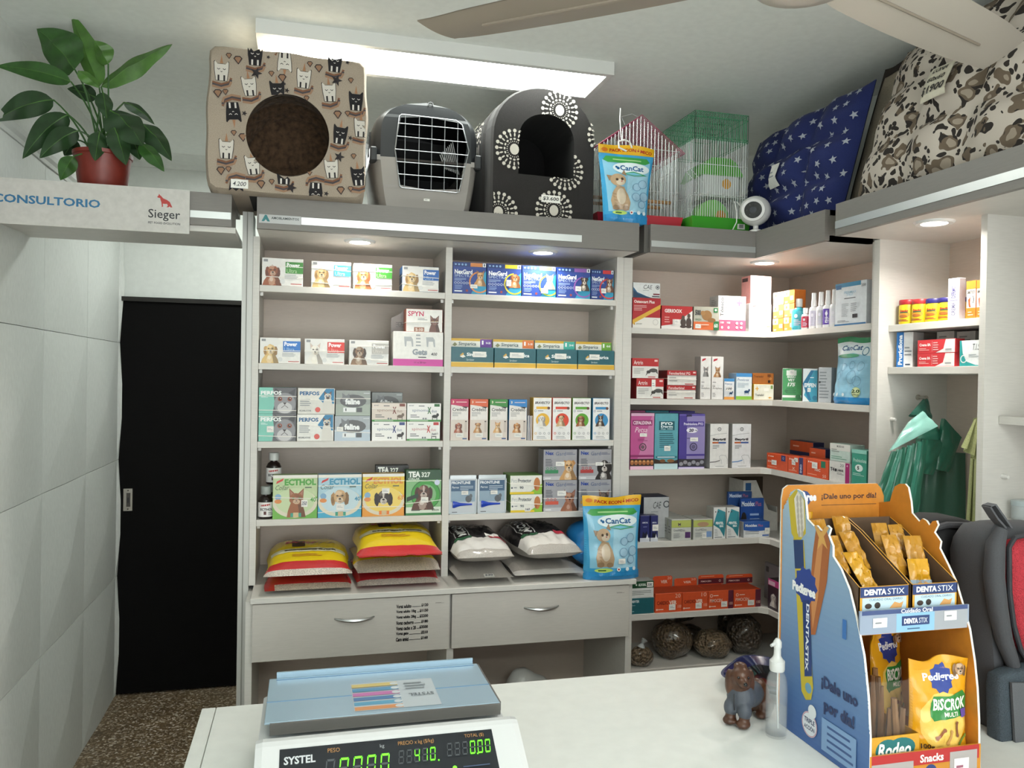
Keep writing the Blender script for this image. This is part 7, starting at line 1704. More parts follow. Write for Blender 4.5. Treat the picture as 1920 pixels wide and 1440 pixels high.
# sloped display on the front
P0, P1 = Vector((0, 1.425, CZ0+.1315)), Vector((0, 1.30, CZ0+.0545)); dn = (P1-P0); dl_ = dn.length; dn.normalize(); nr = Vector((0, dn.z, -dn.y))*-1
if nr.y > 0: nr = -nr
du = .375; x0 = -.034
def DP(u, v, o): return V(x0+u*du, 0, 0)+Vector((0, P0.y, P0.z))+dn*(.002+(1-v)*.108)+nr*(.0012+o)
db = MB(); pane = mat('#23262b', .12, kind='card')
vv = [DP(a, b, q) for q in (-.001, 0) for a, b in ((0, 0), (1, 0), (1, 1), (0, 1))]
db.add(vv, [(3, 2, 1, 0), (4, 5, 6, 7), (0, 1, 5, 4), (1, 2, 6, 5), (2, 3, 7, 6), (3, 0, 4, 7)], pane)
A = Art(du, .108); gl = mat('#6bff2a', .5, kind='emit', e=1.3); off = mat('#4a4e52', .5)
SEG = {'0': 'abcdef', '1': 'bc', '4': 'bcfg', '8': 'abcdefg', ' ': ''}
def digit(u, v, w_, h_, ch, m):
    t = h_*.1; k = w_
    sh = .12*h_*A.k
    q = lambda x, y: (u+x*w_+(y-.5)*sh, v+y*h_)
    S = {'a': [(.12, .96), (.88, .96), (.78, .86), (.22, .86)], 'g': [(.14, .5), (.24, .55), (.76, .55), (.86, .5), (.76, .45), (.24, .45)], 'd': [(.12, .04), (.22, .14), (.78, .14), (.88, .04)],
         'f': [(.06, .92), (.18, .84), (.18, .58), (.08, .53)], 'b': [(.94, .92), (.92, .53), (.82, .58), (.82, .84)], 'e': [(.08, .47), (.18, .42), (.18, .16), (.06, .08)], 'c': [(.92, .47), (.94, .08), (.82, .16), (.82, .42)]}
    for s_, pts in S.items():
        A.poly([q(*p) for p in pts], m if s_ in SEG[ch] else off)
A.text('SYSTEL', .02, .72, .16, .86, '#c9cccf', .03); A.text('clipse', .08, .46, .15, .55, '#c98a4a', .02, .2)
A.text('PESO', .215, .86, .27, .935, '#b5854e', .0); A.text('kg', .455, .84, .475, .92, '#9fa3a6', .0)
for i, ch in enumerate('80000'):
    digit(.2+.062*i, .38, .046, .38, '8' if i == 0 else ch, off if i == 0 else gl)
A.rect(.302, .37, .31, .4, gl)
A.text('PRECIO x kg ($/kg)', .54, .84, .71, .93, '#b5854e', .0)
for i, ch in enumerate('8'*2+'4'+'1'+'0'): digit(.535+.037*i, .52, .028, .26, ch, off if i < 2 else gl)
A.rect(.718, .515, .724, .54, gl)
A.text('TOTAL ($)', .86, .86, .955, .94, '#b5854e', .0)
for i, ch in enumerate('888000'): digit(.765+.037*i, .56, .028, .26, ch, off if i < 3 else gl)
A.rect(.906, .555, .912, .58, gl)
A.circ(.555, .32, .035, gl, 12); A.circ(.79, .36, .035, gl, 12); A.rect(.45, .2, .98, .212, '#b5854e'); A.lines(.59, .3, .68, .34, 1, '#4a5a78', 2); A.lines(.83, .34, .96, .38, 1, '#4a5a78', 2)
A.put(db, DP); db.build('display_panel', so)
# platform
pz = CZ0+.132; pt = MB(); st = mat('#9fb6c6', .3, .35, 'steel')
pt.cbox(-.065, 1.535, pz-.004, .385, 1.757, pz, st, .0015); p_ = V(0, 0, 0)
pt.v = [tuple(Vector(q)+p_) for q in pt.v]
lip = mat('#7d7b78', .3, .7, 'steel')
def vb(mb, x0, y0, z0, x1, y1, z1, m):
    a, b = V(x0, y0, z0), V(x1, y1, z1); mb.box(a.x, a.y, a.z, b.x, b.y, b.z, m)
vb(pt, -.055, 1.530, pz-.022, .385, 1.535, pz-.001, lip); vb(pt, -.05, 1.757, pz-.02, .375, 1.762, pz+.012, st); vb(pt, -.065, 1.63, pz, .385, 1.634, pz+.0004, mat('#6a93b8', .3))
vb(pt, .385, 1.54, pz-.018, .388, 1.755, pz-.001, lip)
vb(pt, -.05, 1.745, pz, .375, 1.7465, pz+.0006, mat('#3f6f9c', .3))
A = Art(.17, .14)
A.rect(0, 0, 1, 1, '#b4bcc2')
for i, c in enumerate(('#c9854e', '#4f95b5', '#3f6fa0', '#b565a0', '#4a86ac', '#c4b06a')): A.rect(.01, .02+.16*i, .56, .14+.16*i, c); A.ell(.52, .08+.16*i, .05, .05, '#c2c8cc')
v_, f_, _a = text_mesh('SYSTEL', .02); A.L.append(([(1-(.04+.3*x), .42+.1*(1-y)-.06) for x, y in v_], f_, '#5d666d')); A.lines(.64, .6, .95, .9, 3, '#8a9298', 3)
A.put(pt, lambda u, v, o: V(.10+u*.17, 1.55+v*.14, pz+.0004+o)); pt.build('platform', so)
for x in (.0, .3):
    f_ = MB(); vb(f_, x, 1.56, pz-.03, x+.035, 1.59, pz-.004, mat('#2c2c2e', .5)); f_.build('platform_foot', so)

# ================================================================== spaniel figurine
dg = empty('dog_figurine', (.985, 1.625, CZ0), R(-58), 'small brown resin spaniel figurine in a denim jacket', 'figurine')
brn = mat('#4f3324', .38, kind='plush'); brn2 = mat('#4d3122', .35, kind='leaf'); den = mat('#4a4f58', .5, kind='fabric', scale=900)
mb = MB()
E_ = [((0, .025, .05), (.026, .04, .026)), ((0, -.012, .055), (.026, .026, .032)), ((.0, .055, .04), (.028, .022, .036)), ((-.014, -.03, .025), (.011, .012, .028)), ((.016, -.03, .025), (.011, .012, .028)), ((-.014, -.034, .008), (.014, .016, .009)), ((.016, -.034, .008), (.014, .016, .009)),
      ((-.018, .058, .02), (.014, .024, .021)), ((.02, .058, .02), (.014, .024, .021)), ((.0, .072, .055), (.009, .012, .016)), ((-.018, .045, .007), (.015, .022, .008)), ((.02, .045, .007), (.015, .022, .008)), ((0, -.02, .082), (.019, .018, .022)), ((0, -.022, .1), (.021, .021, .022)), ((0, -.042, .094), (.012, .014, .011)), ((0, -.014, .12), (.014, .013, .008)), ((-.022, -.012, .085), (.008, .012, .028)), ((.022, -.012, .085), (.008, .012, .028)), ((0, -.05, .098), (.004, .004, .003))]
ra_ = R(42); nk = Vector((0, -.018, 0)); hr_ = Matrix.Rotation(ra_, 3, 'Z')
hd_ = lambda c: (nk+hr_ @ (Vector(c)-nk))
for k, (c, r) in enumerate(E_): mb.ball(hd_(c) if k >= 12 else c, r, brn, 14, 10, rot=hr_ if k >= 12 else None)
o = remesh_blob(mb, 'body', .0028, dg, 3, brn2)
zm = min(v.co.z for v in o.data.vertices); o.location.z = -zm
jk = MB()
dg.scale = (1.12, 1.12, 1.08)
for c, r in (((0, .018, .053), (.030, .036, .0285)), ((0, -.014, .056), (.0295, .027, .031)), ((-.014, -.03, .034), (.0145, .0145, .02)), ((.016, -.03, .034), (.0145, .0145, .02))): jk.ball(c, r, den, 14, 10)
o2 = remesh_blob(jk, 'denim_jacket', .0028, dg, 2, den); o2.location.z = -zm; o2['label'] = 'grey denim jacket'
ey = MB()
for s_ in (-1, 1): ey.ball(hd_((s_*.0095, -.0395, .1045)), .0028, mat('#120c0a', .1), 8, 6)
ey.ball(hd_((0, -.0555, .0965)), .0042, mat('#150f0d', .2), 8, 6); e_ = ey.build('eyes_and_nose', dg, smooth=True); e_.location.z = -zm; e_['kind'] = 'stuff'
bt = MB().tube([(0, -.0435-.0005, .07), (0, -.044, .06), (0, -.0435, .045), (0, -.041, .034)], .0012, mat('#1c1c20', .5), 5); b__ = bt.build('jacket_seam', dg); b__.location.z = -zm
# ================================================================== glossy dark dish
ds = empty('glossy_dish', (1.175, 1.80, CZ0), R(40), 'glossy black and blue square dish behind the spaniel figurine', 'dish')
gb = mat('#0b0c14', .06, kind='card', spec=.8); gbl = mat('#16204e', .08, kind='card', spec=.8)
def sq(r, z, n=32, k=4.0):
    return [((abs(math.cos(2*PI*i/n))**(2/k))*math.copysign(r, math.cos(2*PI*i/n)), (abs(math.sin(2*PI*i/n))**(2/k))*math.copysign(r, math.sin(2*PI*i/n)), z) for i in range(n)]
rg = [sq(.055, 0), sq(.062, .002), sq(.085, .018), sq(.115, .029), sq(.118, .031), sq(.112, .031), sq(.08, .02), sq(.055, .009), sq(.02, .006)]
mb = MB()
for k in range(len(rg)-1): mb.add(rg[k]+rg[k+1], [(i, (i+1) % 32, 32+(i+1) % 32, 32+i) for i in range(32)], gb if k < 3 or k > 5 else gbl)
mb.add(rg[0], [tuple(range(31, -1, -1))], gb); mb.add(rg[-1], [tuple(range(32))], gb)
mb.build('bowl', ds, smooth=True, angle=50)
# ================================================================== clear spray bottle
sp = empty('spray_bottle', (1.016, 1.545, CZ0), 0, 'clear plastic spray bottle half full of liquid beside the display stand', 'bottle')
sp.scale = (1, 1, 1.09)
clr = mat('#dfe4e4', .08, kind='sheer', alpha=.09)
MB().lathe([(0, .0), (.0215, .0), (.0235, .004), (.0235, .095), (.021, .118), (.014, .132), (.0125, .14), (.0115, .14), (.0125, .131), (.0195, .117), (.0222, .095), (.0222, .005), (0, .003)], clr, 28).build('bottle', sp, smooth=True)
MB().lathe([(0, .0035), (.0218, .0055), (.0218, .058), (0, .058)], mat('#dde4e6', .05, kind='sheer', alpha=.12), 28).build('liquid', sp, smooth=True)
fr_ = mat('#d2d3d0', .35)
MB().lathe([(0, .132), (.0155, .132), (.0165, .135), (.0165, .152), (.012, .156), (.008, .162), (.0075, .176), (.009, .18), (.009, .19), (.004, .197), (0, .197)], fr_, 20).build('pump_cap', sp, smooth=True)
mb = MB(); mb.tube([(0, 0, .186), (-.012, -.004, .187), (-.02, -.006, .185)], [.005, .004, .003], fr_, 8); mb.build('nozzle', sp, smooth=True)
MB().tube([(.002, 0, .135), (.003, .002, .08), (.008, .004, .012)], .0018, mat('#cfd4d2', .3), 6).build('dip_tube', sp, smooth=True)

# ================================================================== cardboard chew display
DX0, DX1, DY0, DY1 = 1.06, 1.322, 1.30, 1.60
dsp = empty('cardboard_display', (1.19, 1.45, CZ0), 0, 'orange and blue cardboard counter display for dental chews', 'display stand'); O = Vector(dsp.location)
orange = mat('#c8802a', .5, kind='card'); edge = mat('#e3dfd6', .7, kind='card'); T5 = .005
left = [(DY1, CZ0), (DY1, 1.388)]
for px in ((1479, 934), (1484, 922), (1494, 917), (1505, 923), (1510, 938), (1513, 973), (1525.6, 987), (1531, 985), (1541, 997), (1551, 985), (1557, 991), (1553, 1004), (1561, 1024), (1561, 1043), (1576, 1067), (1592, 1106), (1605, 1160), (1619, 1230), (1627, 1308), (1630.6, 1385)):
    p = aX(px[0], px[1], DX0); left.append((min(p.y, DY1-.001), p.z))
left.append((DY0, CZ0))
right = [(DY1, CZ0), (DY1, 1.40)]
for px in ((1672, 940), (1676, 925), (1681, 912), (1690, 907), (1700, 907), (1706, 914), (1711, 940), (1713, 962), (1727, 978), (1733, 972), (1740, 976), (1746, 985), (1752, 977), (1759, 976), (1762, 984), (1755, 998), (1767, 1015), (1765, 1028), (1780, 1058), (1795, 1090), (1810, 1140), (1821, 1180), (1830, 1240), (1835, 1290), (1838, 1350)):
    p = aX(px[0], px[1], DX1); right.append((min(p.y, DY1-.001), p.z))
right.append((DY0, CZ0))
def panel(pts, x0, x1, mo, mi_, name, art=None):
    mb = MB(); n = len(pts)
    v = [tuple(V(x0, y, z)) for y, z in pts]+[tuple(V(x1, y, z)) for y, z in pts]
    mb.add(v, [tuple(range(n))], mo); mb.add(v, [tuple(range(2*n-1, n-1, -1))], mi_); mb.add(v, [(i, n+i, n+(i+1) % n, (i+1) % n) for i in range(n)], edge)
    if art: art(mb)
    return mb.build(name, dsp)
def sideart(mb):
    H = 1.46-CZ0; A = Art(DY1-DY0, H)
    SU = lambda px, py: (lambda p: ((DY1-p.y)/(DY1-DY0), (p.z-CZ0)/H))(aX(px, py, DX0))
    for i in range(40): A.rect(0, i/40, 1, (i+1)/40+.001, blend('#3c62a0', '#a9c3d3', min(1, (i/39)**.8)))
    pts = lambda *l: [SU(*p) for p in l]
    A.poly(pts((1479, 934), (1494, 917), (1510, 938), (1512, 1000), (1500, 1015), (1494, 1015), (1485, 1000)), '#c9b43a')
    A.poly(pts((1490, 935), (1497, 921), (1508, 938), (1510, 990), (1503, 1008), (1496, 1000)), '#e2ddd2')
    for i in range(7):
        for j in range(2): u, v = SU(1496+6*j+i*.6, 935+i*11); A.ell(u, v, .014, .014, '#b9b2a6', 8)
    A.poly(pts((1489, 1008), (1500, 1015), (1508, 1012), (1526, 1290), (1522, 1312), (1512, 1312), (1504, 1295)), '#c9b43a')
    A.poly(pts((1489, 1012), (1507, 1012), (1509, 1066), (1492, 1066)), '#26406e')
    A.poly(pts((1532, 988), (1550, 990), (1558, 1020), (1552, 1090), (1530, 1190), (1522, 1190), (1519, 1120), (1525, 1040)), '#a8643a'); A.poly(pts((1536, 1010), (1545, 1010), (1535, 1120), (1525, 1180), (1522, 1120)), '#c98a56')
    A.poly(pts((1528, 986), (1534, 986), (1541, 998), (1550, 986), (1556, 990), (1546, 1006), (1553, 1030), (1543, 1018), (1534, 1030), (1537, 1008)), '#d6a45c')
    cu_, cv_ = SU(1512, 1098)
    A.poly([(cu_+(.075 if k % 2 == 0 else .062)*A.k*math.cos(PI*k/10), cv_+(.075 if k % 2 == 0 else .062)*math.sin(PI*k/10)) for k in range(20)], '#2c4590')
    u0, v0 = SU(1487, 1110); u1, v1 = SU(1531, 1092); A.text('Pedigree', u0, v0, u1, v0+.05, '#f2f3f4', .06)
    A.poly(pts((1506, 1125), (1519, 1125), (1524, 1268), (1510, 1268)), '#1f3a74'); u0, v0 = SU(1511, 1256); u1, v1 = SU(1519, 1134); A.text('DENTASTIX', u0, v0, u1, v1, '#e8edf4', .03, rot=-90)
    u0, v0 = SU(1517, 1290); A.circ(u0, v0, .02, '#6f9fbc')
    u0, v0 = SU(1541, 1292); u1, v1 = SU(1610, 1300); A.text('¡Dale uno', u0, v0-.0, u1, v0+.055, '#26345e', .04)
    u0, v0 = SU(1546, 1328); u1, v1 = SU(1604, 1330); A.text('por día!', u0, v0-.02, u1, v0+.04, '#26345e', .04)
    u0, v0 = SU(1519, 1358); A.circ(u0, v0, .048, '#c9a8b4', 20); A.circ(u0, v0, .042, '#dfe4ea', 20); A.circ(u0+.03, v0+.055, .025, '#e3e8ec'); A.text('TRIPLE', u0-.06, v0+.004, u0+.06, v0+.022, '#26345e', .03); A.text('ACCIÓN', u0-.06, v0-.022, u0+.06, v0-.002, '#26345e', .03)
    A.rect(u0+.14, v0-.06, u0+.5, v0+.06, '#7d9fc8'); A.lines(u0+.2, v0-.05, u0+.48, v0+.05, 4, '#38578c', 5, .35)
    u0, v0 = SU(1585, 1180); A.rect(u0-.02, v0-.035, u0+.02, v0+.035, '#3f74b8')
    def inl(u, v):
        return inp(DY1-u*(DY1-DY0), CZ0+v*H, left)
    A.put(mb, lambda u, v, o: V(DX0-o, DY1-u*(DY1-DY0), CZ0+v*H), sub=.02, keep=inl)
panel(left, DX0, DX0+T5, mat('#7fa3c6', .5, kind='card'), orange, 'side_panel', sideart)
panel(right, DX1-T5, DX1, orange, orange, 'side_panel')
bz = 1.445; bp = MB(); bpts = [(DX0-.004, CZ0), (DX1+.008, CZ0), (DX1+.008, bz-.03), (DX1, bz-.012), (DX1-.012, bz), (DX0+.012, bz), (DX0, bz-.008), (DX0-.004, bz-.03)]
bp.prism(bpts, DY1, DY1+T5, edge, orange, orange, T=lambda x, y, z: tuple(V(x, y, z)))
A = Art(DX1-DX0, .12); BU = lambda px, py: (lambda p: ((p.x-DX0)/(DX1-DX0), (p.z-(bz-.12))/.12))(aY(px, py, DY1))
u0, v0 = BU(1540, 939); u1, v1 = BU(1643, 925); A.text('¡Dale uno por día!', u0, v0, u1, v1+.02, '#4a2f2c', .03); A.rect(u0, v0-.09, u1, v0-.08, '#4a2f2c'); u0, v0 = BU(1512, 940); A.circ(u0-.03, v0+.05, .16, '#2c4078', 12); A.text('ree', u0, v0, u0+.1, v0+.12, '#e3e4e8', .05)
A.put(bp, lambda u, v, o: V(DX0+u*(DX1-DX0), DY1-o, bz-.12+v*.12)); bp.build('back_panel', dsp)
def db_(mb, x0, y0, z0, x1, y1, z1, m):
    a, b = V(x0, y0, z0), V(x1, y1, z1); mb.box(a.x, a.y, a.z, b.x, b.y, b.z, m); return mb
xi0, xi1 = DX0+T5, DX1-T5
US = 1.185
db_(MB(), xi0, 1.345, US-.004, xi1, DY1, US, orange).build('shelf', dsp); db_(MB(), xi0, DY0+.005, CZ0, xi1, DY1, CZ0+.035, orange).build('base_tray', dsp)
def rail(y, z0, z1, cols, name, art):
    mb = db_(MB(), xi0-.004, y, z0, xi1+.004, y+.004, z1, mat(cols, .3)); A = Art(xi1-xi0, z1-z0); art(A); A.put(mb, lambda u, v, o: V(xi0+u*(xi1-xi0), y-o, z0+v*(z1-z0))); o = mb.build(name, dsp)
    return o
def ra1(A):
    A.rect(0, .0, .32, .78, '#8e9aae'); A.rect(.32, 0, .68, .8, '#86b2cf'); A.rect(.68, 0, 1, .85, '#9a9da4'); A.rect(0, .82, 1, 1, '#3a4a78'); A.text('Cuidado Oral', .36, .82, .66, 1, '#e8ecf2', .02); A.rect(.37, .28, .63, .68, '#1f3468'); A.text('DENTA', .39, .36, .52, .58, '#f0f3f6', .05); A.text('STIX', .53, .36, .61, .58, '#dfe6ee', .0); A.lines(.42, .08, .6, .2, 1, '#3a5a80'); A.rect(.1, .28, .23, .68, '#e6e6e4'); A.rect(.77, .38, .89, .78, '#e6e6e4'); A.lines(.12, .4, .21, .55, 1, '#7d8086'); A.lines(.79, .5, .87, .65, 1, '#7d8086')
def ra2(A):
    A.rect(0, .55, 1, 1, '#b02c2c'); A.rect(.0, 0, .38, .72, '#a9a2a0'); A.rect(.72, .0, .98, .85, '#a9a2a0'); A.text('Snacks', .44, .62, .66, .88, '#f2e9e2', .03); A.rect(.4, 0, .7, .52, '#c8862c'); A.circ(.54, .3, .24, '#2c4078'); A.text('Pedigree', .42, .14, .66, .36, '#f0f1f3', .05); A.rect(.76, .1, .9, .62, '#e6e0e0'); A.lines(.78, .25, .88, .45, 1, '#9a5a70')
rail(1.336, 1.185, 1.232, '#8e9aae', 'price_rail', ra1); rail(DY0+.0, CZ0+.0, .962, '#c8862c', 'price_rail', ra2)
# dental chew cartons on the upper shelf
def chewbox(x0, x1, label):
    t = empty('chew_carton', (x0, 1.35, US+.0008), 0, label, 'box', 'open cartons of dental chews'); w_ = x1-x0; d_, h0, h1 = .2, .09, .17
    bm_ = mat('#d59a2c', .5, kind='card'); br = mat('#5f4a38', .7, kind='card')
    mb = MB(); mb.box(0, 0, 0, w_, .002, h0, bm_)
    for x in (0, w_-.002): mb.prism([(0, 0), (d_, 0), (d_, h1+.02), (d_*.75, h1), (0, h0)], x, x+.002, bm_, br, br, T=lambda y, xx, z: (xx, y, z))
    mb.box(0, d_-.002, 0, w_, d_, h1+.02, br); mb.box(0, 0, 0, w_, d_, .002, br)
    A = Art(w_, h0); A.rect(.02, .76, .98, .99, '#1f3468'); A.text('DENTA', .1, .81, .54, .94, '#f0f3f6', .05); A.text('STIX', .56, .81, .9, .94, '#e6ebf2', .0); A.rect(.06, .3, .94, .75, '#b9cfda'); A.text('CUIDADO ORAL DIARIO', .2, .68, .86, .73, '#4a6a86', .01); A.ell(.18, .57, .07, .06, '#3a2c26'); A.ell(.36, .58, .06, .07, '#2c2320'); A.poly([(.6, .5), (.7, .64), (.8, .6), (.88, .64), (.84, .5)], '#cf9a5e')
    A.put(mb, flat(w_, h0)); mb.build('carton', t); return t
cxm = (xi0+xi1)/2
chewbox(xi0+.004, cxm-.004, 'open yellow and blue chew carton on the left of the display shelf'); chewbox(cxm+.002, xi1-.012, 'open yellow and blue chew carton on the right of the display shelf')
sy_ = mat('#cf971f', .22, kind='film', crinkle=.7, scale=30); sy2 = mat('#b9842a', .3, kind='film', crinkle=.7, scale=30)
def sachet(loc, w_, h_, rz, tx, label, art=True, m=sy_):
    # flat sealed sachet, slightly pillowed, leaning back by tx
    def S(u, v, s, o=0): b = (max(0, 1-(2*u-1)**4)*max(0, 1-(2*v-1)**6))**.5; return Vector(((u-.5)*w_, -s*(.007*b+nz((u*5+loc[1]*9, v*6, loc[0]*9))*.011*b+.0004+o), v*h_))
    mb = MB(); mb.grid(lambda u, v: S(u, v, 1), 10, 14, m); mb.grid(lambda u, v: S(u, v, -1), 6, 8, m, flip=True)
    if art:
        A = Art(w_, h_); A.rect(0, 0, 1, .55, '#9fb4c8'); A.ell(.5, .42, .3, .12, '#c9a27c'); A.circ(.42, .44, .03, '#4a3428'); A.rect(.1, .06, .9, .2, '#23407c'); A.circ(.5, .26, .05, '#2c4078')
        A.put(mb, lambda u, v, o: S(u, v, 1, .0012+o), sub=.12)
    o = mb.build('chew_sachet', None, smooth=True, loc=loc); o.rotation_euler = (tx, 0, rz); tag(o, label, 'sachet', 'loose chew sachets in the display'); return o
sachet((xi0+.024, 1.572, US+.001), .036, .205, R(0), R(4), 'tall yellow sachet with a smiling face behind the blue side panel')
for i, (x, y, z, rz, tx, ar, nm, sc_) in enumerate((
        (xi0+.075, 1.402, US+.07, 10, -42, False, 'crumpled yellow sachet lying at the front of the left chew carton', 1), (xi0+.032, 1.44, US+.095, -6, -38, False, 'crumpled dull sachet left of the middle in the left carton', 1), (xi0+.09, 1.446, US+.10, 8, -36, False, 'crumpled dull sachet right of the middle in the left carton', 1), (xi0+.036, 1.49, US+.125, 4, -30, False, 'dull sachet at the back left of the left carton', .9), (xi0+.088, 1.494, US+.13, -8, -30, False, 'dull sachet at the back right of the left carton', .9),
        (cxm+.058, 1.378, US+.035, -8, -16, True, 'shiny yellow sachet with a face at the front of the right chew carton', 1.1), (cxm+.032, 1.416, US+.09, 6, -24, False, 'dull yellow sachet behind the shiny one', 1), (cxm+.084, 1.418, US+.085, -6, -22, False, 'dull yellow sachet against the right wall of the carton', 1), (cxm+.034, 1.462, US+.115, -4, -22, False, 'dull sachet at the back left of the right carton', .9), (cxm+.082, 1.465, US+.11, 4, -22, False, 'dull sachet at the back right of the right carton', .9))):
    sachet((x, y, z), .042*sc_, .088*sc_, R(rz), R(tx), nm, ar, sy_ if ar or i == 0 else sy2)
# lower tray: bundle of chew sticks behind a printed front, bags of biscuits
LB = CZ0+.0358
sb = empty('stick_box', (xi0+.004, DY0+.012, LB), 0, 'yellow tray of brown chew sticks in clear wrap with a teal logo', 'box')
mb = MB(); w_ = .115; mb.box(0, 0, 0, w_, .002, .055, mat('#d19a2c', .45, kind='card')).box(0, .002, 0, .002, .12, .055, mat('#c08a26', .5, kind='card')).box(w_-.002, .002, 0, w_, .12, .055, mat('#c08a26', .5, kind='card'))
A = Art(w_, .055); A.ell(.36, .48, .24, .42, '#1f6a6c', 20); A.ell(.64, .56, .28, .36, '#1f6a6c', 20); A.text('Rodeo', .18, .26, .84, .76, '#f2f0e8', .03, .15); A.poly([(.3, .0), (.36, .22), (.48, .2), (.46, 0)], '#5a3a2c'); A.put(mb, flat(w_, .055)); mb.build('tray', sb)
rnd = random.Random(9); stm = [mat('#6b4a30', .35, kind='leaf'), mat('#5c4029', .35, kind='leaf'), mat('#7d5a3a', .35, kind='leaf')]
for i in range(16):
    x = .012+(w_-.024)*((i*.618) % 1); y = .02+.09*((i*.37) % 1); tl = rnd.uniform(-.02, .02); h_ = .12+.03*math.sin(i*1.7)
    MB().tube([(x, y, .006), (x+tl*.5, y, h_*.5), (x+tl, y+.004, h_)], [.007, .0075, .006], stm[i % 3], 7).build('chew_stick', sb, smooth=True)
wrap = MB(); wrap.grid(lambda u, v: Vector((.006+(w_-.012)*u, .012-.006*math.sin(PI*u)+nz((u*6, v*7, 1))*.006, .05+.11*v)), 14, 12, mat('#d9d3ca', .06, kind='sheer', alpha=.06)); wrap.build('clear_wrap', sb, smooth=True)
def biscrok(A):
    A.rect(0, 0, 1, 1, '#d99a1c'); A.ell(.52, .36, .42, .3, '#e3bd5c'); cu_, cv_ = .52, .79
    A.poly([(cu_+(.15 if k % 2 == 0 else .125)*A.k*math.cos(PI*k/10), cv_+(.15 if k % 2 == 0 else .125)*math.sin(PI*k/10)) for k in range(20)], '#2c3f8c'); A.text('Pedigree', .2, .75, .84, .85, '#e9eaee', .03)
    A.poly([(.26, .42), (.32, .37), (.9, .42), (.98, .48), (.98, .6), (.9, .66), (.6, .62), (.34, .62), (.27, .56)], '#2f7f3a'); A.text('BiSCROK', .31, .48, .94, .6, '#f2efe6', .03, .1); A.text('MULTI', .5, .415, .74, .46, '#e8e4d6', .02)
    for u, v, c, a in ((.42, .24, '#8a4f2c', .6), (.58, .2, '#b98a4a', 1.2), (.72, .28, '#7a4526', 1.6), (.84, .16, '#6f8a3a', .5)):
        ca, sa = math.cos(a), math.sin(a)
        A.shape([(-.8, .25), (-.5, .15), (.5, .15), (.8, .25), (.95, .1), (.95, -.1), (.8, -.25), (.5, -.15), (-.5, -.15), (-.8, -.25), (-.95, -.1), (-.95, .1)], u, v, .085, c, a)
    A.rect(.8, .4, .94, .48, '#5a4a9c'); A.text('100g', .12, .08, .3, .14, '#3a2c1c', .02); dogface(A, .84, .88, .12, '#b08a6a', '#8a6a4e', '#ead9c8', False)
ybag = mat('#d0951f', .22, kind='film', crinkle=.6, scale=20)
def biscuit_bag(loc, rz, label, tilt=.0, h=.185, w=.125, seed=0):
    return pouch('biscuit_bag', label, loc, w, h, .05, rz, art=biscrok, back=ybag, seed=seed, topw=1.0, tilt=tilt, group='yellow biscuit bags')
biscuit_bag((xi0+.186, 1.342, LB), R(-5), 'shiny yellow biscuit bag with green logo at the front of the display', h=.19, w=.13, seed=3)
biscuit_bag((xi0+.17, 1.47, LB), R(15), 'yellow biscuit bag standing behind, turned sideways', h=.215, w=.1, seed=5, tilt=.02)

# ================================================================== clear bags of kibble on the bottom corner shelf
BSZ = .55+.0006
kib = [mat('#63523f', .35, kind='kibble'), mat('#453a30', .3, kind='kibble', scale=80), mat('#7a6852', .35, kind='kibble', scale=105)]
def kbag(c, r, label, mi=0, neck=True, seed=0):
    def P(th, ph):
        d = Vector((math.sin(th)*math.cos(ph), math.sin(th)*math.sin(ph), -math.cos(th)))
        k = .96+.12*nz(d*1.7+Vector((seed, 0, 0)))+.035*nz(d*6+Vector((seed, 3, 0)))
        p = Vector((d.x*r[0]*k, d.y*r[1]*k, d.z*r[2]*k))
        p.z = max(p.z, -r[2]*.86)
        return p
    n, k = 26, 16
    mb = MB(); mb.grid(lambda u, v: P(PI*v, 2*PI*u), n, k, kib[mi])
    o = mb.build('kibble_bag', None, smooth=True, weld=True, loc=(c[0], c[1], c[2]+r[2]*.86), angle=80); tag(o, label, 'bag', 'clear bags of kibble')
    if neck:      # gathered top of the clear bag
        t = MB(); z = r[2]*.9
        t.tube([(0, 0, z), (.004, 0, z+.014), (.012, -.004, z+.03)], [.018, .006, .012], mat('#b9bcbc', .2), 8); t.build('tied_neck', o, smooth=True)
    return o
kbag((1.47, 2.985, BSZ), (.085, .085, .082), 'round clear bag of kibble, left of the pile', 0, True, 1)
kbag((1.635, 2.95, BSZ), (.08, .08, .06), 'shiny low bag of kibble at the front of the pile', 2, False, 2)
kbag((1.56, 3.105, BSZ+.104), (.085, .055, .042), 'bag of kibble lying on top of the pile', 0, False, 3)
kbag((1.615, 3.105, BSZ-.0), (.06, .05, .045), 'dark bag of kibble at the back under the top one', 1, False, 4)
kbag((1.79, 2.965, BSZ), (.075, .08, .085), 'dark shiny bag of kibble at the corner of the shelf', 1, False, 5)
kbag((1.83, 3.112, BSZ), (.085, .045, .088), 'tall dark bag of kibble at the very back of the corner', 1, False, 6)
kbag((1.30, 2.905, BSZ-.0), (.05, .035, .042), 'small bag of kibble alone at the left end of the bottom shelf', 2, True, 7)
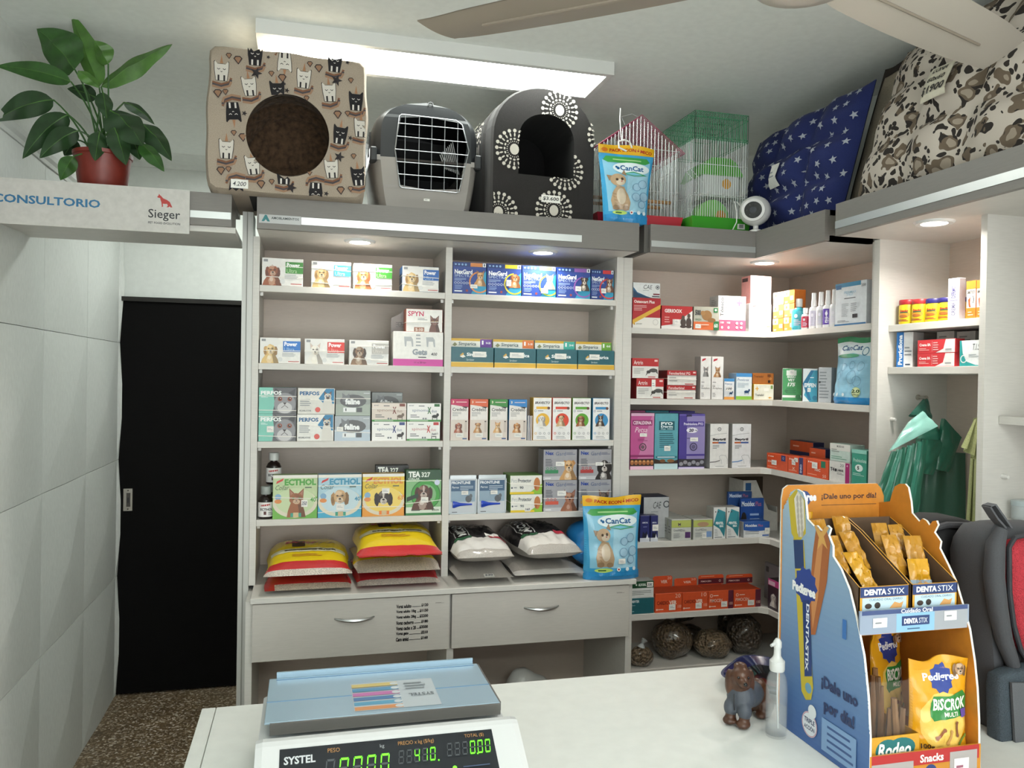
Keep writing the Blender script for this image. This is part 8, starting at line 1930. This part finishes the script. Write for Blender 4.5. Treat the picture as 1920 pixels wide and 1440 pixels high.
# things in the open bays below the drawers
mb = MB(); wb_ = mat('#d6d6d2', .35, kind='film', crinkle=.8, scale=16)
for c, r in (((.86, 3.0, .12+.2), (.12, .1, .2)), ((.84, 3.0, .46), (.07, .06, .09)), ((.9, 3.0, .42), (.07, .06, .1)), ((.82, 3.0, .5), (.035, .03, .05))): mb.ball(c, r, wb_, 14, 10)
o = remesh_blob(mb, 'plastic_bag', .014, None, 5, wb_); tag(o, 'crumpled white plastic bag in the open bay under the right drawer', 'bag'); zm = min(v.co.z for v in o.data.vertices); o.location.z = .1206-zm
mb = MB(); mb.lathe([(0, 0), (.05, 0), (.052, .004), (.052, .36), (.03, .4), (.016, .43), (.016, .45), (.018, .452), (.018, .475), (0, .475)], mat('#8c2a22', .3), 20)
o = mb.build('bottle', None, smooth=True, loc=(.62, 2.98, .1206)); tag(o, 'dark red bottle in the open bay, seen just beside the scale', 'bottle')

# ================================================================== green bags and cloth hanging in the right unit
hkm = mat('#b9b4ac', .3, .7, 'steel')
p = aY(1722, 745, 2.203)
hk = MB(); hk.lathe([(0, 0), (.009, 0), (.009, .003), (.004, .005), (.004, .03), (.007, .034), (.007, .038), (0, .04)], hkm, 14)
o = hk.build('wall_peg', None, smooth=True, loc=(p.x, 2.2055, p.z)); o.rotation_euler = (R(90), 0, 0); tag(o, 'round metal peg holding the green bags', 'hook')
for px, py, lb in ((1671, 786, 'small white shelf peg beside the green bags'), (1879, 893, 'small white shelf peg in the near bay')):
    yy = 2.2055 if px < 1800 else 1.7845
    q = aY(px, py, yy); mb = MB(); mb.lathe([(0, 0), (.006, 0), (.006, .008), (.0045, .02), (0, .02)], mat('#e4e2de', .3), 12); o = mb.build('shelf_peg', None, smooth=True, loc=(q.x, yy, q.z)); o.rotation_euler = (R(90), 0, 0); tag(o, lb, 'peg', 'white shelf pegs')
g1, g2, g3 = mat('#8fc4b8', .3, kind='film', crinkle=.4), mat('#2c6a55', .35, kind='film', crinkle=.6), mat('#3d8570', .35, kind='film', crinkle=.6)
g4 = mat('#27584a', .4, kind='film', crinkle=.5)
def quad_slab(pts, t, m, name, parent, n=10, bulge=.008, seed=0, ry=.3):
    # a soft slab through four corners given as world points
    a, b, c, d = [Vector(p)-Vector(parent.location) for p in pts]; nr = (b-a).cross(d-a).normalized()
    def S(u, v, s): p = a*(1-u)*(1-v)+b*u*(1-v)+c*u*v+d*(1-u)*v; return p+nr*s*(t/2+bulge*(math.sin(PI*u)*math.sin(PI*v))**.6)+nr*nz((u*4+seed, v*4, seed))*.006
    mb = MB(); mb.grid(lambda u, v: S(u, v, 1), n, n, m); mb.grid(lambda u, v: S(u, v, -1), n, n, m, flip=True)
    for e in range(4):
        f = (lambda w, s, e=e: S(w, 0, s) if e == 0 else S(1, w, s) if e == 1 else S(1-w, 1, s) if e == 2 else S(0, 1-w, s))
        mb.grid(lambda u, v: f(u, 1-2*v), n, 1, m)
    return mb.build(name, parent, smooth=True, angle=50)
W = lambda px, py, Y: aY(px, py, Y)
bb = empty('bag_bundle', (1.92, 2.08, 1.3), 0, 'bundle of turquoise shopping bags folded over and fanning out below', 'bags')
quad_slab([W(1668, 846, 2.02), W(1757, 800, 2.02), W(1728, 772, 2.06), W(1705, 790, 2.04)], .012, g1, 'folded_top', bb, seed=1)
quad_slab([W(1705, 778, 2.07), W(1746, 786, 2.07), W(1738, 750, 2.13), W(1729, 750, 2.13)], .01, g4, 'gathered_top', bb, seed=2)
for i in range(7):
    t = i/6
    x0, y0 = 1672+58*t, 846-22*t; x1, y1 = 1640+66*t, 905+55*math.sin(PI*t*.5+.3)
    quad_slab([W(x1, y1+8, 2.02+.003*i), W(x1+14, y1+10, 2.02+.003*i), W(x0+10, y0, 2.025+.003*i), W(x0, y0, 2.025+.003*i)], .003, g3 if i % 2 else g2, 'hanging_bag', bb, n=6, bulge=.003, seed=i)
b2 = empty('bag_bundle', (1.98, 2.1, 1.3), 0, 'dark green shopping bags bunched behind the turquoise fold', 'bags')
quad_slab([W(1718, 886, 2.095), W(1745, 890, 2.095), W(1772, 826, 2.1), W(1722, 822, 2.1)], .02, g2, 'hanging_bag', b2, seed=4)
quad_slab([W(1720, 830, 2.11), W(1771, 833, 2.11), W(1752, 795, 2.12), W(1735, 795, 2.12)], .016, g3, 'folded_top', b2, seed=5)
quad_slab([W(1752, 880, 2.09), W(1775, 885, 2.09), W(1800, 820, 2.085), W(1768, 785, 2.1)], .014, g2, 'hanging_bag', b2, seed=6)
b3 = empty('green_sheet', (1.97, 2.15, 1.05), 0, 'large dark green plastic sheet hanging straight down at the back of the bay', 'sheet')
a_, b_, c_, d_ = [Vector(q)-Vector(b3.location) for q in (W(1692, 1010, 2.18), W(1812, 1010, 2.105), W(1812, 850, 2.105), W(1715, 842, 2.18))]
mb = MB(); SH = lambda u, v, s=0: (a_*(1-u)*(1-v)+b_*u*(1-v)+c_*u*v+d_*(1-u)*v)+Vector((-.2, -.8, 0))*(.006*math.sin(u*17)+.004*nz((u*5, v*3, 1)))+Vector((0, s, 0))
mb.grid(lambda u, v: SH(u, v), 30, 10, mat('#33614f', .5, kind='film', crinkle=.2)); mb.grid(lambda u, v: SH(u, v, .002), 30, 10, mat('#33614f', .5, kind='film', crinkle=.2), flip=True); mb.build('hanging_sheet', b3, smooth=True)
cl = empty('cleaning_cloth', (2.0, 1.95, 1.2), 0, 'pale yellow green cleaning cloth hanging beside the white upright', 'cloth')
lm = mat('#a8ac78', .95, kind='fabric', scale=300)
pa, pb, pc, pd = [Vector(q)-Vector(cl.location) for q in (W(1812, 990, 1.90), W(1836, 990, 1.86), W(1836, 782, 1.86), W(1826, 785, 1.90))]
CLS = lambda u, v, s=0: (pa*(1-u)*(1-v)+pb*u*(1-v)+pc*u*v+pd*(1-u)*v)+Vector((-.006*math.sin(u*12), -.01*math.sin(u*12)-s, 0))
mb = MB(); mb.grid(lambda u, v: CLS(u, v), 16, 14, lm); mb.grid(lambda u, v: CLS(u, v, -.003), 16, 14, lm, flip=True); mb.build('hanging_end', cl, smooth=True)
pa2, pb2, pc2, pd2 = [Vector(q)-Vector(cl.location) for q in (W(1797, 838, 1.90), W(1826, 862, 1.87), W(1836, 782, 1.862), W(1822, 786, 1.88))]
CL2 = lambda u, v, s=0: (pa2*(1-u)*(1-v)+pb2*u*(1-v)+pc2*u*v+pd2*(1-u)*v)+Vector((0, -.012*math.sin(u*13)*(1-v)-.012-s, .004*nz((u*22, 0, 0))*(1-v)))
mb = MB(); mb.grid(lambda u, v: CL2(u, v), 20, 10, lm); mb.grid(lambda u, v: CL2(u, v, -.003), 20, 10, lm, flip=True); mb.build('folded_end', cl, smooth=True)
# ================================================================== plastic tub on the near shelf
q = aX(1908, 972, 1.90)
t = empty('plastic_tub', (1.90, min(q.y, 1.745), 1.3156), 0, 'small clear plastic tub on the near shelf behind the backpack', 'tub')
MB().lathe([(0, 0), (.028, 0), (.03, .003), (.03, .045), (.027, .046), (.027, .004), (0, .003)], mat('#dfe8ea', .06, kind='sheer', alpha=.3), 24).build('tub', t, smooth=True)
MB().lathe([(.027, .04), (.0315, .04), (.0315, .052), (.027, .054), (0, .054)], mat('#cfdde0', .1, kind='sheer', alpha=.45), 24).build('lid', t, smooth=True)

# ================================================================== bags standing at the right end of the counter
def rbox(fn_out, y0, y1, m, name, parent, n=40, rnd_=.02):
    # outline (x, z) swept along y with rounded front and back rims
    mb = MB(); rings = []
    c = Vector((sum(p[0] for p in fn_out)/len(fn_out), sum(p[1] for p in fn_out)/len(fn_out)))
    for y, k in ((y0, .90), (y0+rnd_*.3, .96), (y0+rnd_, 1.0), (y1-rnd_, 1.0), (y1-rnd_*.3, .96), (y1, .9)):
        rings.append([(c.x+(x-c.x)*k, y, c.y+(z-c.y)*k if z > CZ0+.001 else z) for x, z in fn_out])
    N2 = len(fn_out); Lc = Vector(parent.location)
    v = [tuple(Vector(p)-Lc) for r_ in rings for p in r_]
    mb.add(v, [(k*N2+i, k*N2+(i+1) % N2, (k+1)*N2+(i+1) % N2, (k+1)*N2+i) for k in range(5) for i in range(N2)]+[tuple(range(N2)), tuple(range(6*N2-1, 5*N2-1, -1))], m)
    return mb.build(name, parent, smooth=True, weld=True, angle=55)
def PX(l, Y): return [(aY(x, y, Y).x, max(CZ0, aY(x, y, Y).z)) for x, y in l]
blk_ = mat('#0d0c0f', .8, kind='fabric', scale=600); gry_ = mat('#3f4044', .75, kind='fabric', scale=700); bind = mat('#2b2b30', .7, kind='fabric')
pad = empty('padded_bag', (1.52, 1.60, CZ0), 0, 'black padded bag standing right behind the cardboard display', 'bag')
rbox(PX([(1728, 1392), (1728, 1010), (1734, 990), (1748, 978), (1775, 972), (1810, 973), (1840, 982), (1856, 1002), (1862, 1040), (1862, 1392)], 1.58), 1.58, 1.69, blk_, 'body', pad)
mb = MB(); mb.tube([Vector((x, 1.575, z))-Vector(pad.location) for x, z in PX([(1736, 1300), (1736, 1010), (1745, 992), (1775, 984), (1812, 985), (1836, 994), (1848, 1015), (1851, 1080), (1851, 1300)], 1.575)], .008, mat('#3a393d', .7, kind='fabric'), 8); mb.build('piped_edge', pad, smooth=True)
bp_ = empty('backpack', (1.62, 1.46, CZ0), 0, 'dark grey backpack with red mesh back panel, cut off by the picture edge', 'backpack'); O = Vector(bp_.location)
YB2 = 1.42
rbox(PX([(1868, 1425), (1862, 1300), (1852, 1180), (1845, 1090), (1843, 1040), (1850, 1013), (1866, 990), (1900, 984), (1960, 984), (2010, 1000), (2035, 1060), (2040, 1425)], YB2+.03), YB2+.03, YB2+.135, gry_, 'body', bp_, rnd_=.04)
def strip(l, Y, r, m, name, n=8):
    mb = MB(); mb.tube([Vector((aY(x, y, Y).x, Y, max(CZ0+r, aY(x, y, Y).z)))-O for x, y in l], r, m, n); return mb.build(name, bp_, smooth=True)
redm = mat('#a02430', .8, kind='mesh', scale=330)
mb = MB(); pr = PX([(1896, 1030), (1905, 1015), (1930, 1010), (2000, 1012), (2005, 1240), (1935, 1240), (1918, 1215), (1905, 1170), (1898, 1110)], YB2+.005); n = len(pr); c = (sum(p[0] for p in pr)/n, sum(p[1] for p in pr)/n)
v = [tuple(Vector((x, YB2+.028, z))-O) for x, z in pr]+[tuple(Vector((x, YB2+.012, z))-O) for x, z in pr]+[tuple(Vector((c[0]+(x-c[0])*.8, YB2+.0, c[1]+(z-c[1])*.85))-O) for x, z in pr]
mb.add(v, [(k*n+i, k*n+(i+1) % n, (k+1)*n+(i+1) % n, (k+1)*n+i) for k in range(2) for i in range(n)]+[tuple(range(2*n, 3*n))], redm); mb.build('red_mesh_panel', bp_, smooth=True, weld=True, angle=80)
strip([(1990, 1005), (1930, 1002), (1903, 1008), (1892, 1026), (1893, 1110), (1901, 1172), (1914, 1218), (1932, 1246)], YB2+.01, .0055, bind, 'binding')
mb = MB()   # padded shoulder strap
SP_ = [(1868, 992), (1856, 1020), (1853, 1080), (1860, 1140), (1872, 1200), (1890, 1250)]
pts = [Vector((aY(x+12, y, YB2+.01).x, YB2+.012, aY(x+12, y, YB2+.01).z))-O for x, y in SP_]
for k in range(2): pass
mb.tube(pts, [.012, .02, .022, .021, .018, .014], gry_, 12); mb.build('shoulder_strap', bp_, smooth=True)
meshp = mat('#3a444c', .8, kind='mesh', scale=420)
rbox(PX([(1866, 1418), (1864, 1290), (1868, 1266), (1890, 1256), (1935, 1246), (1960, 1246), (1960, 1418)], YB2+.0), YB2-.012, YB2+.028, meshp, 'mesh_pocket', bp_, rnd_=.012)
mb = MB(); q = PX([(1896, 1280), (1925, 1280), (1935, 1425), (1902, 1425)], YB2-.02); mb.prism(q, YB2-.022, YB2-.016, mat('#5a5c60', .8, kind='fabric'), T=lambda x, y, z: tuple(Vector((x, y, z))-O)); mb.build('webbing_strap', bp_)
lp = [(1890, 992), (1875, 970), (1858, 946), (1848, 950), (1862, 972), (1878, 990)]
mb = MB(); W3 = []
P3 = [Vector((aY(x, y, YB2+.05).x, YB2+.05, aY(x, y, YB2+.05).z))-O for x, y in lp]
vs_ = [p+Vector((0, s_*.012, 0)) for p in P3 for s_ in (-1, 1)]+[p+Vector((.003, s_*.012, .003)) for p in P3 for s_ in (-1, 1)]
k = len(P3); mb.add(vs_, [(2*i, 2*i+1, 2*i+3, 2*i+2) for i in range(k-1)]+[(2*k+2*i+2, 2*k+2*i+3, 2*k+2*i+1, 2*k+2*i) for i in range(k-1)]+[(2*i, 2*i+2, 2*k+2*i+2, 2*k+2*i) for i in range(k-1)]+[(2*i+3, 2*i+1, 2*k+2*i+1, 2*k+2*i+3) for i in range(k-1)], mat('#55565a', .8, kind='fabric')); mb.build('grab_loop', bp_)
